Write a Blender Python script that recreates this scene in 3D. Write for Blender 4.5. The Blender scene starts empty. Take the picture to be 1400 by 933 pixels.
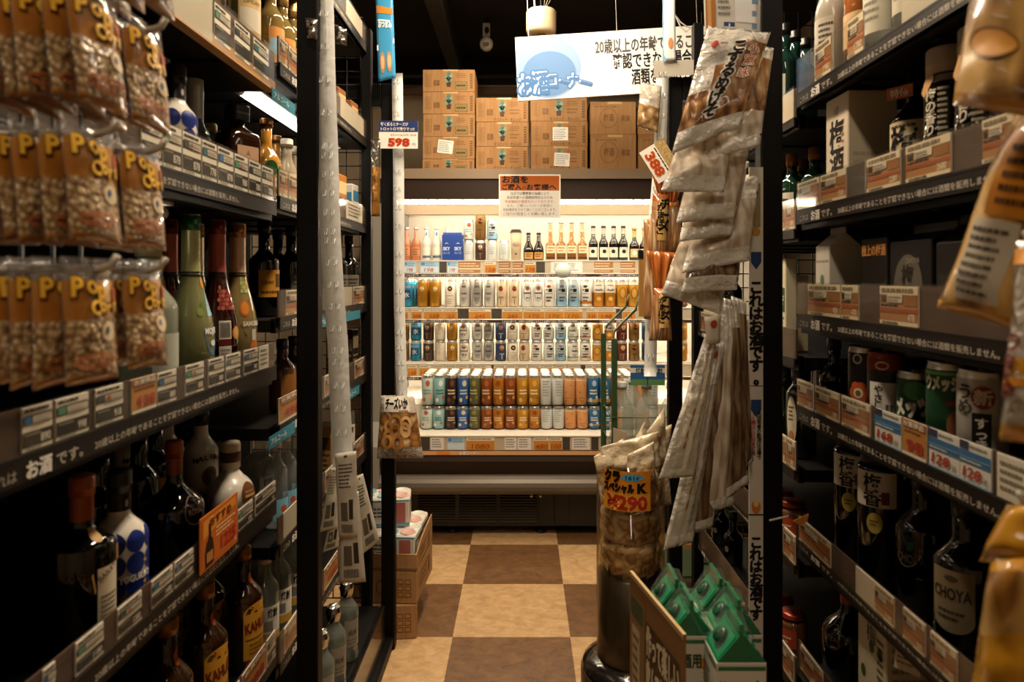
import bpy, math, random
from mathutils import Vector, Matrix, noise

# ------------------------------------------------------------------ camera constants (photo 1400 x 933)
F, CX, CY, CH = 930.0, 714.0, 380.0, 1.386
RN = random.Random(11)
SC = bpy.context.scene
COL = SC.collection
PI = math.pi
LX, RX = -0.58, 0.64          # front planes of the left and right shelf rails
def at(x, y, Y): return ((x - CX) / F * Y, Y, CH - (y - CY) / F * Y)
def zpx(y, Y): return CH - (y - CY) / F * Y
def yleft(x, d=0.0): return (LX - d) * F / (x - CX)     # depth of something d behind the left rail seen at column x
def yright(x, d=0.0): return (RX + d) * F / (x - CX)

# ------------------------------------------------------------------ materials
def lin(c):
    if isinstance(c, str):
        c = [int(c[i:i + 2], 16) / 255 for i in (1, 3, 5)]
    return tuple((v / 12.92 if v <= .04045 else ((v + .055) / 1.055) ** 2.4) for v in c[:3]) + (1,)
MATS = {}
def newmat(name):
    m = bpy.data.materials.new(name); m.use_nodes = True
    n = m.node_tree; n.nodes.clear()
    o = n.nodes.new('ShaderNodeOutputMaterial')
    return m, n, o
def std(name, col, rough=.5, metal=0., coat=0., spec=.5, noise_col=None, scale=30., bump=0., stretch=None, detail=4., lo=.35, hi=.65, sub=0.):
    if name in MATS: return MATS[name]
    m, n, o = newmat(name)
    b = n.nodes.new('ShaderNodeBsdfPrincipled')
    b.inputs['Base Color'].default_value = lin(col); b.inputs['Roughness'].default_value = rough
    b.inputs['Metallic'].default_value = metal; b.inputs['Coat Weight'].default_value = coat; b.inputs['Specular IOR Level'].default_value = spec
    n.links.new(b.outputs[0], o.inputs[0])
    if noise_col or bump:
        tc = n.nodes.new('ShaderNodeTexCoord'); mp = n.nodes.new('ShaderNodeMapping')
        n.links.new(tc.outputs['Object'], mp.inputs[0])
        if stretch: mp.inputs['Scale'].default_value = stretch
        t = n.nodes.new('ShaderNodeTexNoise'); t.inputs['Scale'].default_value = scale; t.inputs['Detail'].default_value = detail
        n.links.new(mp.outputs[0], t.inputs['Vector'])
        if noise_col:
            r = n.nodes.new('ShaderNodeValToRGB')
            r.color_ramp.elements[0].position = lo; r.color_ramp.elements[0].color = lin(col)
            r.color_ramp.elements[1].position = hi; r.color_ramp.elements[1].color = lin(noise_col)
            n.links.new(t.outputs[0], r.inputs[0]); n.links.new(r.outputs[0], b.inputs['Base Color'])
        if bump:
            bp = n.nodes.new('ShaderNodeBump'); bp.inputs['Strength'].default_value = bump; bp.inputs['Distance'].default_value = .004
            n.links.new(t.outputs[0], bp.inputs['Height']); n.links.new(bp.outputs[0], b.inputs['Normal'])
    MATS[name] = m
    return m
def clear(name, tint='#ffffff', body='#ffffff', opac=.1, rough=.05, bump=0., scale=25., gloss=1.):
    """thin transparent film or glass: see-through tint, some body colour, a fresnel gloss"""
    if name in MATS: return MATS[name]
    m, n, o = newmat(name)
    t = n.nodes.new('ShaderNodeBsdfTransparent'); t.inputs[0].default_value = lin(tint)
    d = n.nodes.new('ShaderNodeBsdfDiffuse'); d.inputs[0].default_value = lin(body)
    g = n.nodes.new('ShaderNodeBsdfGlossy'); g.inputs['Roughness'].default_value = rough
    lw = n.nodes.new('ShaderNodeLayerWeight'); lw.inputs['Blend'].default_value = .5
    pw = n.nodes.new('ShaderNodeMath'); pw.operation = 'POWER'; pw.inputs[1].default_value = 4.
    n.links.new(lw.outputs['Facing'], pw.inputs[0])
    f = n.nodes.new('ShaderNodeMath'); f.operation = 'MULTIPLY_ADD'; f.inputs[1].default_value = .85 * gloss; f.inputs[2].default_value = .045 * gloss
    n.links.new(pw.outputs[0], f.inputs[0])
    a = n.nodes.new('ShaderNodeMixShader'); a.inputs[0].default_value = opac
    b = n.nodes.new('ShaderNodeMixShader')
    L = n.links.new
    L(t.outputs[0], a.inputs[1]); L(d.outputs[0], a.inputs[2])
    L(f.outputs[0], b.inputs[0]); L(a.outputs[0], b.inputs[1]); L(g.outputs[0], b.inputs[2]); L(b.outputs[0], o.inputs[0])
    if bump:
        tc = n.nodes.new('ShaderNodeTexCoord'); x = n.nodes.new('ShaderNodeTexNoise'); x.inputs['Scale'].default_value = scale
        x.inputs['Detail'].default_value = 3
        bp = n.nodes.new('ShaderNodeBump'); bp.inputs['Strength'].default_value = bump; bp.inputs['Distance'].default_value = .01
        L(tc.outputs['Object'], x.inputs['Vector']); L(x.outputs[0], bp.inputs['Height'])
        L(bp.outputs[0], g.inputs['Normal']); L(bp.outputs[0], lw.inputs['Normal']); L(bp.outputs[0], d.inputs['Normal'])
    MATS[name] = m
    return m
def emit(name, col, s):
    if name in MATS: return MATS[name]
    m, n, o = newmat(name)
    e = n.nodes.new('ShaderNodeEmission'); e.inputs[0].default_value = lin(col); e.inputs[1].default_value = s
    n.links.new(e.outputs[0], o.inputs[0]); MATS[name] = m
    return m
def cells(name, cols, scale=40., rough=.4, bump=.6, coat=0., stretch=None):
    """lumpy food seen through its bag: voronoi cells between colours"""
    if name in MATS: return MATS[name]
    m, n, o = newmat(name); L = n.links.new
    b = n.nodes.new('ShaderNodeBsdfPrincipled'); b.inputs['Roughness'].default_value = rough; b.inputs['Coat Weight'].default_value = coat
    tc = n.nodes.new('ShaderNodeTexCoord'); v = n.nodes.new('ShaderNodeTexVoronoi'); v.inputs['Scale'].default_value = scale
    mp = n.nodes.new('ShaderNodeMapping'); L(tc.outputs['Object'], mp.inputs[0]); L(mp.outputs[0], v.inputs['Vector'])
    if stretch: mp.inputs['Scale'].default_value = stretch
    no = n.nodes.new('ShaderNodeTexNoise'); no.inputs['Scale'].default_value = scale * .6; no.inputs['Detail'].default_value = 3
    L(mp.outputs[0], no.inputs['Vector'])
    mx = n.nodes.new('ShaderNodeMath'); mx.operation = 'MULTIPLY_ADD'; mx.inputs[1].default_value = .6
    L(v.outputs['Distance'], mx.inputs[0])
    mh = n.nodes.new('ShaderNodeMath'); mh.operation = 'MULTIPLY'; mh.inputs[1].default_value = .7; L(no.outputs[0], mh.inputs[0]); L(mh.outputs[0], mx.inputs[2])
    r = n.nodes.new('ShaderNodeValToRGB'); e = r.color_ramp.elements
    e[0].position = .25; e[0].color = lin(cols[0]); e[1].position = .85; e[1].color = lin(cols[-1])
    for i, c in enumerate(cols[1:-1]):
        k = e.new(.25 + .6 * (i + 1) / (len(cols) - 1)); k.color = lin(c)
    L(mx.outputs[0], r.inputs[0]); L(r.outputs[0], b.inputs['Base Color'])
    bp = n.nodes.new('ShaderNodeBump'); bp.inputs['Strength'].default_value = bump; bp.inputs['Distance'].default_value = .005; bp.invert = True
    L(mx.outputs[0], bp.inputs['Height']); L(bp.outputs[0], b.inputs['Normal']); L(b.outputs[0], o.inputs[0])
    MATS[name] = m
    return m
def P(c, rough=.45):                       # a plain printed colour
    return std('print_' + c[1:] + '_%d' % int(rough * 100), c, rough, spec=.22)

# ------------------------------------------------------------------ text outlines
TXT = {}
def glyphs(s, bold=0.):
    k = (s, bold)
    if k not in TXT:
        c = bpy.data.curves.new('t', 'FONT'); c.body = s; c.resolution_u = 2; c.offset = bold
        o = bpy.data.objects.new('t', c); COL.objects.link(o)
        dg = bpy.context.evaluated_depsgraph_get(); me = o.evaluated_get(dg).to_mesh()
        v = [(p.co.x, p.co.y) for p in me.vertices]; f = [tuple(p.vertices) for p in me.polygons]
        o.evaluated_get(dg).to_mesh_clear()
        bpy.data.objects.remove(o); bpy.data.curves.remove(c)
        if not v: v = [(0, 0)]
        TXT[k] = (v, f, min(a for a, b in v), max(a for a, b in v))
    return TXT[k]

# ------------------------------------------------------------------ mesh builder
class MB:
    def __init__(s): s.v = []; s.f = []; s.m = []; s.s = []; s.mats = []
    def mi(s, m):
        if m not in s.mats: s.mats.append(m)
        return s.mats.index(m)
    def add(s, vs, fs, m, smooth=False):
        b = len(s.v); s.v += [tuple(p) for p in vs]; i = s.mi(m)
        for f in fs: s.f.append(tuple(b + k for k in f)); s.m.append(i); s.s.append(smooth)
    def box(s, x0, y0, z0, x1, y1, z1, m, bev=0.):
        if bev <= 0:
            v = [(x0, y0, z0), (x1, y0, z0), (x1, y1, z0), (x0, y1, z0), (x0, y0, z1), (x1, y0, z1), (x1, y1, z1), (x0, y1, z1)]
            s.add(v, [(3, 2, 1, 0), (4, 5, 6, 7), (0, 1, 5, 4), (1, 2, 6, 5), (2, 3, 7, 6), (3, 0, 4, 7)], m)
        else:                                # all edges chamfered: three shells of 4x2 points
            b = bev; v = []
            for X, sx in ((x0, 1), (x1, -1)):
                for Y, sy in ((y0, 1), (y1, -1)):
                    for Z, sz in ((z0, 1), (z1, -1)):
                        v += [(X, Y + sy * b, Z + sz * b), (X + sx * b, Y, Z + sz * b), (X + sx * b, Y + sy * b, Z)]
            I = lambda a, c, d, k: (a * 4 + c * 2 + d) * 3 + k
            f = []
            f += [tuple(I(a, c, d, 0) for c, d in ((0, 0), (1, 0), (1, 1), (0, 1))) for a in (0, 1)]
            f += [tuple(I(a, c, d, 1) for a, d in ((0, 0), (1, 0), (1, 1), (0, 1))) for c in (0, 1)]
            f += [tuple(I(a, c, d, 2) for a, c in ((0, 0), (1, 0), (1, 1), (0, 1))) for d in (0, 1)]
            for c in (0, 1):
                for d in (0, 1): f.append((I(0, c, d, 1), I(1, c, d, 1), I(1, c, d, 2), I(0, c, d, 2)))
            for a in (0, 1):
                for d in (0, 1): f.append((I(a, 0, d, 0), I(a, 1, d, 0), I(a, 1, d, 2), I(a, 0, d, 2)))
            for a in (0, 1):
                for c in (0, 1): f.append((I(a, c, 0, 0), I(a, c, 1, 0), I(a, c, 1, 1), I(a, c, 0, 1)))
            for a in (0, 1):
                for c in (0, 1):
                    for d in (0, 1): f.append((I(a, c, d, 0), I(a, c, d, 1), I(a, c, d, 2)))
            s.add(v, f, m)
    def prism(s, poly, d0, d1, m, axis='y', smooth=False):
        """extrude a 2-D outline; axis y: outline in x,z; axis x: outline in y,z; axis z: outline in x,y"""
        g = {'y': lambda a, b, d: (a, d, b), 'x': lambda a, b, d: (d, a, b), 'z': lambda a, b, d: (a, b, d)}[axis]
        n = len(poly)
        v = [g(a, b, d0) for a, b in poly] + [g(a, b, d1) for a, b in poly]
        s.add(v, [tuple(range(n - 1, -1, -1)), tuple(range(n, 2 * n))] + [(i, (i + 1) % n, n + (i + 1) % n, n + i) for i in range(n)], m, smooth)
    def lathe(s, prof, m, n=20, cx=0, cy=0, mfun=None, smooth=True):
        rows = []; v = []
        for r, z in prof:
            if r < 1e-6: rows.append([len(v)]); v.append((cx, cy, z))
            else:
                rows.append(list(range(len(v), len(v) + n)))
                v += [(cx + r * math.sin(2 * PI * k / n), cy - r * math.cos(2 * PI * k / n), z) for k in range(n)]
        grp = {}
        for i in range(len(rows) - 1):
            a, b = rows[i], rows[i + 1]; fs = grp.setdefault(mfun(i, prof) if mfun else m, [])
            for k in range(n):
                k2 = (k + 1) % n
                if len(a) == 1 and len(b) == 1: continue
                if len(a) == 1: fs.append((a[0], b[k2], b[k]))
                elif len(b) == 1: fs.append((a[k], a[k2], b[0]))
                else: fs.append((a[k], a[k2], b[k2], b[k]))
        base = len(s.v); s.v += v
        for mm, fs in grp.items():
            i = s.mi(mm)
            for f in fs: s.f.append(tuple(base + k for k in f)); s.m.append(i); s.s.append(smooth)
    def tube(s, pts, r, m, n=8, closed=False):
        pts = [Vector(p) for p in pts]; v = []; N = len(pts)
        for i, p in enumerate(pts):
            a = pts[(i - 1) % N if closed else max(i - 1, 0)]; b = pts[(i + 1) % N if closed else min(i + 1, N - 1)]
            t = (b - a).normalized(); up = Vector((0, 0, 1)) if abs(t.z) < .9 else Vector((1, 0, 0))
            u = t.cross(up).normalized(); w = t.cross(u)
            rr = r[i] if isinstance(r, (list, tuple)) else r
            v += [p + rr * (math.cos(2 * PI * k / n) * u + math.sin(2 * PI * k / n) * w) for k in range(n)]
        f = []
        for i in range(N if closed else N - 1):
            j = (i + 1) % N
            for k in range(n): k2 = (k + 1) % n; f.append((i * n + k, i * n + k2, j * n + k2, j * n + k))
        if not closed: f += [tuple(range(n)), tuple(range((N - 1) * n, N * n))]
        s.add(v, f, m, True)
    def flat(s, pts, fs, m, y=0., wrap=None, off=0.):
        """put 2-D (x,z) geometry on the plane y, or round a lathe whose radius is wrap(z)"""
        if wrap: s.add([wrapp(wrap, x, z, off) for x, z in pts], fs, m, True)
        else: s.add([(x, y, z) for x, z in pts], fs, m)
    def rect(s, x0, z0, x1, z1, m, y=0., wrap=None, off=.0006):
        nx, nz = (max(1, int((x1 - x0) / .006)), max(1, int((z1 - z0) / .012))) if wrap else (1, 1)
        pts = [(x0 + (x1 - x0) * i / nx, z0 + (z1 - z0) * j / nz) for j in range(nz + 1) for i in range(nx + 1)]
        s.flat(pts, [(j * (nx + 1) + i, j * (nx + 1) + i + 1, (j + 1) * (nx + 1) + i + 1, (j + 1) * (nx + 1) + i) for j in range(nz) for i in range(nx)], m, y, wrap, off)
    def ell(s, cx, cz, rx, rz, m, y=0., wrap=None, off=.0009, n=18, a0=0., pts=None):
        pts = [(cx, cz)] + [(cx + rx * .5 * math.cos(a0 + 2 * PI * k / n), cz + rz * .5 * math.sin(a0 + 2 * PI * k / n)) for k in range(n)] + \
              [(cx + rx * math.cos(a0 + 2 * PI * k / n), cz + rz * math.sin(a0 + 2 * PI * k / n)) for k in range(n)]
        f = []
        for k in range(n):
            k2 = (k + 1) % n; f += [(0, 1 + k, 1 + k2), (1 + k, 1 + n + k, 1 + n + k2, 1 + k2)]
        s.flat(pts, f, m, y, wrap, off)
    def ring(s, cx, cz, rx, rz, t, m, y=0., wrap=None, off=.0009, n=24):
        pts = []
        for q in (0, 1):
            pts += [(cx + (rx - q * t) * math.cos(2 * PI * k / n), cz + (rz - q * t) * math.sin(2 * PI * k / n)) for k in range(n)]
        s.flat(pts, [(k, (k + 1) % n, n + (k + 1) % n, n + k) for k in range(n)], m, y, wrap, off)
    def poly(s, pts, m, y=0., wrap=None, off=.0009):
        s.flat(pts, [tuple(range(len(pts)))], m, y, wrap, off)
    def star(s, cx, cz, r, m, y=0., wrap=None, off=.0012):
        pts = [(cx, cz)] + [(cx + (r if k % 2 == 0 else r * .42) * math.sin(PI * k / 5), cz + (r if k % 2 == 0 else r * .42) * math.cos(PI * k / 5)) for k in range(10)]
        s.flat(pts, [(0, 1 + (k + 1) % 10, 1 + k) for k in range(10)], m, y, wrap, off)
    def text(s, t, x, z, h, m, y=0., wrap=None, off=.0012, w=None, al='l', bold=0., sx=1., rot=0., vert=False, shear=0.):
        """h = cap height-ish; w = exact width; al l/c/r; vert stacks characters downward"""
        if vert:
            for i, ch in enumerate(t): s.text(ch, x, z - i * h * 1.12, h, m, y, wrap, off, None, 'c', bold, sx)
            return
        if bold > .016 and any(ord(c) > 0x2e80 for c in t):      # heavy kana and kanji: several close copies of a light weight
            d = (bold - .01) * h / .8 * 1.1; nn = 4 if bold < .06 else 10
            for q in range(nn):
                s.text(t, x + d * math.cos(2 * PI * q / nn + .4), z + d * math.sin(2 * PI * q / nn + .4), h, m, y - .00013 * q, wrap, off + .00013 * q, w, al, .012, sx, rot, False, shear)
            if nn == 4: return
            bold = .012
        v, f, a, b = glyphs(t, bold)
        k = h / .8; kx = k * sx
        if w: kx = w / max(b - a, 1e-6)
        W = (b - a) * kx; x0 = {'l': 0, 'c': -W / 2, 'r': -W}[al]; ca, sa = math.cos(rot), math.sin(rot)
        pts = []
        for p, q in v:
            X = x0 + (p - a) * kx + shear * q * k; Z = q * k
            pts.append((x + X * ca - Z * sa, z + X * sa + Z * ca))
        s.flat(pts, f, m, y, wrap, off)
    def lines(s, x0, z0, x1, z1, n, m, y=0., wrap=None, off=.0011, ragged=.3, seed=1, fill=.45):
        """rows of unreadable small print as thin bars"""
        r = random.Random(seed); hh = (z1 - z0) / n
        for i in range(n):
            zc = z1 - (i + .5) * hh; x = x0; end = x0 + (x1 - x0) * (1 - ragged * r.random())
            while x < end:
                wd = (x1 - x0) * r.uniform(.05, .2); e = min(x + wd, end)
                s.rect(x, zc - hh * fill / 2, e, zc + hh * fill / 2, m, y, wrap, off); x = e + (x1 - x0) * .025
    def bars(s, x0, z0, x1, z1, m, y=0., wrap=None, off=.0011, seed=2):
        r = random.Random(seed); x = x0
        while x < x1:
            w = (x1 - x0) * r.uniform(.02, .06); s.rect(x, z0, min(x + w, x1), z1, m, y, wrap, off); x += w + (x1 - x0) * r.uniform(.02, .05)
    def xf(s, M, start=0):
        for i in range(start, len(s.v)): s.v[i] = tuple(M @ Vector(s.v[i]))
        return s
    def mesh(s, name):
        me = bpy.data.meshes.new(name); me.from_pydata(s.v, [], s.f)
        for m in s.mats: me.materials.append(m)
        me.polygons.foreach_set('material_index', s.m); me.polygons.foreach_set('use_smooth', s.s)
        me.update()
        return me
def wrapp(rad, x, z, off):
    if hasattr(rad, 'surf'): return rad.surf(x, z, off)
    r = rad(z); ref = rad.ref; t = x / ref
    return ((r + off) * math.sin(t), -(r + off) * math.cos(t), z)
def radfun(prof, ref):
    pr = [p for p in prof]
    def f(z):
        for (r0, z0), (r1, z1) in zip(pr, pr[1:]):
            if z0 <= z <= z1 and z1 > z0: return r0 + (r1 - r0) * (z - z0) / (z1 - z0)
        return ref
    f.ref = ref
    return f

# ------------------------------------------------------------------ objects
def link(name, data, parent=None, loc=(0, 0, 0), rotz=0., rot=None):
    o = bpy.data.objects.new(name, data); COL.objects.link(o)
    o.location = loc; o.rotation_euler = rot if rot else (0, 0, rotz)
    if parent: o.parent = parent
    return o
def props(o, label, cat, group=None, kind=None):
    if label: o['label'] = label
    if cat: o['category'] = cat
    if group: o['group'] = group
    if kind: o['kind'] = kind
    return o
def empty(name, label, cat, loc=(0, 0, 0), rotz=0., group=None, rot=None):
    return props(link(name, None, None, loc, rotz, rot), label, cat, group)
def part(name, mb, parent, label=None, loc=(0, 0, 0), rotz=0., rot=None):
    o = link(name, mb.mesh(name) if isinstance(mb, MB) else mb, parent, loc, rotz, rot)
    if label: o['label'] = label
    return o
def thing(name, mb, label, cat, loc=(0, 0, 0), rotz=0., group=None, rot=None):
    return props(link(name, mb.mesh(name) if isinstance(mb, MB) else mb, None, loc, rotz, rot), label, cat, group)
def struct(name, mb, loc=(0, 0, 0), rotz=0.):
    o = link(name, mb.mesh(name), None, loc, rotz); o['kind'] = 'structure'
    return o
PROTO = {}
def proto(key, fn):
    if key not in PROTO: PROTO[key] = [(n, b.mesh(n), lab) for n, b, lab in fn()]
    return PROTO[key]
def put(pr, label, cat, loc, rotz=0., group=None, rot=None):
    """one thing from a prototype: first mesh is the thing, the others its parts (mesh data shared)"""
    r = None
    for n, me, lab in pr:
        if r is None: r = props(link(n, me, None, loc, rotz, rot), label, cat, group)
        else:
            c = link(n, me, r)
            if lab: c['label'] = lab
    return r
ORD = ['', 'first', 'second', 'third', 'fourth', 'fifth', 'sixth', 'seventh', 'eighth', 'ninth', 'tenth', 'eleventh', 'twelfth', 'thirteenth',
       'fourteenth', 'fifteenth', 'sixteenth', 'seventeenth', 'eighteenth', 'nineteenth', 'twentieth', 'twenty-first', 'twenty-second']

# common materials
BLACK = std('black_steel', '#050404', .5, .0, .0, spec=.2)
BLACKM = std('black_matt', '#050404', .8, spec=.1)
BROWNRAIL = std('brown_rail', '#4d3a2c', .6, spec=.3)
DARKRAIL = std('dark_rail', '#1c1611', .5, spec=.25)
CARD = std('cardboard', '#a98259', .85, spec=.15, noise_col='#9d774d', scale=60, stretch=(1, 1, .1))
WHITE = P('#f0ece4'); CREAM = P('#e6d9c0'); INK = P('#15110e'); GREY = P('#8d877d'); RED = P('#b3301c'); ORANGE = P('#d98a2a'); WTXT = P('#e9e4da')
FILM = clear('clear_film', '#ffffff', '#ffffff', .07, .12, .35, 28)
RAILCLEAR = clear('clear_rail', '#fbfaf6', '#ffffff', .01, .1, gloss=.35)
GLASS = clear('clear_glass', '#e8efe8', '#dfe8e0', .12, .04)
PET = clear('clear_pet', '#f2f6f6', '#e6eef0', .14, .06, .15, 40)
CHROME = std('chrome', '#c9c6c0', .25, 1.)
# ================================================================== SETTING
def floor_mat():
    m, n, o = newmat('checker_vinyl'); L = n.links.new
    b = n.nodes.new('ShaderNodeBsdfPrincipled'); b.inputs['Roughness'].default_value = .42
    tc = n.nodes.new('ShaderNodeTexCoord')
    mp = n.nodes.new('ShaderNodeMapping'); mp.inputs['Location'].default_value = (0, 0, .2)
    L(tc.outputs['Object'], mp.inputs[0])
    ck = n.nodes.new('ShaderNodeTexChecker'); ck.inputs['Scale'].default_value = 1 / .4535
    L(mp.outputs[0], ck.inputs[0])
    n1 = n.nodes.new('ShaderNodeTexNoise'); n1.inputs['Scale'].default_value = 16; n1.inputs['Detail'].default_value = 8; n1.inputs['Roughness'].default_value = .7
    n1.inputs['Distortion'].default_value = .6
    m2 = n.nodes.new('ShaderNodeMapping'); m2.inputs['Scale'].default_value = (1, 1.5, 1); L(tc.outputs['Object'], m2.inputs[0]); L(m2.outputs[0], n1.inputs['Vector'])
    def ramp(a, c):
        r = n.nodes.new('ShaderNodeValToRGB'); r.color_ramp.elements[0].position = .33; r.color_ramp.elements[1].position = .68
        r.color_ramp.elements[0].color = lin(a); r.color_ramp.elements[1].color = lin(c); L(n1.outputs[0], r.inputs[0]); return r
    dk = ramp('#54381f', '#7d5a38'); lt = ramp('#a8855a', '#cfac7e')
    L(dk.outputs[0], ck.inputs['Color1']); L(lt.outputs[0], ck.inputs['Color2'])
    L(ck.outputs['Color'], b.inputs['Base Color']); L(b.outputs[0], o.inputs[0])
    return m
mb = MB(); mb.box(-2.2, -4.6, -.05, 2.6, 2.4, 0, floor_mat()); struct('floor', mb, (-.2685, 2.6225, 0))
CEILM = std('ceiling_black', '#0c0b0a', .8, noise_col='#15120f', scale=6)
mb = MB(); mb.box(-2.4, -2, 2.95, 2.4, 5.1, 3.0, CEILM); struct('ceiling', mb)
WALLM = std('wall_cream', '#a8977c', .8, noise_col='#b3a288', scale=4)
TRIMM = std('trim_brown', '#7d5f45', .6)
mb = MB(); mb.box(-2.4, 4.9, 0, 2.4, 5.0, 2.775, WALLM); struct('wall_back', mb)
mb = MB(); mb.box(-2.4, 4.9, 2.775, 2.4, 5.0, 2.95, CEILM); struct('wall_back_upper', mb)
mb = MB()
for x0, x1 in ((-2.4, -.42), (-.37, 1.2), (1.25, 2.4)): mb.box(x0, 4.885, 2.70, x1, 4.9, 2.76, TRIMM)
struct('trim_1', mb)
mb = MB(); mb.box(-1.75, -2, 0, -1.65, 5, 2.95, WALLM); struct('wall_left', mb)
mb = MB(); mb.box(1.75, -2, 0, 1.85, 5, 2.95, WALLM); struct('wall_right', mb)
mb = MB(); mb.box(-1.75, -2.1, 0, 1.85, -2, 2.95, WALLM); struct('wall_front', mb)
# dark beams and pipe on the ceiling
mb = MB(); mb.box(-.5, 3.3, 2.80, -.42, 4.9, 2.95, std('beam_dark', '#1d1916', .6)); struct('beam_1', mb)
mb = MB(); mb.tube([(-1.6, 4.5, 2.72), (1.6, 4.5, 2.72)], .012, std('beam_dark', '#1d1916', .6)); thing('ceiling_pipe', mb, 'thin dark pipe running across under the black ceiling behind the sign', 'pipe')

# ================================================================== CAMERA
cd = bpy.data.cameras.new('camera'); cam = bpy.data.objects.new('camera', cd); COL.objects.link(cam)
cam.location = (0, 0, CH); cam.rotation_euler = (PI / 2, 0, 0)
cd.sensor_width = 36; cd.lens = F / 1400 * 36; cd.shift_x = -(CX - 700) / 1400; cd.shift_y = -(466.5 - CY) / 1400
cd.clip_start = .02; cd.dof.use_dof = True; cd.dof.focus_distance = 2.4; cd.dof.aperture_fstop = 4.5
SC.camera = cam

# ================================================================== LIGHTS
def area(name, loc, sx, sy, power, col, rot=(0, 0, 0)):
    l = bpy.data.lights.new(name, 'AREA'); l.shape = 'RECTANGLE'; l.size = sx; l.size_y = sy; l.energy = power; l.color = lin(col)[:3]
    o = bpy.data.objects.new(name, l); COL.objects.link(o); o.location = loc; o.rotation_euler = rot
    return o
def spot(name, loc, to, power, col, ang=40, blend=.6, size=.04):
    l = bpy.data.lights.new(name, 'SPOT'); l.energy = power; l.color = lin(col)[:3]; l.spot_size = math.radians(ang); l.spot_blend = blend; l.shadow_soft_size = size
    o = bpy.data.objects.new(name, l); COL.objects.link(o); o.location = loc
    o.rotation_euler = (Vector(to) - Vector(loc)).to_track_quat('-Z', 'Y').to_euler()
    return o
WARM = '#ffe6c6'
def ceiling_fixture(Y, x=.03, ln=1.1, power=26, along='y', lab=''):
    mb = MB(); mb.box(-.07, -ln / 2 - .05, 0, .07, ln / 2 + .05, .05, std('fixture_white', '#b9b4aa', .5))
    r = thing('ceiling_light', mb, lab, 'lamp', (x, Y, 2.90))
    t = MB(); t.tube([(0, -ln / 2, -.025), (0, ln / 2, -.025)], .016, emit('tube_glow', WARM, 10.)); part('light_tube', t, r)
    area('ceiling_lamp_glow', (x, Y, 2.85), .12, ln, power, WARM)
ceiling_fixture(1.8, lab='long tube ceiling light over the middle of the aisle', power=50)
ceiling_fixture(-.35, lab='long tube ceiling light behind the viewer', power=15)
ceiling_fixture(3.0, x=-.05, ln=.9, lab='long tube ceiling light nearest the cooler', power=26)
w = bpy.data.worlds.new('world'); SC.world = w; w.use_nodes = True
w.node_tree.nodes['Background'].inputs[0].default_value = lin('#8a7355'); w.node_tree.nodes['Background'].inputs[1].default_value = .03
SC.view_settings.view_transform = 'Standard'; SC.view_settings.look = 'None'; SC.view_settings.gamma = 1; SC.view_settings.use_curve_mapping = False
SC.view_settings.exposure = 0.0
SC.cycles.use_denoising = True; SC.cycles.max_bounces = 8; SC.cycles.transparent_max_bounces = 24; SC.cycles.caustics_reflective = False; SC.cycles.caustics_refractive = False
SC.cycles.sample_clamp_indirect = 4
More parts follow.
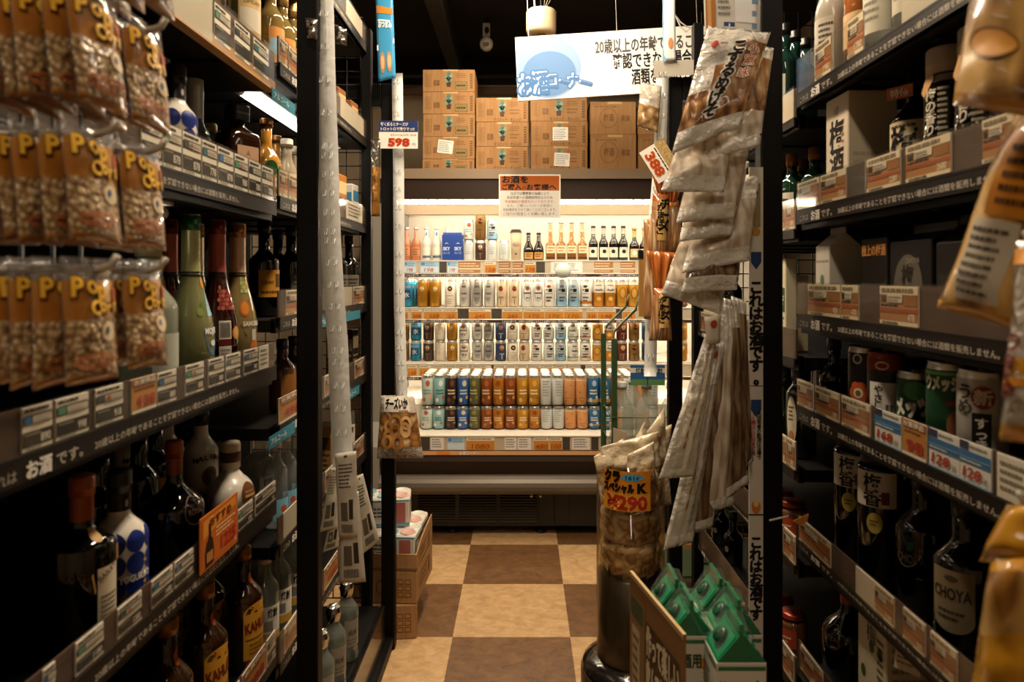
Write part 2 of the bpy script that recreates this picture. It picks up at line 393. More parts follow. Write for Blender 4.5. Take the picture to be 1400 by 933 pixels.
# ================================================================== PRICE TAGS, SHELVES, RACKS
TAN = P('#b27d4b'); TAN2 = P('#c89a68'); TEAL = P('#2c7c8c'); BLUE = P('#2f74b8'); NAVY = P('#27325e'); SKY = P('#a9cbe0'); OGOLD = P('#c8893a'); DTAG = P('#2e2a27')
def tag(b, x, z, w, h, st, price='', y=0., seed=1):
    e = .0007
    if st == 'W':                                    # white card, dark price band
        b.rect(x, z, x + w, z + h, WHITE, y); b.rect(x, z + .1 * h, x + w, z + .44 * h, DTAG, y - e)
        b.rect(x + .05 * w, z + .8 * h, x + .95 * w, z + .83 * h, GREY, y - e)
        b.lines(x + .05 * w, z + .85 * h, x + .9 * w, z + .98 * h, 1, DTAG, y - e, seed=seed, fill=.5)
        b.rect(x, z + .6 * h, x + w, z + .8 * h, DTAG if seed % 2 else P('#55504a'), y - e)
        c = [TEAL, BLUE, P('#58a08c'), P('#3d4756')][seed % 4]
        b.rect(x + .04 * w, z + .62 * h, x + .26 * w, z + .78 * h, c, y - 2 * e)
        b.rect(x + .3 * w, z + .62 * h, x + .95 * w, z + .78 * h, P('#d8d2c6'), y - 2 * e)
        if seed % 3 == 0: b.rect(x + .36 * w, z + .63 * h, x + .48 * w, z + .77 * h, P('#c9693a'), y - 3 * e)
        b.lines(x + .34 * w, z + .63 * h, x + .93 * w, z + .77 * h, 2, GREY, y - 4 * e, seed=seed)
        if price: b.text(price, x + .9 * w, z + .15 * h, .22 * h, WTXT, y - 2 * e, al='r', bold=.02, w=min(.55 * w, .11 * h * len(price)))
        b.lines(x + .05 * w, z + .32 * h, x + .6 * w, z + .43 * h, 1, GREY, y - 2 * e, seed=seed + 3)
        b.bars(x + .1 * w, z + .015 * h, x + .6 * w, z + .085 * h, GREY, y - e, seed=seed)
    elif st == 'O':                                  # tan card with cream header
        b.rect(x, z, x + w, z + h, TAN, y); b.rect(x, z, x + w, z + .1 * h, CREAM, y - e); b.bars(x + .08 * w, z + .015 * h, x + .5 * w, z + .085 * h, DTAG, y - 2 * e, seed=seed)
        b.rect(x, z + .78 * h, x + w, z + h, CREAM, y - e); b.lines(x + .06 * w, z + .8 * h, x + .95 * w, z + .98 * h, 1, P('#8a7a62'), y - 2 * e, seed=seed, fill=.55)
        b.rect(x + .22 * w, z + .58 * h, x + .62 * w, z + .78 * h, P('#ddd3c2'), y - 2 * e); b.lines(x + .24 * w, z + .6 * h, x + .6 * w, z + .76 * h, 2, GREY, y - 3 * e, seed=seed + 1)
        b.rect(x + .04 * w, z + .58 * h, x + .18 * w, z + .74 * h, DTAG, y - e); b.lines(x + .04 * w, z + .44 * h, x + .6 * w, z + .56 * h, 1, DTAG, y - e, seed=seed + 2)
        b.rect(x + .66 * w, z + .5 * h, x + .97 * w, z + .76 * h, P('#9b6b40'), y - e); b.rect(x, z + .32 * h, x + w, z + .42 * h, P('#a1552c'), y - e)
        if price: b.text(price, x + .93 * w, z + .13 * h, .2 * h, CREAM, y - 2 * e, al='r', bold=.02, w=min(.5 * w, .1 * h * len(price)))
    elif st == 'S':                                  # orange bargain card, red price
        b.rect(x, z, x + w, z + h, OGOLD, y); b.rect(x, z, x + w, z + .09 * h, WHITE, y - e)
        b.rect(x, z + .8 * h, x + w, z + h, P('#b5702a'), y - e); b.text('お買得品', x + w / 2, z + .83 * h, .13 * h, WHITE, y - 2 * e, al='c', bold=.03, w=.86 * w)
        b.lines(x + .1 * w, z + .62 * h, x + .95 * w, z + .74 * h, 1, P('#7a3a18'), y - e, seed=seed)
        b.text(price, x + .55 * w, z + .17 * h, .34 * h, RED, y - 2 * e, al='c', bold=.03, w=.72 * w)
    elif st == 'B':                                  # white and blue card, slanted red price
        b.rect(x, z, x + w, z + h, P('#e8ecef'), y)
        b.rect(x, z + .8 * h, x + .3 * w, z + h, NAVY, y - e); b.lines(x + .34 * w, z + .84 * h, x + .95 * w, z + .96 * h, 1, GREY, y - e, seed=seed)
        b.rect(x, z + .47 * h, x + w, z + .78 * h, BLUE, y - e); b.rect(x, z + .6 * h, x + w, z + .63 * h, P('#7fb0dc'), y - 2 * e)
        b.lines(x + .04 * w, z + .49 * h, x + .8 * w, z + .59 * h, 1, P('#cfe2f2'), y - 2 * e, seed=seed)
        b.text(price, x + .4 * w, z + .14 * h, .28 * h, RED, y - 2 * e, al='c', bold=.03, w=.6 * w, shear=.2); b.text('+税', x + .72 * w, z + .12 * h, .13 * h, DTAG, y - 2 * e, w=.2 * w)
        b.rect(x, z, x + w, z + .05 * h, P('#9fc3e4'), y - e)
    elif st == 'F':                                  # cooler shelf card
        b.rect(x, z, x + w, z + h, OGOLD, y); b.rect(x, z + .72 * h, x + w, z + h, P('#eadfc8'), y - e)
        b.lines(x + .06 * w, z + .76 * h, x + .94 * w, z + .96 * h, 1, P('#9a8567'), y - 2 * e, seed=seed)
        b.text(price, x + .5 * w, z + .1 * h, .4 * h, P('#a8501c'), y - 2 * e, al='c', bold=.02, w=min(.85 * w, .09 * h * 4 * len(price)), shear=.15)
    elif st == 'L':                                  # pale blue card
        b.rect(x, z, x + w, z + h, P('#cfe2ec'), y); b.rect(x, z + .55 * h, x + w, z + h, SKY, y - e)
        b.rect(x + .04 * w, z + .68 * h, x + .25 * w, z + .94 * h, P('#5b86b5'), y - 2 * e); b.lines(x + .3 * w, z + .6 * h, x + .95 * w, z + .95 * h, 2, P('#6f95b4'), y - 2 * e, seed=seed)
        b.text(price, x + .45 * w, z + .1 * h, .36 * h, P('#b8604a'), y - 2 * e, al='c', bold=.02, w=.5 * w, shear=.2)
    elif st == 'G':                                  # brown two-line card
        b.rect(x, z, x + w, z + h, P('#a8764a'), y); b.rect(x, z + .3 * h, x + w, z + .42 * h, P('#e6d3b8'), y - e)
        b.lines(x + .05 * w, z + .5 * h, x + .95 * w, z + .95 * h, 2, P('#dcc3a0'), y - e, seed=seed); b.lines(x + .05 * w, z + .05 * h, x + .9 * w, z + .25 * h, 1, P('#dcc3a0'), y - e, seed=seed + 1)
    elif st == 'K': b.rect(x, z, x + w, z + h, P('#4a443d'), y)
    elif st == 'T': b.rect(x, z, x + w, z + h, P('#cbc4b6'), y)
    elif st == 'N': b.rect(x, z, x + w, z + h, P('#ece8e0'), y); b.lines(x + .1 * w, z + .15 * h, x + .9 * w, z + .9 * h, 4, GREY, y - e, seed=seed)
NOTICE = '20歳以上の年齢であることを確認できない場合には酒類を販売しません。'
def shelf(label, side, Y0, Y1, zs, zb, zt, tags, notice=.032, depth=.4, edge=None, back=True, hb=None, extra=None):
    """one shelf board with its price rail; tags are (x0, x1, style, price[, z0 frac, z1 frac]) in photo columns"""
    Ln = Y1 - Y0; rz = PI / 2 if side == 'l' else -PI / 2
    loc = (LX, Y0, zs) if side == 'l' else (RX, Y1, zs)
    b = MB(); b.box(0, .004, -.028, Ln, depth, 0, BLACK); b.box(0, -.008 if edge else .0, -.03, Ln, .012, -.006 if edge else .004, edge or BLACK)
    for k in range(1, 4): b.box(Ln * k / 4 - .01, .02, -.033, Ln * k / 4 + .01, depth, -.028, BLACK)
    o = thing('shelf', b, label, 'shelf', loc, rz)
    z0, z1 = zb - zs, zt - zs
    zn = z0 + notice
    r = MB(); r.box(0, -.006, zn, Ln, -.003, z1 - .004, BROWNRAIL if back else RAILCLEAR); r.box(0, -.0115, zn, Ln, -.0105, z1, RAILCLEAR)
    r.box(0, -.0115, zn - .004, Ln, -.0, zn, edge or DARKRAIL)
    rail = part('price_rail', r, o)
    if notice > 0:
        q = MB(); q.box(0, -.011, z0, Ln, -.007, zn - .004, edge or DARKRAIL)
        x = .02; hh = notice * .5
        while x < Ln - .3:
            q.text('これは', x, z0 + .006, hh * .8, P('#b3aa9a'), -.0116, w=.045); q.text('お酒', x + .06, z0 + .0045, hh * 1.12, WTXT, -.0116, bold=.04, w=.042); q.text('です。', x + .11, z0 + .006, hh * .9, P('#b3aa9a'), -.0116, bold=.02, w=.05)
            q.text(NOTICE, x + .185, z0 + .007, hh * .62, P('#b3aa9a'), -.0116, bold=.012, w=min(.46, Ln - x - .2)); x += .68
        part('notice_strip', q, o)
    for k, t in enumerate(tags):
        x0, x1, st, pr = t[:4]; f0, f1 = (t[4], t[5]) if len(t) > 4 else (0., 1.)
        if side == 'l': a, c = yleft(x0) - Y0, yleft(x1) - Y0
        else: a, c = Y1 - yright(x0), Y1 - yright(x1)
        a = max(a, 0); c = min(c, Ln)
        if c - a < .004: continue
        m = MB(); hz = z1 - zn - .006
        m.box(a, -.0085, zn + .002 + hz * f0, c, -.0065, zn + .002 + hz * f1, WHITE)
        tag(m, a, zn + .002 + hz * f0, c - a, hz * (f1 - f0), st, pr, -.0087, seed=k + 1)
        part('price_tag', m, rail)
    return o
# -------- racks: posts, foot plinth, back sheet, end grid
def rack(side, label, Y0, Y1, endgrid):
    s = 1 if side == 'l' else -1; fx = -.5 if side == 'l' else .56
    o = empty('shelving_rack', label, 'shelving', (fx, (Y0 + Y1) / 2, 0))
    h = (Y1 - Y0) / 2
    b = MB(); b.box(min(-.51 * s, -.53 * s), -h, 0, max(-.51 * s, -.53 * s), h, 2.4, BLACKM); part('back_sheet', b, o)
    b = MB()
    xa, xb = sorted((-.02 * s, -.5 * s)); b.box(xa, -h + .05, .15, xb, h - .05, .19, BLACK, .004)
    xa, xb = sorted((.0, -.02 * s)); b.box(xa, -h + .05, 0, xb, h - .05, .19, std('plinth_black', '#12100e', .18, 0, .3), .003)
    part('plinth', b, o)
    if endgrid:
        g = MB()
        xa, xb = sorted((-.09 * s, -.5 * s)); yy = h - .012
        k = 0
        while xa + k * .05 < xb: g.tube([(xa + k * .05, yy, .2), (xa + k * .05, yy, 2.35)], .0022, BLACK, 6); k += 1
        for k in range(44): g.tube([(xa, yy, .2 + k * .05), (xb, yy, .2 + k * .05)], .0022, BLACK, 6)
        part('wire_grid', g, o)
        p = MB(); xa, xb = sorted((-.055 * s, -.09 * s)); p.box(xa, h - .04, .0, xb, h, 2.3, BLACK, .002); part('post', p, o)
    return o
rack('l', 'black shelving rack with spirit bottles in front of the left wall, nearest bay', .62, 1.585, False)
rack('l', 'black shelving rack behind the hanging plastic strip, far left bay with wire grid end', 1.595, 2.53, True)
rack('r', 'black shelving rack with plum wine and canned drinks, nearest right bay', .55, 1.57, False)
rack('r', 'black shelving rack behind the hanging dried squid, far right bay with wire grid end', 1.58, 2.475, True)
def gate(side, label, ya, yb, hgt):
    """free-standing black post frame in front of a rack"""
    fx = -.5 if side == 'l' else .56; s = 1 if side == 'l' else -1
    o = empty('post_frame', label, 'frame', (fx, ya, 0))
    for yy, w, hh, nm in ((0, .05, 2.7, 'near_post'), (yb - ya, .05, hgt, 'far_post')):
        b = MB(); b.box(-w / 2, yy - .02, 0, w / 2, yy + .02, hh, BLACK, .003); part('post', b, o)
    b = MB(); xa, xb = sorted((-.025 * s, -.46 * s)); b.box(xa, yb - ya - .02, hgt - .085, xb, yb - ya + .02, hgt, BLACK, .003); part('crossbar', b, o)
    b = MB(); b.box(-.02, .02, .02, .02, yb - ya - .02, .05, BLACK, .003); part('foot_rail', b, o)
    return o
gate('l', 'tall black steel post frame in front of the left shelves carrying the plastic hook strips', 1.6, 2.55, 2.11)
gate('r', 'tall black steel post frame on the right carrying the dried squid packs', 1.545, 2.5, 2.12)

# -------- left nearest bay
Z = {'L1': 1.845, 'L2': 1.548, 'L3': 1.17, 'L4': .852, 'L5': .51, 'R1': 1.80, 'R2': 1.525, 'R3': 1.29, 'R4': 1.083, 'R5': .78, 'R6': .50}
WOOD = std('wood_edge', '#c79c6c', .5, noise_col='#b58a5a', scale=12, stretch=(1, 8, 8))
shelf('top left shelf with a light wooden edge carrying the lemon liqueur', 'l', .70, 1.575, Z['L1'], 1.818, 1.912, [(215, 284, 'T', ''), (287, 309, 'W', '', .12, .9), (315, 336, 'W', '', .12, .9), (341, 362, 'W', '', .12, .9)], notice=.0, edge=WOOD)
shelf('left shelf with white tags under the white bottle with blue dots and the silver-capped bottles', 'l', .70, 1.575, Z['L2'], 1.53, 1.638,
      [(186, 214, 'W', '570'), (216, 241, 'W', '878'), (243, 268, 'W', '878'), (270, 290, 'W', '778'), (292, 313, 'W', '878'), (315, 333, 'W', '980'), (335, 351, 'W', '780'), (353, 368, 'W', '728')])
shelf('left shelf with white tags and one orange 938 tag under the sparkling wine bottles', 'l', .70, 1.575, Z['L3'], 1.151, 1.24,
      [(20, 62, 'W', '890'), (67, 112, 'W', '998'), (122, 160, 'W', '918'), (172, 206, 'S', '938'), (208, 234, 'W', '880'), (247, 272, 'W', '888'), (279, 300, 'W', '880'), (303, 323, 'W', '918'), (328, 347, 'W', '980'), (349, 362, 'N', '')])
shelf('left shelf holding the blue-dotted white bottle and the coconut rum under the orange promotion card', 'l', .70, 1.575, Z['L4'], .84, .921,
      [(50, 66, 'W', '980'), (95, 133, 'W', '1180'), (153, 186, 'W', '1280'), (200, 229, 'W', '1680'), (232, 258, 'W', '1480'), (320, 340, 'W', '1280'), (344, 372, 'W', '980')])
shelf('lowest left shelf in view under the coffee liqueur bottles', 'l', .70, 1.575, Z['L5'], .49, .576,
      [(300, 322, 'N', ''), (326, 358, 'S', '988'), (360, 376, 'W', '880')], notice=.02)
# -------- left far bay
def small(label, side, Y0, Y1, zs, zb, zt, tags, **k): return shelf(label, side, Y0, Y1, zs, zb, zt, tags, **k)
BLUEEDGE = P('#2b8ab0')
for lab, zs, tg in (('highest far left shelf behind the hook strip with a plain clear rail', 2.23, [(470, 492, 'T', '')]),
                    ('far left shelf with a light tube beneath and a teal notice on its rail', 1.885, [(370, 388, 'O', '780'), (390, 408, 'O', '880'), (462, 494, 'T', '')]),
                    ('far left shelf under the white-capped clear bottle', 1.57, [(372, 388, 'O', '598'), (390, 406, 'O', '698'), (470, 492, 'N', '')]),
                    ('far left shelf below the brown bottle with the ochre label', 1.285, [(386, 408, 'O', '880'), (464, 478, 'T', ''), (480, 494, 'O', '498')]),
                    ('far left shelf above the small clear water bottles', 1.03, [(375, 406, 'S', '498'), (440, 455, 'O', '398'), (482, 494, 'O', '398')]),
                    ('far left shelf below the small clear water bottles', .75, [(383, 408, 'T', ''), (441, 460, 'O', '298'), (480, 494, 'O', '298')]),
                    ('lowest far left shelf with orange tags beside the black post', .47, [(384, 408, 'O', '880'), (440, 458, 'S', '980'), (470, 490, 'O', '480')])):
    small(lab, 'l', 1.6, 2.5, zs, zs - .022, zs + .075, tg, notice=.03, edge=None)
# -------- right nearest bay
shelf('top right shelf under the green bottles with a bright clear rail', 'r', .62, 1.56, Z['R1'], 1.775, 1.885, [(1120, 1142, 'O', '1980'), (1165, 1187, 'O', '1780'), (1240, 1290, 'T', '')], back=False)
shelf('right shelf with tan tags under the white plum wine box', 'r', .62, 1.56, Z['R2'], 1.508, 1.605,
      [(1096, 1126, 'O', '1080'), (1128, 1163, 'O', '1580'), (1164, 1189, 'K', ''), (1192, 1238, 'O', '2280'), (1246, 1308, 'O', '2680'), (1352, 1399, 'O', '1880')])
shelf('right shelf with three tan tags under the white gable carton', 'r', .62, 1.56, Z['R3'], 1.272, 1.376,
      [(1110, 1155, 'O', '458'), (1157, 1180, 'O', '470'), (1210, 1263, 'O', '478')])
shelf('right shelf with blue and white tags under the canned drinks', 'r', .62, 1.56, Z['R4'], 1.062, 1.158,
      [(1087, 1117, 'O', '168'), (1120, 1153, 'O', '298'), (1157, 1196, 'O', '398'), (1203, 1239, 'B', '168'), (1241, 1274, 'S', '98'), (1278, 1320, 'B', '128'), (1321, 1364, 'B', '128'), (1372, 1420, 'N', '')])
shelf('right shelf with a dark rail under the plum liqueur bottles', 'r', .62, 1.56, Z['R5'], .77, .845,
      [(1098, 1141, 'O', '980'), (1176, 1202, 'T', ''), (1203, 1229, 'O', '1180'), (1242, 1272, 'O', '880'), (1280, 1316, 'O', '1280')], notice=.018)
shelf('lowest right shelf in view with pale cards below the white printed carton', 'r', .62, 1.56, Z['R6'], .48, .56, [(1100, 1130, 'O', '880'), (1180, 1230, 'N', ''), (1250, 1290, 'O', '980')], notice=.018)
# -------- right far bay
for lab, zs, tg in (('highest far right shelf with a bright clear rail beside the black post', 1.76, [(1064, 1090, 'T', '')]),
                    ('far right shelf with tan tags under the small green bottles beside the black post', 1.50, [(1062, 1078, 'O', '980'), (1079, 1094, 'O', '880')]),
                    ('far right shelf below the standing green and white cartons', 1.2, [(962, 985, 'O', '398'), (988, 1008, 'O', '398')]),
                    ('far right shelf with a tan tag under the dark green flask', .94, [(1062, 1080, 'O', '580'), (1081, 1099, 'O', '680')]),
                    ('far right shelf with a slanting rail above the glass jars', .72, [(958, 975, 'O', '880'), (978, 998, 'N', ''), (1060, 1075, 'O', '380'), (1077, 1092, 'O', '380')]),
                    ('lowest far right shelf above the small dark jars', .44, [(1066, 1090, 'O', '280'), (1092, 1099, 'O', '280')])):
    small(lab, 'r', 1.575, 2.46, zs, zs - .022, zs + .07, tg, notice=.02)
# -------- light tubes fitted under shelves
def shelf_tube(label, a, b, r=.011, s=9., col='#fff2dc', housing=True):
    a, b = Vector(a), Vector(b); mb = MB()
    mb.tube([(0, 0, 0), b - a], r, emit('tube_white_%g' % s, col, s), 10)
    o = thing('shelf_light', mb, label, 'lamp', a)
    d = (b - a).normalized()
    for nm, p in (('end_cap', -d * .018), ('end_cap', b - a)):
        c = MB(); c.tube([p, p + d * .018], r * 1.15, std('white_plastic', '#c9c5bd', .4), 10); part(nm, c, o)
    h = MB(); h.box(-.03 if housing else -.012, min(0, (b - a).y), r, .03 if housing else .012, max(0, (b - a).y), r + .006, std('white_plastic', '#c9c5bd', .4)); part('reflector', h, o)
    return o
shelf_tube('white light tube under the far left shelf behind the amber bottles', (-.68, 1.64, 1.838), (-.68, 2.44, 1.838))
shelf('unseen added shelf above the lemon liqueur that carries the left fill tube', 'l', .70, 1.575, 2.23, 2.21, 2.31, [], notice=0)  # out of view, added only to hold the left fill tube
shelf('unseen added shelf above the milky and orange bottles that carries the right fill tube', 'r', .62, 1.56, 2.2, 2.18, 2.28, [], notice=0)  # unseen support, put in for the right fill tube
shelf_tube('added white fill tube above the top left shelf, out of view', (-.66, .9, 2.19), (-.66, 1.5, 2.19), s=4.)  # fill tube added to brighten the top left rail from above
shelf_tube('added white fill tube above the top right shelf, out of view', (.71, .8, 2.16), (.71, 1.5, 2.16), s=6.)  # fill tube added so the top right rail and bottles come out bright
shelf_tube('white light tube under the left shelf above the sparkling wine', (-.645, .74, 1.502), (-.645, 1.2, 1.502), s=5.)
# ================================================================== OPEN DISPLAY COOLER
KW = std('cooler_white', '#d8d0c2', .5); KBROWN = std('cooler_brown', '#2e1f15', .5, spec=.3); KBEIGE = std('cooler_beige', '#8d7a62', .5)
KSIL = std('cooler_bumper', '#6d655b', .45, .3); KDARK = std('cooler_grille', '#1a1612', .45); KGREY = std('cooler_grey', '#8f8b83', .5)
KX0, KX1 = -.80, 1.28
ck = empty('display_cooler', 'long open display cooler full of cans and bottles across the end of the aisle', 'cooler', (0, 3.6, 0))
def kp(name, mb, par=ck, label=None):
    mb.xf(Matrix.Translation((0, -3.6, 0))); return part(name, mb, par, label)
b = MB(); b.box(KX0, 4.50, .02, KX1, 4.62, 1.95, KW); b.box(KX0 + .04, 3.66, .49, KX1 - .04, 4.5, .553, KW); kp('back_panel', b)
for x0 in (KX0, KX1 - .05):
    b = MB(); b.prism([(3.55, .25), (3.55, .5), (3.62, .62), (3.62, 1.95), (4.6, 1.95), (4.6, .03), (3.66, .03), (3.66, .25)], x0, x0 + .05, KGREY, 'x'); kp('end_panel', b)
b = MB(); b.prism([(3.595, 1.8), (3.595, 1.909), (3.66, 1.909), (3.66, 1.8)], KX0 + .05, KX1 - .05, KBROWN, 'x'); kp('fascia', b, label='dark brown fascia board')
b = MB(); b.prism([(3.585, 1.909), (3.585, 1.962), (4.62, 1.968), (4.62, 1.909)], KX0, KX1, KBEIGE, 'x'); kp('roof', b)
b = MB(); b.box(KX0 + .05, 3.66, 1.82, KX1 - .05, 4.5, 1.85, KW); b.box(KX0 + .05, 3.83, 1.742, KX1 - .05, 3.87, 1.821, std('cooler_tan', '#8a7558', .6)); kp('canopy_lining', b)
TUBE = emit('cooler_tube', '#ffeed2', 62.); TUBEB = emit('cooler_tube_back', '#ffeed2', 26.); TUBES = emit('cooler_tube_shelf', '#ffeed2', 130.)
for yy, zz in ((3.645, 1.792), (3.98, 1.806), (4.25, 1.806)):
    b = MB(); b.tube([(KX0 + .08, yy, zz), (KX1 - .08, yy, zz)], .011, TUBE if yy < 3.8 else TUBEB, 8); kp('light_tube', b)
b = MB(); b.prism([(3.60, .345), (3.575, .42), (3.585, .452), (3.66, .452), (3.66, .345)], KX0 + .05, KX1 - .05, KBROWN, 'x'); kp('front_panel', b)
b = MB(); pts = [(3.6 - .055 * math.sin(PI * k / 8), .2925 - .0525 * math.cos(PI * k / 8)) for k in range(9)] + [(3.65, .345), (3.65, .24)]
b.prism(pts, KX0 + .05, KX1 - .05, KSIL, 'x', False); kp('bumper', b, label='rounded silver bumper rail')
b = MB(); b.box(KX0 + .05, 3.66, .05, KX1 - .05, 3.7, .24, KDARK)
for g0, g1 in ((-.56, -.36), (-.34, -.14), (-.12, .08)):
    for k in range(11): b.prism([(3.652, .072 + k * .015), (3.648, .078 + k * .015), (3.66, .084 + k * .015)], g0, g1, std('grille_slat', '#3a332b', .35), 'x')
b.box(.09, 3.652, .06, .17, 3.66, .235, KDARK, .002); b.box(.175, 3.652, .06, .25, 3.66, .235, KDARK, .002)
kp('base_grille', b)
for x in (.05, .098):
    b = MB(); b.lathe([(0, -.004), (.008, -.004), (.008, .004), (0, .004)], CHROME, 12); b.xf(Matrix.Translation((x, 3.648, .215)) @ Matrix.Rotation(PI / 2, 4, 'X')); kp('latch', b)
for x in (-.7, -.38, .1, .55, 1.1):
    b = MB(); b.lathe([(0, 0), (.03, 0), (.03, .012), (.012, .016), (.012, .05), (0, .05)], KDARK, 12, x, 3.72); kp('foot', b)
# lower front price rail and the three inner shelves
def kshelf(y, z, zr0, zr1, cards, label, back=4.5, strip=True, lamp=True):
    b = MB(); b.box(KX0 + .055, y, z - .018, KX1 - .055, back, z, KW)
    r = kp('inner_shelf', b, label=label)
    q = MB(); q.box(KX0 + .055, y - .006, zr0, KX1 - .055, y - .003, zr1, std('cooler_rail', '#c4b69d', .45)); q.box(KX0 + .055, y - .012, zr1, KX1 - .055, y, zr1 + .006, KW)
    if strip: q.box(KX0 + .055, y - .012, zr0 - .022, KX1 - .055, y - .004, zr0 - .004, P('#3a2a20'))
    x = KX0 + .1
    while strip and x < .7:
        q.text('これはお酒です。' + NOTICE, x, zr0 - .018, .011, WTXT, y - .0125, w=.5); x += .58
    q.xf(Matrix.Translation((0, -3.6, 0))); rr = part('price_rail', q, r)
    for k, (x0, x1, st, pr) in enumerate(cards):
        a, c = (x0 - CX) / F * y, (x1 - CX) / F * y
        m = MB(); m.box(a, y - .0085, zr0 + .003, c, y - .0065, zr1 - .003, WHITE); tag(m, a, zr0 + .003, c - a, zr1 - zr0 - .006, st, pr, y - .0087, seed=k + 1)
        m.xf(Matrix.Translation((0, -3.6, 0))); part('price_tag', m, rr)
    if lamp:
        t = MB(); t.tube([(KX0 + .1, y + .035, z - .03), (KX1 - .1, y + .035, z - .03)], .007, TUBES, 6); kp('light_tube', t)
    return r
KY = 4.05
kshelf(KY, 1.488, 1.413, 1.484, [(553, 569, 'L', '198'), (575, 600, 'L', '198'), (601, 611, 'K', ''), (612, 626, 'L', '198'), (627, 657, 'G', ''), (663, 678, 'F', '158'), (682, 698, 'G', ''), (701, 715, 'G', ''), (718, 732, 'F', '178'), (733, 745, 'K', ''),
     (753, 796, 'N', ''), (812, 838, 'G', ''), (848, 868, 'G', ''), (905, 940, 'G', '')], 'upper cooler shelf with bottles')
kshelf(KY, 1.209, 1.14, 1.203, [(553, 558, 'F', '2'), (563, 577, 'F', '208'), (580, 607, 'F', '258'), (608, 625, 'F', '25'), (626, 641, 'K', ''), (641, 671, 'F', '245'), (672, 686, 'K', ''), (687, 714, 'F', '245'), (716, 744, 'F', '170'), (745, 770, 'F', '170'), (771, 796, 'F', '170'),
     (802, 816, 'F', '10'), (817, 841, 'F', '148'), (842, 850, 'K', ''), (851, 868, 'F', '14'), (880, 900, 'F', '148')], 'cooler shelf with tall cans')
kshelf(KY, .886, .80, .87, [(558, 570, 'F', '148'), (574, 590, 'F', '185'), (592, 607, 'F', '185'), (609, 624, 'F', '185'), (626, 641, 'F', '185'), (645, 671, 'F', '165'), (672, 675, 'K', ''), (676, 691, 'F', '185'), (692, 706, 'F', '185'), (707, 722, 'F', '185'), (725, 740, 'F', '110'),
     (742, 757, 'F', '118'), (759, 774, 'F', '118'), (777, 792, 'F', '118'), (794, 800, 'K', ''), (801, 811, 'F', '11'), (812, 826, 'F', '117'), (827, 842, 'F', '117'), (850, 868, 'F', '117'), (872, 890, 'F', '117')], 'cooler shelf with short cans stacked two high')
q = kshelf(3.585, .556, .478, .55, [(575, 588, 'K', ''), (589, 607, 'N', ''), (612, 635, 'L', ''), (638, 676, 'F', '1080'), (690, 706, 'N', ''), (708, 726, 'N', ''), (730, 750, 'F', '480'), (752, 768, 'F', '100'), (769, 779, 'K', ''), (782, 806, 'N', ''), (808, 818, 'K', '')], 'deep bottom deck of the cooler', back=3.7, strip=False, lamp=False)
b = MB(); b.box(KX0 + .05, 3.578, .453, KX1 - .05, 3.66, .474, P('#d9a878'))
b.box(-.45, 3.577, .455, -.38, 3.579, .473, P('#e08a45')); b.text('お酒コーナー', -.33, .456, .014, WHITE, 3.5775, bold=.03); kp('promotion_strip', b)

# -------- cans
SILV = std('can_metal', '#cfcac0', .28, .9)
def can(key, h, body, ops, metal=.25, r=.0328):
    def fn():
        b = MB(); m = std('can_' + body[1:], body, .38, metal); n = len(b.v)
        pr = [(0, .004), (.024, .004), (.026, 0), (r, .009), (r, h - .016), (.0275, h - .004), (.028, h), (.0265, h), (.026, h - .004), (0, h - .004)]
        b.lathe(pr, m, 18, mfun=lambda i, p: SILV if i < 2 or i > 3 else m)
        b.lathe([(.0005, h - .0035), (.008, h - .0035), (.008, h - .002), (.0005, h - .002)], SILV, 10, 0, -.008)
        W = radfun(pr, r); ops(b, h, W)
        return [('drink_can', b, None)]
    return proto(('can', key, h), fn)
def o_emb(c1, c2, bar=None, z=.66, s=1.):
    def f(b, h, W):
        b.ell(0, z * h, .013 * s, .016 * s, P(c1), 0, W); b.ell(-.006 * s, z * h + .004, .005 * s, .004 * s, P(c2), 0, W, .0014); b.ell(.007 * s, z * h + .002, .004 * s, .006 * s, P(c2), 0, W, .0014)
        if bar: b.rect(-.014, .34 * h, .014, .37 * h, P(bar), 0, W, .001); b.rect(-.002, .1 * h, .002, .32 * h, P(bar), 0, W, .001)
    return f
def o_star(b, h, W):
    b.ell(0, .66 * h, .015, .015, INK, 0, W); b.star(0, .66 * h, .011, P('#c79a3a'), 0, W); b.rect(-.02, .4 * h, .02, .42 * h, P('#a88a52'), 0, W, .001); b.lines(-.016, .1 * h, .016, .32 * h, 3, P('#b99a66'), 0, W)
def o_asahi(panel, txt='#191715'):
    def f(b, h, W):
        b.ell(0, .5 * h, .026, .4 * h, P(panel), 0, W, .0006, 22); b.ring(0, .5 * h, .026, .4 * h, .0012, P('#efeae0'), 0, W, .001)
        b.text('Asahi', 0, .46 * h, .014, P(txt), 0, W, .0014, .036, 'c', .03); b.lines(-.014, .22 * h, .014, .36 * h, 2, P('#4a4640'), 0, W); b.rect(-.012, .7 * h, .012, .76 * h, P('#55504a'), 0, W, .0012)
    return f
def o_ring(c='#6f7b72'):
    def f(b, h, W):
        b.ring(0, .52 * h, .025, .3 * h, .003, P(c), 0, W); b.ell(0, .68 * h, .013, .08 * h, P('#8a5a32'), 0, W); b.rect(-.024, .48 * h, .024, .53 * h, P('#5b554b'), 0, W, .0012); b.ell(-.004, .33 * h, .005, .005, INK, 0, W); b.ell(.008, .33 * h, .004, .004, INK, 0, W)
    return f
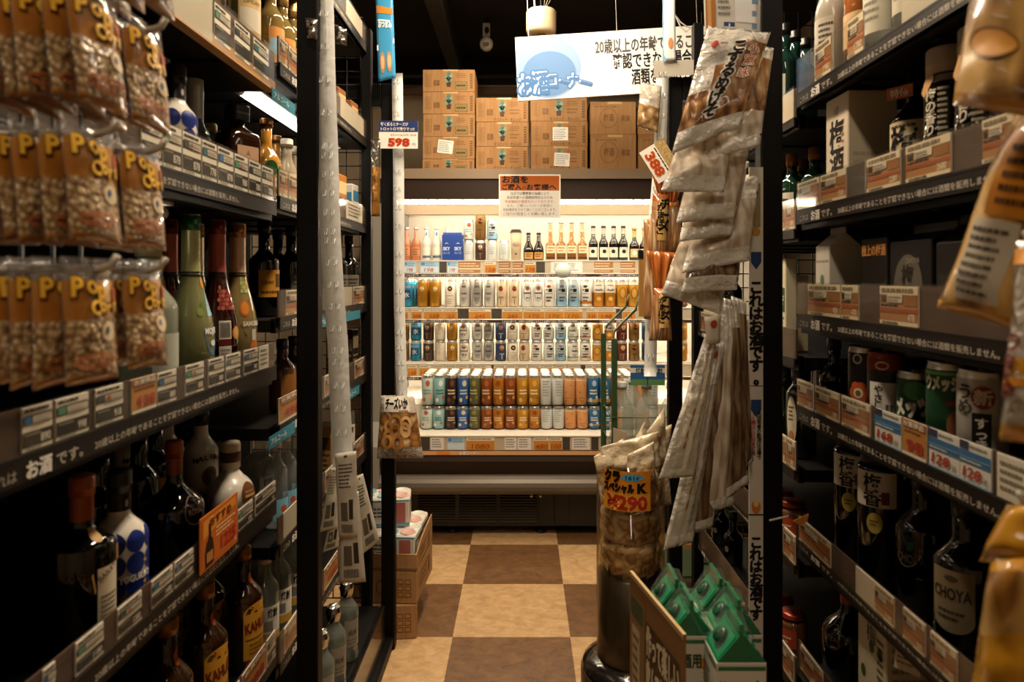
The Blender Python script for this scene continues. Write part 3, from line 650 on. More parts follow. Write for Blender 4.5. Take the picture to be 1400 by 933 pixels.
def o_block(cap='#a8382a', bot=None, blk='#1b1714'):
    def f(b, h, W):
        if bot: b.rect(-.1, .03 * h + .006, .1, .3 * h, P(bot), 0, W, .0005)
        b.ell(-.002, .74 * h, .013, .05 * h, P(cap), 0, W); b.rect(-.004, .54 * h, .018, .66 * h, P(blk), 0, W, .0012); b.rect(-.02, .6 * h, -.007, .64 * h, P(blk), 0, W, .0012)
        b.rect(-.022, .47 * h, .022, .49 * h, P('#6f685c'), 0, W); b.lines(-.018, .18 * h, .018, .4 * h, 2, P('#3c372f'), 0, W, fill=.6)
    return f
def o_goldA(b, h, W):
    b.rect(-.103, .52 * h, .103, h - .017, P('#e9e0cf'), 0, W, .0005); b.text('Asahi', 0, .58 * h, .016, INK, 0, W, .0014, .046, 'c', .03); b.lines(-.02, .74 * h, .02, .82 * h, 1, P('#7a6f5f'), 0, W); b.ell(0, .3 * h, .014, .012, P('#e0b25e'), 0, W)
def o_gold2(b, h, W):
    b.rect(-.103, .8 * h, .103, h - .017, P('#eee4d0'), 0, W, .0005); b.ring(0, .5 * h, .02, .2 * h, .003, P('#6a4414'), 0, W); b.ell(0, .5 * h, .014, .14 * h, P('#d2a04a'), 0, W)
def o_teal(b, h, W):
    b.rect(-.1, .82 * h, .1, h - .017, P('#3fa6cc'), 0, W, .0005); b.rect(-.024, .3 * h, .024, .62 * h, P('#23355a'), 0, W, .0008); b.text('氷', 0, .36 * h, .026, P('#b9c9d6'), 0, W, .0014, None, 'c', .02); b.rect(-.028, .68 * h, .028, .78 * h, P('#7e95a8'), 0, W, .001)
def o_fruit(c1, c2, txt='#e6dccb', word=None):
    def f(b, h, W):
        b.ell(.004, .74 * h, .012, .1 * h, P(c1), 0, W, n=12); b.ell(-.016, .2 * h, .009, .07 * h, P(c1), 0, W, n=12); b.ell(.018, .28 * h, .008, .06 * h, P(c2), 0, W, n=12)
        b.lines(-.02, .36 * h, .02, .56 * h, 2, P(txt), 0, W, ragged=.1, fill=.5)
    return f
def o_pale(c='#9aa6a6'):
    def f(b, h, W): b.lines(-.02, .3 * h, .02, .85 * h, 6, P(c), 0, W, ragged=.4); b.ell(0, .62 * h, .012, .12 * h, P('#d2d6d2'), 0, W, .0006)
    return f
def o_swash(c='#8a4a22'):
    def f(b, h, W): b.poly([(-.014, .4 * h), (.016, .66 * h), (.012, .7 * h), (-.018, .46 * h)], P(c), 0, W); b.rect(-.1, .9 * h - .012, .1, .9 * h - .008, P('#efe0c8'), 0, W, .0005); b.lines(-.018, .12 * h, .018, .3 * h, 2, P('#b57a48'), 0, W)
    return f
def o_none(b, h, W): pass
def o_bot(c, inner):
    def f(b, h, W): inner(b, h, W); b.rect(-.103, .02, .103, .22 * h, P(c), 0, W, .0007)
    return f
KIND = {'gold': ('#a8761c', o_emb('#c8a468', '#efe6d2'), .5, 'gold can with white emblem'),
        'star': ('#e9e2d4', o_star, 0, 'white can with black star disc'),
        'dry': ('#cbc7be', o_asahi('#a9a59c'), .5, 'silver can with black lettering'),
        'dryd': ('#b5b1a8', o_asahi('#85817a'), .5, 'dull silver can, dark oval'),
        'cream': ('#d8c1a0', o_emb('#6a3a24', '#b8402c', '#6f5034'), .1, 'cream can with a dark red emblem'),
        'ring': ('#e6e4dc', o_ring(), 0, 'white can with a grey green ring'),
        'ringb': ('#eae3d4', o_ring('#7d6a50'), 0, 'white can with a brown ring'),
        'block': ('#e6e1d6', o_block(), 0, 'white can with red crest'),
        'blockw': ('#dedfd8', o_block('#55604f', None, '#23281f'), 0, 'white can with a dark green crest'),
        'bluew': ('#b4c3cb', o_block('#77808a', '#7fa9c4'), .2, 'pale blue can with a black block'),
        'obot': ('#e6e2d6', o_bot('#b8692a', o_block('#3c3630', None)), 0, 'white can with an orange foot'),
        'gbot': ('#e4e2d8', o_bot('#5d7a4a', o_asahi('#d5d2c6')), 0, 'white can with green foot'),
        'goldA': ('#bd7d26', o_goldA, .3, 'gold can with white top'),
        'gold2': ('#c58d2e', o_gold2, .3, 'gold can with brown ring'),
        'teal': ('#1b7f9e', o_teal, .3, 'turquoise can with navy panel'),
        'brown': ('#35211a', o_emb('#8d6c50', '#d8c4a8', '#8a6a4c'), .2, 'dark brown can with a beige emblem'),
        'plain': ('#e2d6c0', o_pale('#b9a98c'), 0, 'plain off-white can'),
        'navy': ('#2a3a5a', o_emb('#a5683a', '#d5b078', '#c9c5bd'), .3, 'navy can with a brown emblem'),
        'dred': ('#542218', o_emb('#c8a060', '#e6d0a0', '#b98a50'), .2, 'dark red can with a gold emblem'),
        'gdark': ('#7d5a24', o_emb('#2d211a', '#bb5a2a', '#2d211a'), .3, 'dull gold can with a black emblem'),
        'tealw': ('#c2d3cb', o_fruit('#b5604a', '#e0a080', '#7f9a94'), 0, 'pale green can with reddish fruit'),
        'tealb': ('#8fbfc2', o_fruit('#dfe6dd', '#b5604a', '#466a70'), 0, 'aqua can with white fruit'),
        'choc': ('#331f18', o_fruit('#6b4a38', '#8c6a50', '#d9c6ae'), .1, 'dark brown can'),
        'blue': ('#2a5fa6', o_fruit('#d6c79a', '#d9a77a', '#d5d8d8'), .1, 'bright blue can'),
        'olive': ('#5c5a34', o_fruit('#8a8850', '#7c7a48', '#b9b58a'), .1, 'olive green can'),
        'amber': ('#82421a', o_fruit('#a8662a', '#c58a4a', '#e0c8a4'), .1, 'amber brown can'),
        'honey': ('#b0701f', o_fruit('#8c4f1c', '#d6a04a', '#e6cfa0'), .2, 'honey coloured can'),
        'mustard': ('#c08a28', o_fruit('#d8b058', '#a06c1c', '#efe0b8'), .2, 'mustard yellow can'),
        'ice': ('#d5d9d6', o_pale(), .1, 'icy white can with grey print'),
        'peach': ('#d69a62', o_swash(), .1, 'peach can with brown stroke'),
        'blugold': ('#2f6f9e', o_bot('#b58a3e', o_fruit('#b9c9d6', '#cfd8dd')), .2, 'blue can with a golden foot')}
def cank(k, h): d = KIND[k]; return can(k, h, d[0], d[1], d[2])
SEEN = {}
def ordn(key):
    SEEN[key] = SEEN.get(key, 0) + 1
    return SEEN[key]
G2, G3, G4 = 'tall cans on the second cooler shelf', 'short cans on the third cooler shelf', 'cans on the bottom deck of the cooler'
def canrow(items, y, z, h, row, grp, behind=0, gap=.068):
    count = {}
    for x, k in items: count[k] = count.get(k, 0) + 1
    idx = {}
    for x, k in items:
        idx[k] = idx.get(k, 0) + 1
        d = KIND[k][3]
        w = '' if count[k] == 1 else ORD[idx[k]] + ' '
        for q in range(behind + 1):
            X = (x - CX) / F * y
            dep = '' if q == 0 else ', ' + ORD[q + 1] + ' in depth'
            lab = w + d + ', ' + row + dep.replace(' in depth', ' back' if len((w + d + row).split()) > 11 else ' in depth')
            put(cank(k, h), lab, 'can', (X, y + .034 + q * gap, z + .0008), RN.uniform(-.25, .25), grp)
row2 = [(577, 'gold'), (593.5, 'gold'), (615, 'star'), (635, 'dry'), (651.5, 'dryd'), (669, 'dry'), (686, 'cream'), (702.5, 'cream'), (719.5, 'ring'), (735.5, 'ring'), (752, 'block'), (768.5, 'bluew'),
        (785.5, 'bluew'), (802.5, 'obot'), (819, 'goldA'), (835, 'goldA'), (851.5, 'gold2'), (867.5, 'gold2'), (886, 'gold'), (934, 'dred')]
canrow(row2, KY + .012, 1.488 - .279, .168, 'tall can shelf', G2, 1)
row3 = [(551, 'gdark'), (567.5, 'teal'), (585, 'brown'), (601, 'plain'), (617.5, 'gold'), (634.5, 'ringb'), (652, 'dry'), (668, 'dryd'), (684.5, 'navy'), (700.5, 'star'), (717, 'cream'), (734, 'block'), (750.5, 'blockw'), (767, 'bluew'),
        (784, 'gbot'), (801, 'obot'), (818, 'gold2'), (834.5, 'goldA'), (851, 'dred'), (868, 'gdark'), (886, 'navy'), (934, 'gold')]
canrow(row3, KY + .012, .886, .122, 'short can shelf, lower tier', G3)
canrow(row3, KY + .016, 1.008, .122, 'short can shelf, upper tier', G3)
row4 = [(582, 'tealw'), (598, 'tealb'), (615.5, 'choc'), (632.5, 'blue'), (650, 'olive'), (668, 'amber'), (686, 'honey'), (702.5, 'amber'), (718, 'mustard'), (734.5, 'honey'), (753.5, 'ice'), (770, 'ice'), (787.5, 'peach'), (804, 'peach'), (822, 'blugold'), (840, 'blugold'), (860, 'peach'), (880, 'ice'), (900, 'peach'), (932, 'ice')]
row4 = [(582.5 + 16.5 * i, k) for i, (x, k) in enumerate(row4)]
canrow(row4, 3.715, .557, .122, 'bottom deck lower tier', G4)
row4t = [(583.5, 'tealw'), (600, 'tealb'), (616.5, 'choc'), (633, 'blue'), (650.5, 'olive'), (668, 'amber'), (685, 'honey'), (701.5, 'amber'), (717, 'mustard'), (734, 'mustard'), (750.5, 'ice'), (766.5, 'ice'), (783, 'peach'), (799, 'peach'), (818, 'blugold'), (836, 'blugold'), (857, 'peach'), (878, 'ice'), (900, 'peach'), (930, 'ice')]
row4t = [(583.5 + 16.3 * i, k) for i, (x, k) in enumerate(row4t)]
canrow(row4t, 3.735, .680, .168, 'bottom deck upper tier', G4, 3, .075)
# support under the upper tier at the back (a deck step hidden by the front cans)
b = MB(); b.box(KX0 + .06, 3.80, .553, KX1 - .06, 4.4, .678, KW); kp('deck_step', b)
# tall turquoise cans stacked at the left end of shelf two
for q in range(3):
    for lv in range(1):
        put(cank('teal', .168), 'turquoise tall can at the left end of the tall can shelf, %s from the front' % ORD[q + 1], 'can', ((556.5 + q * 4.5 - CX) / F * (KY + .05 + q * .07), KY + .05 + q * .07, 1.21), .1, G2)
# -------- bottles and packs on the upper cooler shelf
def bprof(R, H, zs, zn, rn, base=.004, lip=0.):
    p = [(0, .002), (R - .006, 0), (R, base), (R, zs)]
    for k in range(1, 9):
        t = k / 8; p.append((R + (rn - R) * (.5 - .5 * math.cos(PI * t)), zs + (zn - zs) * t))
    p += [(rn, H)] if not lip else [(rn, H - .014), (rn + lip, H - .012), (rn + lip, H - .004), (rn, H)]
    return p + [(0, H)]
def bottle(key, H, R, zs, zn, rn, mat, cap=None, foil=None, labels=(), n=24, fill=None, prof=None, lip=0., name='bottle'):
    """cap=(height, radius, material); foil=(z0, material) skin round the neck; labels=[(z0, z1, halfwidth, material, fn)]"""
    def fn():
        pr = prof or bprof(R, H, zs, zn, rn, lip=lip); b = MB(); b.lathe(pr, mat, n)
        out = [(name, b, None)]
        W = radfun(pr, R)
        if fill:
            f = MB(); fz, fm = fill; q = [(max(r - .004, 0), max(z, .008)) for r, z in pr if z < fz]; rr = W(fz) - .004
            f.lathe(q + [(rr, fz), (0, fz)], fm, n); out.append(('liquid', f, None))
        if foil:
            f = MB(); z0, fm = foil; q = [(W(z0) + .0008, z0)] + [(r + .0008, z) for r, z in pr if z > z0 and r > 0]
            f.lathe(q, fm, n); out.append(('foil', f, None))
        if cap:
            c = MB(); ch, cr, cm = cap; c.lathe([(rn, H - ch), (cr, H - ch), (cr, H - ch * .66), (cr + .0006, H - ch * .64), (cr, H - ch * .6), (cr, H - .002), (cr - .002, H + .001), (0, H + .001)], cm, n); out.append(('cap', c, None))
        for i, L in enumerate(labels):
            l = MB(); z0, z1, hw, lm, g = L
            if lm: l.rect(-hw, z0, hw, z1, lm, 0, W, .0007)
            if g: g(l, W)
            out.append(('label', l, None))
        return out
    return proto(('bottle', key), fn)
AMBERG = std('amber_glass', '#2a1608', .08, 0, .6); DARKG = std('dark_glass', '#0c0907', .07, 0, .6); GREENG = std('green_glass', '#12301f', .08, 0, .6)
GOLDLIQ = std('golden_drink', '#9c6a12', .15, 0, .5); PINKLIQ = std('pink_drink', '#b8704c', .2, 0, .5); PALELIQ = std('pale_drink', '#cfc6b4', .2, 0, .5)
def lbl(col, fn=None, z0=.03, z1=.08, hw=.03): return (z0, z1, hw, P(col), fn)
def ltxt(t, z, h, col, w, bold=.03): return lambda l, W: l.text(t, 0, z, h, P(col), 0, W, .0013, w, 'c', bold)
k_pink = bottle('kpink', .2, .028, .10, .15, .012, PINKLIQ, (.012, .014, CHROME), None, [lbl('#c98a63', lambda l, W: l.lines(-.02, .03, .02, .075, 3, P('#7a4a30'), 0, W))])
k_clear = bottle('kclear', .2, .029, .10, .155, .012, std('frost_drink', '#d8d2c4', .25, 0, .4), (.012, .014, SILV), None, [(.150, .172, .012, P('#3c8fb4'), None), lbl('#ded8ca', lambda l, W: l.rect(-.026, .016, .026, .03, P('#4b6270'), 0, W), .035, .08)])
k_dark = bottle('kdark', .168, .031, .06, .13, .012, DARKG, (.01, .014, P('#2a2018')), None, [lbl('#b58a50', lambda l, W: l.lines(-.02, .02, .02, .045, 2, P('#5a3a1c'), 0, W), .01, .05)])
k_gold = bottle('kgold', .235, .0305, .095, .125, .0145, clear('thin_glass', '#f4ead8', '#f4ead8', .02, .04), (.01, .0155, SILV), None, [lbl('#e8d6b0', lambda l, W: (l.lines(-.022, .05, .022, .085, 2, P('#a8602c'), 0, W), l.rect(-.03, .008, .03, .022, P('#4a2a14'), 0, W)), .045, .09)], fill=(.175, GOLDLIQ))
k_stout = bottle('kstout', .21, .0285, .10, .145, .013, DARKG, (.014, .0145, P('#3a332c')), (.16, P('#b9b2a6')), [lbl('#ddd3bd', lambda l, W: l.ell(0, .055, .012, .012, INK, 0, W), .02, .08)])
k_cham = bottle('kcham', .2, .030, .085, .135, .012, DARKG, (.016, .015, P('#c9a06a')), (.14, P('#c9a06a')), [lbl('#d9a878', lambda l, W: l.ell(0, .045, .014, .014, P('#efe0c8'), 0, W), .02, .07)])
GB = 'bottles on the upper cooler shelf'
Y1 = KY + .05
def kb(pr, x, label, dy=0.): put(pr, label, 'bottle', ((x - CX) / F * (Y1 + dy), Y1 + dy, 1.489), RN.uniform(-.2, .2), GB)
for x, pr, l in ((556, k_pink, 'pink bottle at the far left of the upper cooler shelf'), (569, k_pink, 'second pink bottle on the upper cooler shelf, beside the frosted ones'),
                 (583, k_clear, 'frosted bottle with a blue neck band beside the pink bottles'), (597, k_clear, 'frosted bottle with a blue neck band beside the navy pack'),
                 (722.5, k_dark, 'dark brown bottle with a tan label beside the tall cream can'), (736.5, k_dark, 'dark brown bottle with a tan label beside the golden bottles'),
                 (752.5, k_gold, 'golden drink bottle with a clear neck, first of the golden row'), (767, k_gold, 'golden drink bottle with a clear neck, second of the golden row'),
                 (781.5, k_gold, 'golden drink bottle with a clear neck, third of the golden row'), (796, k_gold, 'golden drink bottle with a clear neck, last of the golden row'),
                 (811, k_stout, 'black stout bottle with a silver neck beside the golden row'), (825, k_stout, 'black stout bottle with a silver neck, second of the black row'), (839, k_stout, 'black stout bottle with a silver neck, third of the black row'),
                 (852, k_stout, 'black stout bottle with a silver neck, last of the black row'), (867, k_cham, 'dark bottle with a tan neck beside the black stout bottles'), (881, k_cham, 'dark bottle with a tan neck at the right of the upper cooler shelf'), (934, k_cham, 'dark bottle with a tan neck seen past the black post')):
    kb(pr, x, l)
def navypack():
    b = MB(); b.box(-.062, -.03, 0, .062, .03, .155, P('#1f3d86'), .003); b.box(-.055, -.028, .155, .055, .028, .168, P('#27478f'))
    for s in (-1, 1):
        b.text('SKY', s * .034, .062, .022, P('#cdd5e2'), -.0305, w=.042, al='c', bold=.03); b.text('BLUE', s * .034, .04, .014, P('#6f86b8'), -.0305, w=.04, al='c', bold=.03)
        b.poly([(s * .034 - .012, .1), (s * .034, .108), (s * .034 + .014, .1), (s * .034, .103)], P('#cdd5e2'), -.0305)
    for s in (-1, 1): b.lathe([(.013, .168), (.013, .2), (.012, .203), (0, .203)], P('#c9ccd2'), 14, s * .03, 0)
    return b
thing('drink_pack', navypack(), 'navy blue twin pack of drinks on the upper cooler shelf', 'drinks', ((619 - CX) / F * Y1, Y1, 1.489))
for x, k0, k1, l in ((641, 'ice', 'tealw', 'beside the navy pack'), (657, 'brown', 'gdark', 'next to the pale blue cans'), (673, 'ice', 'bluew', 'left of the small white can'), ):
    put(cank(k0, .122), KIND[k0][3].split(' with')[0] + ' under another can, upper cooler shelf, ' + l, 'can', ((x - CX) / F * Y1, Y1, 1.489), 0, GB)
    put(cank(k1, .168 if k1 == 'gdark' else .122), KIND[k1][3].split(' with')[0] + ' on top of another, upper cooler shelf, ' + l, 'can', ((x - CX) / F * Y1, Y1, 1.6125), 0, GB)
put(cank('ice', .122), 'small white can alone beside the tall cream can, upper shelf', 'can', ((689.5 - CX) / F * Y1, Y1, 1.489), 0, GB)
def cup():
    b = MB(); pr = [(0, 0), (.028, 0), (.034, .15), (.034, .165), (.036, .167), (.036, .175), (.03, .18), (.03, .188), (0, .188)]
    b.lathe(pr, P('#dcc8a8'), 20, mfun=lambda i, p: P('#2c241d') if i > 3 else P('#dcc8a8')); W = radfun(pr, .031)
    b.ring(0, .095, .02, .014, .002, P('#3a2f26'), 0, W); b.text('Cafe', 0, .09, .011, P('#3a2f26'), 0, W, .0014, .026, 'c', .02); b.ell(0, .04, .006, .006, P('#3a2f26'), 0, W)
    return [('drink_cup', b, None)]
put(proto('cup', cup), 'tall cream can with a black lid on the upper cooler shelf', 'can', ((705.5 - CX) / F * Y1, Y1, 1.489))
# small paper ball display sign hanging from the upper rail
b = MB(); b.lathe([(0, -.045), (.025, -.04), (.042, -.02), (.046, 0), (.042, .02), (.025, .04), (0, .045)], P('#cfd8cf'), 20)
thing('paper_ball', b, 'small pale round paper ornament on the upper cooler rail', 'ornament', ((770 - CX) / F * 3.97, 3.97, zpx(370, 3.97)))
# the notice hanging from the fascia
b = MB(); w2, h2 = .324, .228
b.box(0, 0, 0, w2, .003, h2, WHITE); b.rect(.007, .143, w2 - .007, h2 - .007, P('#ae5a1a'), -.0005); b.rect(.007, .007, w2 - .007, .143, P('#ded9d0'), -.0005)
b.text('お酒を', .018, .186, .033, INK, -.001, w=.135, bold=.03); b.text('ご購入', .018, .150, .026, INK, -.001, w=.1, bold=.03); b.text('の', .122, .150, .019, INK, -.001); b.text('お客様へ', .146, .150, .026, INK, -.001, w=.155, bold=.03)
for k, (t, wd, c) in enumerate((('当店では警察署の指導により', .2, '#3c3934'), ('未成年者への酒類販売防止のため', .24, '#3c3934'), ('年齢確認の実施を行っております。', .26, '#b0603a'), ('なお、ご購入いただくお客様に', .24, '#8a847a'), ('年齢確認をさせて頂くことがございます。', .28, '#6a5f54'), ('ご協力の程宜しくお願い致します。', .28, '#6a5f54'))):
    b.text(t, w2 / 2, .122 - k * .0215, .014, P(c), -.001, w=wd, al='c')
thing('notice_poster', b, 'orange and white notice for customers buying alcohol hanging on the cooler fascia', 'sign', (*at(682, 298, 3.57)[:2], zpx(298, 3.57)))
# ================================================================== CARTONS ON TOP OF THE COOLER
def carton(w, h, d, style, slip=None, seed=0):
    b = MB(); b.box(-w / 2, 0, 0, w / 2, d, h, CARD, .002)
    y = -.0006; br = P('#7d5a34'); dk = P('#4a3420')
    def frame(x0, z0, x1, z1, t, c):
        for a in ((x0, z0, x1, z0 + t), (x0, z1 - t, x1, z1), (x0, z0, x0 + t, z1), (x1 - t, z0, x1, z1)): b.rect(*a, c, y)
    if style < 2:
        frame(-.46 * w, .22 * h, -.34 * w, .78 * h, .002, br); b.lines(-.44 * w, .26 * h, -.36 * w, .74 * h, 7, br, y, seed=seed)
        b.rect(-.29 * w, .28 * h, -.18 * w, .52 * h, P('#6b4a2a'), y); b.lines(-.28 * w, .3 * h, -.19 * w, .5 * h, 3, CARD, y - .0004, seed=seed + 1)
        cx, cz = (.0 if style == 0 else .0), .62 * h
        b.poly([(cx - .05 * w, cz - .16 * h), (cx + .05 * w, cz - .16 * h), (cx + .035 * w, cz - .4 * h), (cx - .035 * w, cz - .4 * h)], dk, y)
        for dx, dz, c in ((-.04, .06, '#6f8f80'), (.04, .08, '#84a090'), (0, .2, '#5f8070'), (0, -.04, '#4d6a5c'), (-.035, -.1, '#7a9a8a'), (.04, -.08, '#6f8f80')): b.ell(cx + dx * w, cz + dz * h, .035 * w, .11 * h, P(c), y - .0004, n=10)
        b.lines(.14 * w, .62 * h, .34 * w, .84 * h, 3, br, y, seed=seed + 2)
        if style == 0: frame(.12 * w, .1 * h, .36 * w, .46 * h, .0025, P('#4f5a3c')); b.rect(.13 * w, .13 * h, .35 * w, .43 * h, P('#8d7a4a'), y + .0002); b.lines(.15 * w, .2 * h, .33 * w, .36 * h, 1, dk, y, fill=.5)
        else: b.text('マスカット・オレンジ', .1 * w, .05 * h, .12 * h, dk, y, w=.52 * w, al='c', bold=.01); b.lines(.14 * w, .3 * h, .34 * w, .55 * h, 2, br, y, seed=seed + 5)
        b.rect(.41 * w, .15 * h, .46 * w, .82 * h, P('#6b4a2a'), y); b.lines(.415 * w, .18 * h, .455 * w, .8 * h, 6, CARD, y - .0004, ragged=0)
    else:
        b.ring(-.1 * w, .5 * h, .2 * w, .3 * h, .003, br, y); b.text('梅酒', -.1 * w, .42 * h, .2 * h, br, y, w=.22 * w, al='c', bold=.02); b.text('果実', .27 * w, .42 * h, .16 * h, br, y, w=.2 * w, al='c', bold=.02)
        b.lines(-.4 * w, .82 * h, .1 * w, .88 * h, 1, br, y); b.box(-w / 2, -.0004, h - .02, -w / 2 + .06, d, h + .0006, P('#9a7248'))
    o = []
    b.rect(-.03, .93 * h, .05, h, std('tape', '#c7a878', .25), y)
    if slip:
        m = MB(); sx, sz, r = slip; M = Matrix.Translation((sx * w, -.0012, sz * h)) @ Matrix.Rotation(r, 4, 'Y')
        m.box(-.042, -.0005, -.036, .042, .0005, .036, WHITE); m.lines(-.036, -.03, .036, .03, 6, P('#8a98a0'), -.0009, seed=seed); m.xf(M); o.append(m)
    return b, o
YB = 3.72
def boxcol(x0, x1, ys, styles, slips, names, grp):
    for (ya, yb), st, sl, nm in zip(ys, styles, slips, names):
        w = (x1 - x0) / F * YB - .004; z1, z0 = zpx(ya, YB), max(zpx(yb, YB), 1.9685)
        b, o = carton(w, z1 - z0 - .0008, .26, st, sl, int(ya))
        t = thing('cardboard_carton', b, nm, 'box', (((x0 + x1) / 2 - CX) / F * YB + RN.uniform(-.002, .002), YB, z0), 0, grp)
        for m in o: part('paper_slip', m, t, 'white paper slip taped on')
GC = 'cardboard cartons on top of the cooler'
boxcol(577.5, 649.5, ((95, 125.5), (125.5, 156), (156, 187), (187, 217.5), (217.5, 233)), (0, 0, 0, 0, 0), (None, None, None, (-.06, .55, .12), None),
       ('topmost cardboard carton of the tall left stack on the cooler', 'second cardboard carton from the top of the tall left stack', 'middle cardboard carton of the tall left stack of five', 'cardboard carton with a paper slip in the tall left stack', 'lowest cardboard carton of the tall left stack on the cooler'), GC)
boxcol(646.5 + 4, 723, ((133.5, 167), (167, 200.5), (200.5, 233)), (1, 1, 1), (None, None, None), ('top carton of the second stack with muscat orange print', 'middle carton of the second stack with muscat orange print', 'lowest carton of the second stack with muscat orange print'), GC)
boxcol(725, 803.5, ((132, 166), (166, 200), (200, 233)), (1, 1, 1), (None, (.02, .5, 0), (.05, .45, .05)), ('top carton of the third stack, half hidden by the white sign', 'middle carton of the third stack with a straight paper slip', 'lowest carton of the third stack with a paper slip'), GC)
boxcol(806.5, 870, ((139, 184), (184, 233)), (2, 2), (None, None), ('larger upper carton with faint round print below the sign', 'larger lower carton with faint round print below the sign'), GC)
boxcol(872, 935, ((145, 184), (184, 233)), (2, 2), (None, None), ('upper carton at the right end behind the hanging snacks', 'lower carton at the right end behind the hanging snacks'), GC)
# ================================================================== HANGING SIGN, CEILING UNITS
YS = 3.02; sw = 268 / F * YS; sh = 87 / F * YS
sg = empty('hanging_sign', 'long white hanging sign marking the alcohol corner with blue circle logo', 'sign', at(708, 138, YS), rot=(0, -.045 + .0, -.06))
b = MB(); pts = [(0, 0), (sw, 0), (sw, sh), (0, sh)]; b.prism(pts, 0, .012, std('sign_white', '#f4f1ea', .35)); part('panel', b, sg)
b = MB(); y = -.0008
b.ell(.145, sh / 2 - .005, .142, .133, P('#86a6cc'), y, n=40)
for k, (dz, c) in enumerate(((-.03, '#5c86b8'),)): b.ell(.145, sh / 2 + dz, .118, .1, P(c), y - .0003, n=36)
def outlined(t, x, z, h, w, c0, c1, bd, rot=0.):
    b.text(t, x, z, h, c0, y - .001, w=w, bold=bd, rot=rot); b.text(t, x, z, h, c1, y - .0016, w=w, bold=.035, rot=rot)
for i, (ch, x, z, h, w, r) in enumerate((('お', .008, .030, .085, .062, .02), ('酒', .07, .035, .085, .066, .04), ('コ', .135, .052, .062, .042, .03), ('ー', .18, .058, .05, .045, -.3), ('ナ', .222, .05, .06, .045, -.05), ('ー', .268, .048, .05, .055, -.32))):
    outlined(ch, x, z, h, w, P('#3f74ad'), P('#f3f2ee'), .11, r)
part('logo', b, sg, 'pale blue circle with outlined lettering')
b = MB()
b.text('20歳以上の年齢であることを', .352, sh - .092, .055, P('#4b4844'), y, w=.50, bold=.02); b.text('確認できない場合には', .425, sh - .163, .058, INK, y, w=.43, bold=.02); b.text('酒類を販売しません', .505, sh - .236, .06, INK, y, w=.36, bold=.02)
part('lettering', b, sg)
for x in (.06, .45, .8):
    b = MB(); b.tube([(x, .006, sh - .004), (x + .004, .006, 2.93 - at(708, 138, YS)[2] + x * -.045)], .0012, P('#b9b4aa'), 5); part('hanging_wire', b, sg)
X, Y, _ = at(740, 30, 3.4)
cl = empty('ceiling_speaker', 'round cream ceiling unit hanging above the white sign', 'ceiling unit', (X, Y, zpx(48, 3.4)))
b = MB(); b.lathe([(0, .012), (.03, .012), (.032, .0), (.06, .0), (.073, .01), (.075, .02), (.075, .112), (.07, .118), (0, .118)], std('cream_metal', '#c9b491', .45), 28); part('drum', b, cl)
b = MB(); b.lathe([(0, .003), (.022, .003), (.026, .011), (0, .011)], std('brass_dark', '#8a6a3a', .35, .6), 18); part('lens', b, cl)
b = MB(); b.tube([(-.03, 0, .117), (-.05, 0, 2.95 - zpx(48, 3.4))], .004, std('cream_metal'  , '#c9b491'), 6); b.tube([(0, 0, .117), (0, 0, 2.95 - zpx(48, 3.4))], .006, BLACK, 6)
for k in range(3): b.tube([(.01, 0, .117), (.02 + .02 * k, .01, .2), (-.03 + .03 * k, .01, .24), (.02 * k, 0, 2.95 - zpx(48, 3.4))], .0015, P('#cfc8ba'), 5)
part('cable', b, cl)
X, Y, _ = at(665, 50, 4.1)
cm = empty('security_camera', 'small white ceiling camera with a round head left of the white sign', 'camera', (X, Y, zpx(70, 4.1)))
CW = std('camera_white', '#c2bcb2', .4)
b = MB(); b.lathe([(0, 0), (.02, .003), (.036, .02), (.042, .042), (.036, .064), (.02, .08), (0, .083)], CW, 20); part('head', b, cm)
b = MB(); b.ell(0, .03, .02, .014, P('#6a5a48'), -.041); b.xf(Matrix.Identity(4)); part('lens', b, cm)
b = MB(); b.box(-.022, -.02, .085, .022, .02, .165, CW, .004); b.box(-.006, -.02, .02, .006, .0, .1, CW); b.ell(.004, .12, .014, .02, P('#2a2622'), -.0205); b.box(-.016, -.014, .165, .016, .014, .19, BLACK); b.tube([(0, 0, .19), (0, 0, 2.95 - zpx(70, 4.1))], .008, BLACK, 8); part('bracket', b, cm)
spot('sign_spot', (.25, 1.75, 2.86), (.32, 3.0, 2.3), 34, '#fff4e2', 46, .7)
sl = empty('track_spotlight', 'black ceiling spotlight aimed at the white alcohol sign', 'lamp', (.25, 1.72, 2.87))
b = MB(); b.lathe([(.03, -.02), (.035, -.02), (.035, .08), (0, .08)], BLACK, 16); part('housing', b, sl)
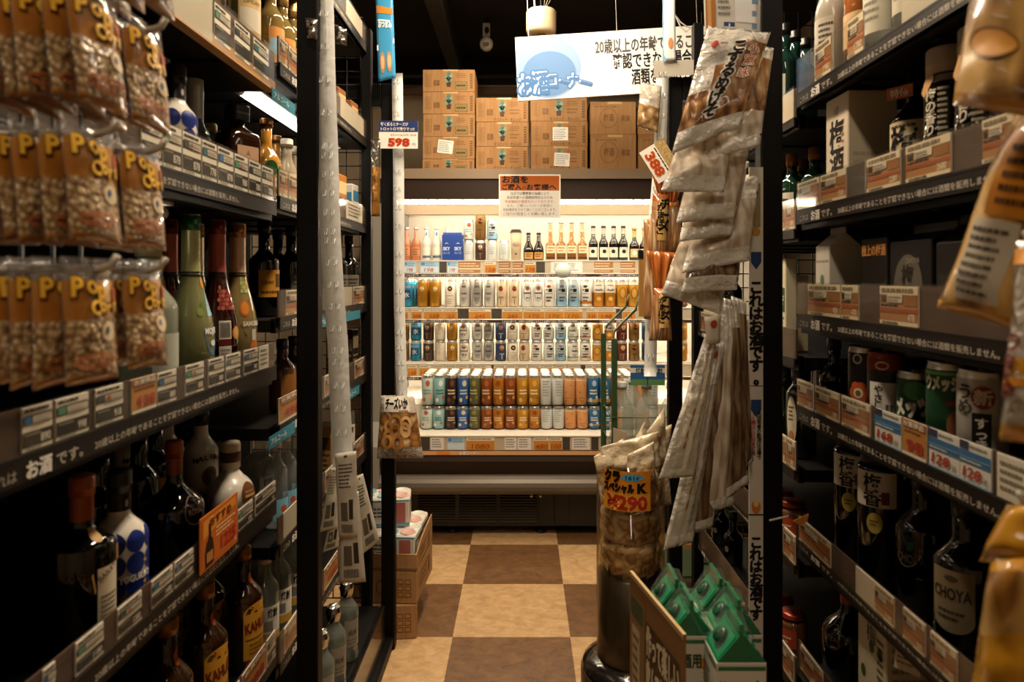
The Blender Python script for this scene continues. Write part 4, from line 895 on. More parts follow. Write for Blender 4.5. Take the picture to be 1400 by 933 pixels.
# ================================================================== BOTTLES AND CARTONS ON THE SIDE SHELVES
TAKEN = []
BAYS = {('l', 1): (.70, 1.575), ('l', 0): (1.6, 2.5), ('r', 1): (.62, 1.56), ('r', 0): (1.575, 2.46)}
QUEUE = []
def side(*a): QUEUE.append(a)
def stand(pr, label, cat, s, x, d, z, yaw=.35, grp=None):
    """stand a product on a side shelf at column x, d behind the rail; step back along the sight line until it is clear of its neighbours"""
    zz_ = (Z[z] if isinstance(z, str) else z) + .0015
    me = pr[0][1]; r = max(abs(v.co.x) for v in me.vertices) + .0008; r2 = max(abs(v.co.y) for v in me.vertices) + .0008; rad = min(max(r, r2), r * 1.12); h = max(v.co.z for _, m, _ in pr for v in m.vertices)
    y0, y1 = BAYS[(s, 1 if isinstance(z, str) else 0)]; rz = PI / 2 - yaw if s == 'l' else -PI / 2 + yaw
    base = (LX - max(d, rad + .007)) if s == 'l' else (RX + max(d, rad + .007)); sg = -1 if s == 'l' else 1
    Yb = base * F / (x - CX); best = None
    for k in range(60):
        t = 1 + .006 * k; X = base * t; Y = min(max(Yb * t, y0 + rad), y1 - rad)
        if abs(X - (LX if s == 'l' else RX)) > .40 - rad: break
        if all(math.hypot(X - a, Y - b) >= rad + c or zz_ > q + hh or q > zz_ + h for a, b, c, q, hh in TAKEN): best = (X, Y); break
    if best is None:                                     # try sliding along the shelf
        for k in range(1, 80):
            for m_ in (1, -1):
                for dx in (0, .05, .1, .15, .2, .26):
                    X, Y = base + sg * dx, min(max(Yb + m_ * .006 * k, y0 + rad), y1 - rad)
                    if best is None and all(math.hypot(X - a, Y - b) >= rad + c or zz_ > q + hh or q > zz_ + h for a, b, c, q, hh in TAKEN): best = (X, Y)
            if best: break
    X, Y = best or (base, Yb); TAKEN.append((X, Y, rad, zz_, h))
    return put(pr, label, cat, (X, Y, zz_), rz, grp)
PORC = std('white_porcelain', '#ded8cc', .16, 0, .5); BLKCAP = std('black_cap', '#171412', .35); SILCAP = std('silver_foil', '#b9b4aa', .35, .25)
ORFOIL = std('orange_foil', '#9a4c22', .4, .3); GOLDF = std('gold_foil', '#c29a5a', .35, .5); REDF = std('red_foil', '#7c2620', .3, .5); GRNF = std('green_foil', '#2f6a3a', .3, .5); PALEF = std('pale_green_foil', '#b9bb86', .3, .5)
SP = 'spirit bottles on the left shelves'; SPK = 'sparkling wine bottles on the left shelf'
def dots(b, W, R, z0, rows, s, word=None, zw=0, ww=.03):
    for j in range(rows):
        for k in range(-3, 4):
            b.ell(k * s * 2.02, z0 + j * s * 2.15, s, s * 1.08, P('#1e2f7a'), 0, W, .0008, 20)
    if word: b.text(word, 0, zw, .011, P('#eeeae2'), 0, W, .0016, ww, 'c', .04)
def yog(key, H, R, zs, zn):
    return bottle(key, H, R, zs, zn, .0155, PORC, (.034, .018, BLKCAP), (H - .062, std('dark_neck', '#25211e', .3, .2)),
                  [(0, 0, 0, None, lambda l, W: (dots(l, W, R, .022, int(zs / .0312), .0155, 'YOGURITO', .062, .052), l.ell(.0, H - .05, .006, .006, P('#b9b2a6'), 0, W, .0022), l.star(.0155, .054, .005, P('#c9a23a'), 0, W), l.star(.0155, .088, .005, P('#c9a23a'), 0, W)))], n=32)
# ---- L2
cap_tall = bottle('silvercap', .25, .034, .12, .168, .0165, std('greygreen_glass', '#5d6a5c', .1, 0, .5), (.06, .0172, SILCAP), (.168, SILCAP), [lbl('#9aa39a', None, .03, .1, .03)])
side(cap_tall, 'bottle with a long silver cap left of the white bottle with blue dots', 'bottle', 'l', 219, .10, 'L2', .2, SP)
side(cap_tall, 'bottle with a long silver cap right of the white bottle with blue dots', 'bottle', 'l', 266, .105, 'L2', .2, SP)
side(yog('yog_s', .222, .036, .125, .162), 'small white bottle with blue dots between two silver-capped bottles', 'bottle', 'l', 240.5, .05, 'L2', .45, SP)
amb_r = bottle('amber_round', .2, .034, .08, .14, .013, std('amber_liqueur', '#a5702a', .1, 0, .6), (.022, .015, std('brown_cap', '#6e4a28', .35, .3)), None, [lbl('#c9a45e', lambda l, W: l.lines(-.02, .04, .02, .075, 2, P('#5a3a1c'), 0, W), .03, .085)])
side(amb_r, 'small amber bottle with a stopper behind the dark square bottle', 'bottle', 'l', 289, .13, 'L2', .3, SP)
pale_r = bottle('pale_round', .185, .03, .08, .13, .013, GLASS, (.02, .0155, std('cream_cap', '#c9b48a', .35, .3)), None, [lbl('#b9a270', None, .03, .085)], fill=(.12, std('honey_liquid', '#a5762e', .15, 0, .4)))
side(pale_r, 'small clear bottle with a pale gold cap behind the dark square bottle', 'bottle', 'l', 303, .155, 'L2', .3, SP)
side(pale_r, 'small clear bottle with a pale gold cap beside the orange fruit bottle', 'bottle', 'l', 345, .125, 'L2', .3, SP)
def square_bottle():
    b = MB(); w = .039
    def sq(r, z, k=.28): return [(math.copysign(abs(math.cos(t)) ** k, math.cos(t)) * r, math.copysign(abs(math.sin(t)) ** k, math.sin(t)) * r, z) for t in [2 * PI * (i + .5) / 24 for i in range(24)]]
    rows = [sq(w * .96, .001), sq(w, .006), sq(w, .142), sq(w * .93, .157), sq(w * .55, .169, .6), sq(.016, .175, 1), sq(.015, .193, 1)]
    v = [p for r in rows for p in r]; f = [tuple(range(23, -1, -1))] + [(j * 24 + k, j * 24 + (k + 1) % 24, (j + 1) * 24 + (k + 1) % 24, (j + 1) * 24 + k) for j in range(6) for k in range(24)] + [tuple(range(144, 168))]
    b.add(v, f, AMBERG, True)
    c = MB(); rr = [sq(.021, .187, .4), sq(.022, .191, .4), sq(.022, .219, .4), sq(.02, .223, .4)]
    c.add([p for r in rr for p in r], [tuple(range(23, -1, -1))] + [(j * 24 + k, j * 24 + (k + 1) % 24, (j + 1) * 24 + (k + 1) % 24, (j + 1) * 24 + k) for j in range(3) for k in range(24)] + [tuple(range(72, 96))], BLKCAP)
    c.text('DISARONNO', 0, .201, .006, P('#cfc4b0'), -.0225, w=.032, al='c')
    l = MB(); l.rect(-.027, .062, .027, .128, P('#c7a184'), -w - .0008); l.text('A', 0, .106, .014, P('#8a6a50'), -w - .0012, al='c'); l.text('DISARONNO', 0, .09, .008, P('#4a3020'), -w - .0012, w=.044, al='c', bold=.01); l.lines(-.02, .066, .02, .082, 2, P('#8a6a50'), -w - .0012)
    return [('bottle', b, None), ('cap', c, None), ('label', l, None)]
side(proto('squarebottle', square_bottle), 'dark square amber bottle with a broad black cap and pinkish label', 'bottle', 'l', 324, .06, 'L2', .55, SP)
fruit = bottle('fruit_orange', .21, .035, .1, .15, .013, std('orange_juice', '#c68a34', .12, 0, .6), (.02, .016, std('amber_cap', '#8a5a22', .35, .4)), None,
               [(0, 0, 0, None, lambda l, W: (l.rect(-.034, .035, .034, .1, P('#c89a48'), 0, W, .0005), l.ell(-.012, .085, .017, .02, P('#23522a'), 0, W, .001), l.ell(.016, .078, .013, .016, P('#2f6332'), 0, W, .001), l.ell(-.016, .048, .013, .014, P('#cf8a3a'), 0, W, .001), l.rect(-.004, .04, .03, .062, P('#dfe0d2'), 0, W, .001), l.text('うめ', .013, .043, .015, P('#1f4a4a'), 0, W, .0015, .026, 'c', .02)))])
side(fruit, 'orange fruit liqueur bottle with green plums on its label', 'bottle', 'l', 364, .06, 1.57, .5, SP)
side(fruit, 'second orange fruit liqueur bottle, just behind the first one', 'bottle', 'l', 377, .07, 1.57, .5, SP)
wcap = bottle('white_cap', .19, .029, .09, .145, .0135, clear('milky_glass', '#cfc6b2', '#cfc3a8', .45, .08), (.022, .0165, P('#dcd6c8')), None, [lbl('#d8cdb4', lambda l, W: (l.ell(0, .075, .012, .008, P('#c0833a'), 0, W), l.text('れもん', 0, .045, .014, INK, 0, W, .0015, .036, 'c', .02)), .03, .095, .028)])
side(wcap, 'milky clear bottle with a white cap beside the black post', 'bottle', 'l', 392, .06, 1.57, .5, SP)
side(wcap, 'milky clear bottle with a white cap half hidden by the black post', 'bottle', 'l', 405, .07, 1.57, .5, SP)
# ---- L1
lim = bottle('limon', .30, .046, .18, .235, .015, std('tan_bottle', '#a07a4a', .5), (.03, .017, BLKCAP), None, [(.05, .175, .044, P('#b58f5e'), lambda l, W: (l.text('LIMONCINO', 0, .098, .0125, P('#6a4a2a'), 0, W, .0014, .066, 'c', .01), l.text("DELL' ISOLA", 0, .082, .008, P('#7d5c38'), 0, W, .0014, .045, 'c'), l.ell(.01, .13, .012, .012, P('#c78a3a'), 0, W, .001), l.lines(-.03, .058, .03, .076, 2, P('#8a6a44'), 0, W)))])
side(lim, 'large tan lemon liqueur bottle with arched label on the top left shelf', 'bottle', 'l', 311, .06, 'L1', .7, SP)
oil = bottle('yellow_tall', .31, .036, .185, .23, .014, std('olive_glass', '#4f4a24', .08, 0, .6), (.035, .016, GOLDF), None, [lbl('#d4b47c', lambda l, W: (l.rect(-.028, .09, .028, .14, P('#d9cfb8'), 0, W, .001), l.text('LIMONE', 0, .15, .01, P('#5a4a2a'), 0, W, .0014, .04, 'c'), l.rect(-.02, .055, .02, .08, P('#5d86a5'), 0, W, .001)), .05, .17, .032)])
side(oil, 'olive glass bottle with a cream label beside the tan lemon liqueur', 'bottle', 'l', 350, .05, 'L1', .6, SP)
gcap = bottle('gold_capped', .27, .033, .15, .2, .0135, clear('straw_glass', '#d8c890', '#b59a58', .35, .05), (.05, .0155, GOLDF), None, [lbl('#c98a4a', lambda l, W: l.rect(-.025, .06, .025, .1, P('#8fb4c8'), 0, W, .001), .04, .13, .028)])
for x, t in ((370, 'straw-coloured bottle with a gold cap on the far left top shelf, nearest one'), (386, 'straw-coloured bottle with a gold cap on the far left top shelf, middle one'), (400, 'straw-coloured bottle with a gold cap partly behind the black post')):
    side(gcap, t, 'bottle', 'l', x, .06, 1.885, .5, SP)
# ---- L3 sparkling
def spk(key, glass, foil1, foil2, lab, fz=.225):
    pr = bprof(.0415, .335, .10, .245, .0158)
    return bottle(key, .335, .0415, 0, 0, .0158, glass, (.03, .0172, foil1), (fz, foil2), [(0, 0, 0, None, lab), (.217, .221, .13, INK, lambda l, W: l.rect(-.13, .224, .13, .2265, INK, 0, W, .001))], prof=pr, n=32)
def mojito(l, W):
    x = .012
    l.poly([(x - .022, .115), (x, .165), (x + .022, .115), (x + .014, .08), (x, .064), (x - .014, .08)], P('#2d6fb8'), 0, W, .0009)
    l.poly([(x - .009, .142), (x, .19), (x + .009, .142)], P('#9fc6dc'), 0, W, .0011); l.text('MOJITO', x, .108, .0125, P('#eceff0'), 0, W, .0015, .04, 'c', .04)
    l.ell(x + .001, .09, .008, .006, P('#dfe8ea'), 0, W, .0013)
    l.ell(x - .003, .205, .009, .011, P('#d2924a'), 0, W, .001); l.ell(x - .026, .15, .008, .008, P('#7f8f4a'), 0, W, .001); l.ell(x - .018, .162, .006, .009, P('#5f7a3a'), 0, W, .001)
    for k in range(7): l.ell(x - .016 + .006 * (k % 4), .045 + .008 * (k // 3), .006, .0045, P(['#6f7f3a', '#8a9a50', '#566a2c'][k % 3]), 0, W, .001, 8)
def sangria(l, W):
    for k in range(26): l.ell(-.012 + .0085 * (k % 5) + .004 * ((k // 5) % 2), .152 + .0085 * (k // 5), .0046, .0046, P(['#8f4238', '#a85a4a', '#7a2e2a'][k % 3]), 0, W, .001, 10)
    l.ell(.026, .1, .011, .014, P('#cf8a32'), 0, W, .001); l.ell(.026, .1, .008, .0105, P('#dba65a'), 0, W, .0014)
    l.rect(-.013, .088, .012, .126, P('#d9d2c6'), 0, W, .001); l.bars(-.011, .092, .01, .123, DTAG, 0, W, .0015); l.rect(-.014, .076, .012, .086, P('#6a1f1c'), 0, W, .001); l.rect(-.013, .02, .012, .074, P('#cfc8bc'), 0, W, .0009); l.lines(-.011, .024, .01, .07, 6, GREY, 0, W, .0014)
def sangria2(l, W):
    for k in range(14): l.ell(-.012 + .008 * (k % 4), .185 + .009 * (k // 4), .005, .0048, P(['#a8b06a', '#8f9a50', '#bcc286'][k % 3]), 0, W, .001, 10)
    l.ell(-.008, .147, .014, .018, P('#c46a24'), 0, W, .001); l.ell(-.008, .147, .010, .014, P('#da8a3a'), 0, W, .0014); l.ell(.014, .198, .007, .009, P('#d08a42'), 0, W, .001)
    l.poly([(-.02, .11), (.006, .165), (.032, .11), (.02, .085), (-.008, .085)], P('#2b4a34'), 0, W, .0008); l.text('SANGRIA', .008, .108, .0115, P('#e9e4d8'), 0, W, .0015, .046, 'c', .04)
    l.ell(.014, .055, .013, .022, P('#d07a2c'), 0, W, .001); l.rect(.006, .075, .018, .1, P('#d6d2c4'), 0, W, .0012)
    for k in range(10): l.ell(-.012 + .007 * (k % 4), .03 + .009 * (k // 4), .005, .005, P(['#8a9450', '#6f7d3c', '#a5ad6c'][k % 3]), 0, W, .001, 8)
mo = spk('mojito', std('cloudy_lime', '#7d7f55', .1, 0, .7, noise_col='#6b6d40', scale=8), GRNF, PALEF, mojito)
sg1 = spk('sangria', std('red_wine', '#2c0c0c', .08, 0, .7), REDF, std('red_foil_b', '#b5604f', .3, .5), sangria)
sg2 = spk('sangria_white', std('straw_wine', '#8d7a4c', .1, 0, .7), std('copper_foil', '#b07a4a', .3, .6), std('peach_foil', '#e3c4a6', .3, .5), sangria2)
side(mo, 'cloudy lime sparkling bottle with a green top and blue diamond label', 'bottle', 'l', 261, .055, 'L3', .3, SPK)
side(mo, 'cloudy lime sparkling bottle with a green top half hidden by the popcorn packs', 'bottle', 'l', 209, .13, 'L3', .1, SPK)
side(sg1, 'dark red sparkling wine bottle with a red foil neck and barcode', 'bottle', 'l', 297, .06, 'L3', .75, SPK)
side(sg1, 'dark red sparkling wine bottle standing behind the lime bottle', 'bottle', 'l', 231, .15, 'L3', .75, SPK)
side(sg2, 'pale sparkling wine bottle with a peach foil neck and orange slices', 'bottle', 'l', 325, .06, 'L3', .55, SPK)
side(sg2, 'pale sparkling wine bottle standing behind the dark red one', 'bottle', 'l', 275, .155, 'L3', .55, SPK)
milk = bottle('milky_big', .28, .046, .16, .215, .018, clear('frosted_big', '#c8cdbc', '#aeb3a0', .55, .15), (.03, .021, P('#a9a382')), None, [lbl('#b4b8a8', lambda l, W: l.rect(-.02, .03, .02, .05, P('#4a6a4a'), 0, W), .03, .12, .03)])
side(milk, 'large frosted clear bottle behind the lowest popcorn packs', 'bottle', 'l', 203, .06, 'L3', .3, SP)
och = bottle('ochre_label', .245, .037, .14, .175, .014, DARKG, (.03, .016, BLKCAP), None, [(.05, .12, .036, P('#b9822e'), lambda l, W: (l.text('Liqueur', -.012, .085, .012, P('#3a2410'), 0, W, .0014, .03, 'c', .01), l.rect(.008, .075, .032, .11, P('#4a3018'), 0, W, .001), l.lines(-.03, .056, .02, .07, 1, P('#5a3a1a'), 0, W)))])
side(och, 'dark bottle with an ochre label on the far left shelf, nearest one', 'bottle', 'l', 361, .09, 1.285, .6, SP)
side(och, 'dark bottle with an ochre label on the far left shelf, second one', 'bottle', 'l', 380, .16, 1.285, .2, SP)
dk = bottle('dark_plain', .25, .035, .14, .18, .014, DARKG, (.03, .016, BLKCAP), None, [lbl('#6a6256', lambda l, W: l.lines(-.02, .05, .02, .1, 4, P('#2c2620'), 0, W), .04, .11, .026)])
side(dk, 'plain dark bottle with a grey label on the far left shelf beside the post', 'bottle', 'l', 398, .09, 1.285, .5, SP)
brn = bottle('brown_clear', .19, .034, .11, .145, .014, std('brown_glass', '#4a2c14', .1, 0, .6), (.025, .016, BLKCAP), None, [lbl('#8a5a2c', None, .03, .1, .028)])
for x, t in ((386, 'brown glass bottle on the far left shelf left of the black post'), (402, 'brown glass bottle on the far left shelf touching the black post line')): side(brn, t, 'bottle', 'l', x, .06, 1.03, .5, SP)
# ---- L4
blk = bottle('black_ribbon', .245, .044, .145, .175, .0145, DARKG, (.028, .017, ORFOIL), (.182, ORFOIL), [(.02, .118, .018, P('#d8cbb0'), lambda l, W: (l.poly([(-.026, .112), (.024, .142), (.026, .118), (-.022, .085)], P('#b08852'), 0, W, .0016), l.text('BAILEYS', 0, .108, .009, P('#5a3a1e'), 0, W, .0022, .036, 'c', .01, 1, .5), l.lines(-.014, .025, .014, .08, 8, P('#8a7a62'), 0, W, ragged=.15))), (0, 0, 0, None, lambda l, W: l.ell(-.01, .163, .012, .009, P('#b58a44'), 0, W, .001))], n=32)
side(blk, 'black bottle with an orange neck, tan ribbon and cream label', 'bottle', 'l', 112, .06, 'L4', .15, SP)
side(yog('yog_b', .228, .0405, .125, .165), 'larger white bottle with blue dots beside the black ribboned bottle', 'bottle', 'l', 163, .058, 'L4', .42, SP)
side(dk, 'dark bottle with an orange band standing behind the larger blue-dotted white bottle', 'bottle', 'l', 190, .16, 'L4', .3, SP)
side(dk, 'dark bottle standing behind the black ribboned bottle', 'bottle', 'l', 137, .15, 'L4', .3, SP)
orn = bottle('ornate', .225, .052, .1, .155, .0135, std('black_glass', '#0a0706', .06, 0, .8), (.03, .016, ORFOIL), (.165, ORFOIL), [(0, 0, 0, None, lambda l, W: (l.ring(0, .1, .024, .026, .002, P('#4a352a'), 0, W), l.text('ROYAL', 0, .094, .012, P('#5c463a'), 0, W, .0015, .034, 'c', .02), l.text('PURE', 0, .165, .008, P('#8a6a4a'), 0, W, .002, .02, 'c')))], n=32)
side(orn, 'squat black bottle with an orange neck and embossed seal', 'bottle', 'l', 238, .075, 'L4', .3, SP)
side(och, 'dark bottle behind the squat black bottle with the embossed seal', 'bottle', 'l', 213, .19, 'L4', .3, SP)
mal = bottle('coconut', .245, .036, .14, .185, .0145, PORC, (.035, .0165, BLKCAP), (.2, BLKCAP), [(0, 0, 0, None, lambda l, W: ([l.text(c, -.03 + .0105 * i, .122 + .006 * math.sin(PI * i / 5), .0125, P('#2b2320'), 0, W, .0014, None, 'c', .03) for i, c in enumerate('MALIBU')], l.ell(0, .09, .018, .022, P('#6a4a34'), 0, W, .001), l.ell(0, .09, .013, .016, P('#3a2820'), 0, W, .0014)))], n=28)
side(mal, 'white coconut rum bottle with a black cap directly behind the round white bottle', 'bottle', 'l', 300, .105, 'L4', .6, SP)
side(mal, 'white coconut rum bottle with a black cap left of the round white bottle', 'bottle', 'l', 272, .115, 'L4', .6, SP)
side(mal, 'white coconut rum bottle furthest back behind the squat black bottle', 'bottle', 'l', 252, .19, 'L4', .6, SP)
def mozart():
    b = MB(); n = 32; pr = [(0, .001), (.028, .002)] + [(.050 * math.cos(t), .052 + .050 * math.sin(t)) for t in [(-.95 + k * .12) for k in range(17)] if .050 * math.cos(t) > .018] + [(.0175, .108), (.0175, .12)] + [(0, .12)]
    b.lathe(pr, std('white_swirl', '#dcd6ca', .3, 0, .3, bump=.5, scale=14, stretch=(1, 1, 3)), n); W = radfun(pr, .05)
    c = MB(); c.lathe([(.0176, .112), (.021, .114), (.021, .165), (.019, .17), (0, .17)], P('#d6c8b0'), 20, mfun=lambda i, p: P('#d6c8b0')); c.rect(-.06, .128, .06, .150, P('#5a3a2a'), 0, radfun([(.021, .1), (.021, .2)], .021), .0006)
    l = MB(); l.ell(.0, .058, .0265, .030, P('#d9cfbd'), 0, W, .0012, 28); l.ell(.0, .058, .0235, .027, P('#6a4020'), 0, W, .002, 28); l.rect(-.015, .054, .015, .06, P('#caa46c'), 0, W, .0026); l.text('MOZART', 0, .063, .006, P('#d9b98a'), 0, W, .0026, .026, 'c')
    return [('bottle', b, None), ('cap', c, None), ('label', l, 'round brown label')]
side(proto('mozart', mozart), 'round white chocolate liqueur bottle with a brown disc label', 'bottle', 'l', 315, .065, 'L4', .25, SP)
# ---- L5
def kahl(l, W):
    l.rect(-.038, .03, .038, .13, P('#c9932f'), 0, W, .0006); l.ell(0, .13, .038, .022, P('#c9932f'), 0, W, .0006, 24); l.rect(-.034, .072, .034, .075, P('#7a3a18'), 0, W, .001)
    l.text('KAHLÚA', 0, .092, .024, P('#6a2414'), 0, W, .0014, .068, 'c', .05, 1, .12); l.lines(-.026, .038, .026, .066, 3, P('#8a5a20'), 0, W); l.rect(-.034, .02, .034, .03, P('#7a2a18'), 0, W, .0006)
kah = bottle('kahlua', .268, .0405, .155, .205, .0145, AMBERG, (.026, .0168, std('gold_cap', '#8a5a22', .35, .5)), None, [(0, 0, 0, None, kahl), (0, 0, 0, None, lambda l, W: l.ell(0, .2, .013, .012, P('#a5521f'), 0, W, .001))], n=28)
for x, d, t in ((230, .05, 'coffee liqueur bottle with a yellow label, nearest on the lowest left shelf'), (281, .046, 'coffee liqueur bottle with a yellow label, second on the lowest left shelf'), (316, .12, 'coffee liqueur bottle with a yellow label, third on the lowest left shelf'),
                (338, .045, 'coffee liqueur bottle with a yellow label beside the clear bottles'), (258, .14, 'coffee liqueur bottle standing behind the front row, lowest left shelf')): side(kah, t, 'bottle', 'l', x, d, 'L5', .25, SP)
# ---- far left bay
clr = bottle('clear_label', .235, .033, .15, .19, .0145, GLASS, (.022, .0165, P('#c9c2b2')), None, [lbl('#d9d2c2', lambda l, W: (l.text('焼酎', -.004, .09, .018, INK, 0, W, .0014, .026, 'c', .02), l.rect(-.028, .03, .028, .05, P('#c49a3a'), 0, W, .001), l.bars(-.024, .055, -.004, .08, DTAG, 0, W)), .03, .115, .029)])
for x, t in ((362, 'clear spirit bottle with a white label beside the coffee liqueur, nearest one'), (380, 'clear spirit bottle with a white label beside the coffee liqueur, middle one'), (397, 'clear spirit bottle with a white label, touching the near post line')): side(clr, t, 'bottle', 'l', x, .055, .47, .5, SP)
wat = bottle('water_small', .215, .029, .14, .18, .012, PET, (.014, .0145, P('#d6d6d0')), None, [lbl('#7fb6cc', lambda l, W: (l.ell(0, .05, .009, .009, P('#c0563a'), 0, W), l.rect(-.026, .02, .026, .034, P('#2e8fb8'), 0, W)), .02, .075, .027)])
for x, t in ((377, 'small clear water bottle with a blue label, first beside the round white bottle'), (390, 'small clear water bottle with a blue label, middle of three by the post'), (402, 'small clear water bottle with a blue label, last before the post')): side(wat, t, 'bottle', 'l', x, .05, .75, .5, SP)
side(clr, 'clear spirit bottle behind the coconut rum on the far left shelf', 'bottle', 'l', 356, .11, .75, .4, SP)
def crumple():
    b = MB(); pr = bprof(.036, .24, .15, .195, .016); b.lathe(pr, GLASS, 24); W = radfun(pr, .036)
    c = MB(); n = 16; rows = []
    for j, (r, z) in enumerate(((.0175, .196), (.02, .205), (.022, .222), (.018, .236), (.008, .243))): rows.append([(r * (1 + .25 * noise.noise((k * .9, j * 1.3, 4))) * math.sin(2 * PI * k / n), -r * (1 + .25 * noise.noise((k * .9, j * 1.3, 4))) * math.cos(2 * PI * k / n), z + .004 * noise.noise((k * 1.1, j, 7))) for k in range(n)])
    c.add([p for r in rows for p in r], [(j * n + k, j * n + (k + 1) % n, (j + 1) * n + (k + 1) % n, (j + 1) * n + k) for j in range(4) for k in range(n)] + [tuple(range(64, 80))], std('crumpled_foil', '#b9b6b0', .22, 1.))
    l = MB(); l.rect(-.026, .05, .026, .13, clear('faint_label', '#cfcabc', '#b9b2a0', .5, .4), 0, W, .0007); l.text('純米', 0, .085, .016, P('#4a443a'), 0, W, .0014, .028, 'c', .01); l.lines(-.02, .055, .02, .075, 2, P('#6a6456'), 0, W)
    return [('bottle', b, None), ('foil_cap', c, None), ('label', l, None)]
for X, Y, t in ((-.545, 1.84, 'clear bottle with a crumpled silver foil cap on the plinth, nearest one'), (-.55, 1.985, 'clear bottle with a crumpled silver foil cap on the plinth, middle one'), (-.552, 2.14, 'clear bottle with a crumpled silver foil cap on the plinth, furthest one')):
    put(proto('crumple', crumple), t, 'bottle', (X, Y, .191), PI / 2 - .8, SP)
# small cartons and pouches between the hook strip and the far post
def minibox(key, w, d, h, col, band, word=None):
    def fn():
        b = MB(); b.box(-w / 2, -d / 2, 0, w / 2, d / 2, h, P(col), .003); f = -d / 2 - .0005
        b.rect(-w / 2 + .004, h * .6, w / 2 - .004, h * .85, P(band), f); b.lines(-w * .4, h * .12, w * .4, h * .5, 4, P(band), f)
        if word: b.text(word, 0, h * .65, h * .13, P('#efe6d4'), f - .0005, w=w * .7, al='c', bold=.02)
        g = w / 2 + .0005; s = MB(); s.rect(-d / 2 + .004, h * .55, d / 2 - .004, h * .8, P(band), -g); s.lines(-d * .4, h * .1, d * .4, h * .5, 4, P(band), -g); s.xf(Matrix.Rotation(-PI / 2, 4, 'Z')); b.add(s.v, [], P(col)) if False else None
        q = len(b.v); b.v += s.v
        for ff, mi in zip(s.f, s.m): b.f.append(tuple(q + k for k in ff)); b.m.append(b.mi(s.mats[mi])); b.s.append(False)
        return [('drink_carton', b, None)]
    return proto(('minibox', key), fn)
CT = 'cartons on the far left shelves'
for x, z, k, t in ((458, 1.885, ('brown', .07, .05, .13, '#8a5a34', '#d9b07a'), 'brown carton on the far left shelf above the blue-edged one'), (476, 1.885, ('brown', .07, .05, .13, '#8a5a34', '#d9b07a'), 'second brown carton on the upper far left shelf, by the post'),
                   (459, 1.57, ('orange', .075, .05, .16, '#b8762c', '#e6c890'), 'orange carton on the far left shelf beside the hook strip'), (477, 1.57, ('whiteblue', .06, .05, .15, '#c9c8c0', '#3f7fa8'), 'white and blue carton on the far left shelf by the post'),
                   (461, 1.03, ('orange', .075, .05, .16, '#b8762c', '#e6c890'), 'orange carton on the middle far left shelf behind the hook strip'), (477, 1.03, ('dark', .06, .05, .17, '#2a211a', '#8a7a60'), 'dark carton on the middle far left shelf by the post'),
                   (448, .75, ('tan', .06, .05, .16, '#a5814f', '#5a3f24'), 'tan carton behind the paper wrapped sticks, far left shelf')):
    side(minibox(*k), t, 'carton', 'l', x, .045, z, .1, CT)
side(dk, 'dark bottle with a grey label in the far left bay, right of the hook strip', 'bottle', 'l', 462, .06, 1.285, .8, SP)
side(dk, 'dark bottle with a grey label nearest the far post, far left bay', 'bottle', 'l', 477, .04, 1.285, .8, SP)
side(clr, 'clear spirit bottle right of the hook strip, far left lower shelf', 'bottle', 'l', 472, .05, .75, .6, SP)
# ---- RIGHT near bay
PL = 'plum drinks on the right shelves'
grn = bottle('green_small', .24, .03, .15, .19, .0125, GREENG, (.03, .0145, BLKCAP), None, [lbl('#c9cbb8', lambda l, W: l.lines(-.02, .05, .02, .1, 3, P('#3a4a3a'), 0, W), .03, .12, .027)])
tealb = bottle('teal_tall', .30, .033, .19, .235, .0135, clear('teal_glass', '#41665a', '#1f4038', .55, .05), (.03, .0155, BLKCAP), None, [lbl('#bcc4b4', lambda l, W: l.lines(-.02, .07, .02, .14, 4, P('#4a5a4a'), 0, W), .05, .16, .028)])
for x, d, t in ((1073, .06, 'teal glass bottle on the top right shelf beside the black post, furthest one'), (1087, .07, 'teal glass bottle on the top right shelf beside the black post, middle one'), (1101, .09, 'teal glass bottle on the top right shelf left of the milky bottle')): side(tealb, t, 'bottle', 'r', x, d, 1.76, .4, PL)
mlk = bottle('milky_tall', .32, .037, .17, .26, .016, clear('milky_white', '#dcd6c6', '#d6cebc', .75, .2), (.03, .018, P('#d0c6b0')), None, [lbl('#cfc8b8', lambda l, W: l.lines(-.005, .05, .03, .15, 8, P('#5a5246'), 0, W), .04, .16, .03)])
side(mlk, 'tall milky white bottle on the top right shelf', 'bottle', 'r', 1127, .055, 'R1', .4, PL)
orb = bottle('orange_tall', .31, .036, .19, .235, .0145, std('orange_glass', '#a8622a', .1, 0, .6), (.03, .0165, SILCAP), None, [lbl('#d9b98a', None, .05, .12, .03)])
side(orb, 'orange bottle on the top right shelf beside the milky one', 'bottle', 'r', 1152, .055, 'R1', .4, PL); side(orb, 'second orange bottle on the top right shelf, nearer than the first', 'bottle', 'r', 1180, .055, 'R1', .4, PL)
gls = bottle('clear_shelf', .30, .04, .18, .22, .016, GLASS, (.03, .018, P('#cfc8ba')), None, [lbl('#d9d4c8', lambda l, W: l.lines(-.02, .07, .02, .13, 4, GREY, 0, W), .05, .16, .034)])
for x, t in ((1212, 'clear bottle behind the bright rail of the top right shelf, further one'), (1255, 'clear bottle behind the bright rail of the top right shelf, nearer one')): side(gls, t, 'bottle', 'r', x, .06, 'R1', .4, PL)
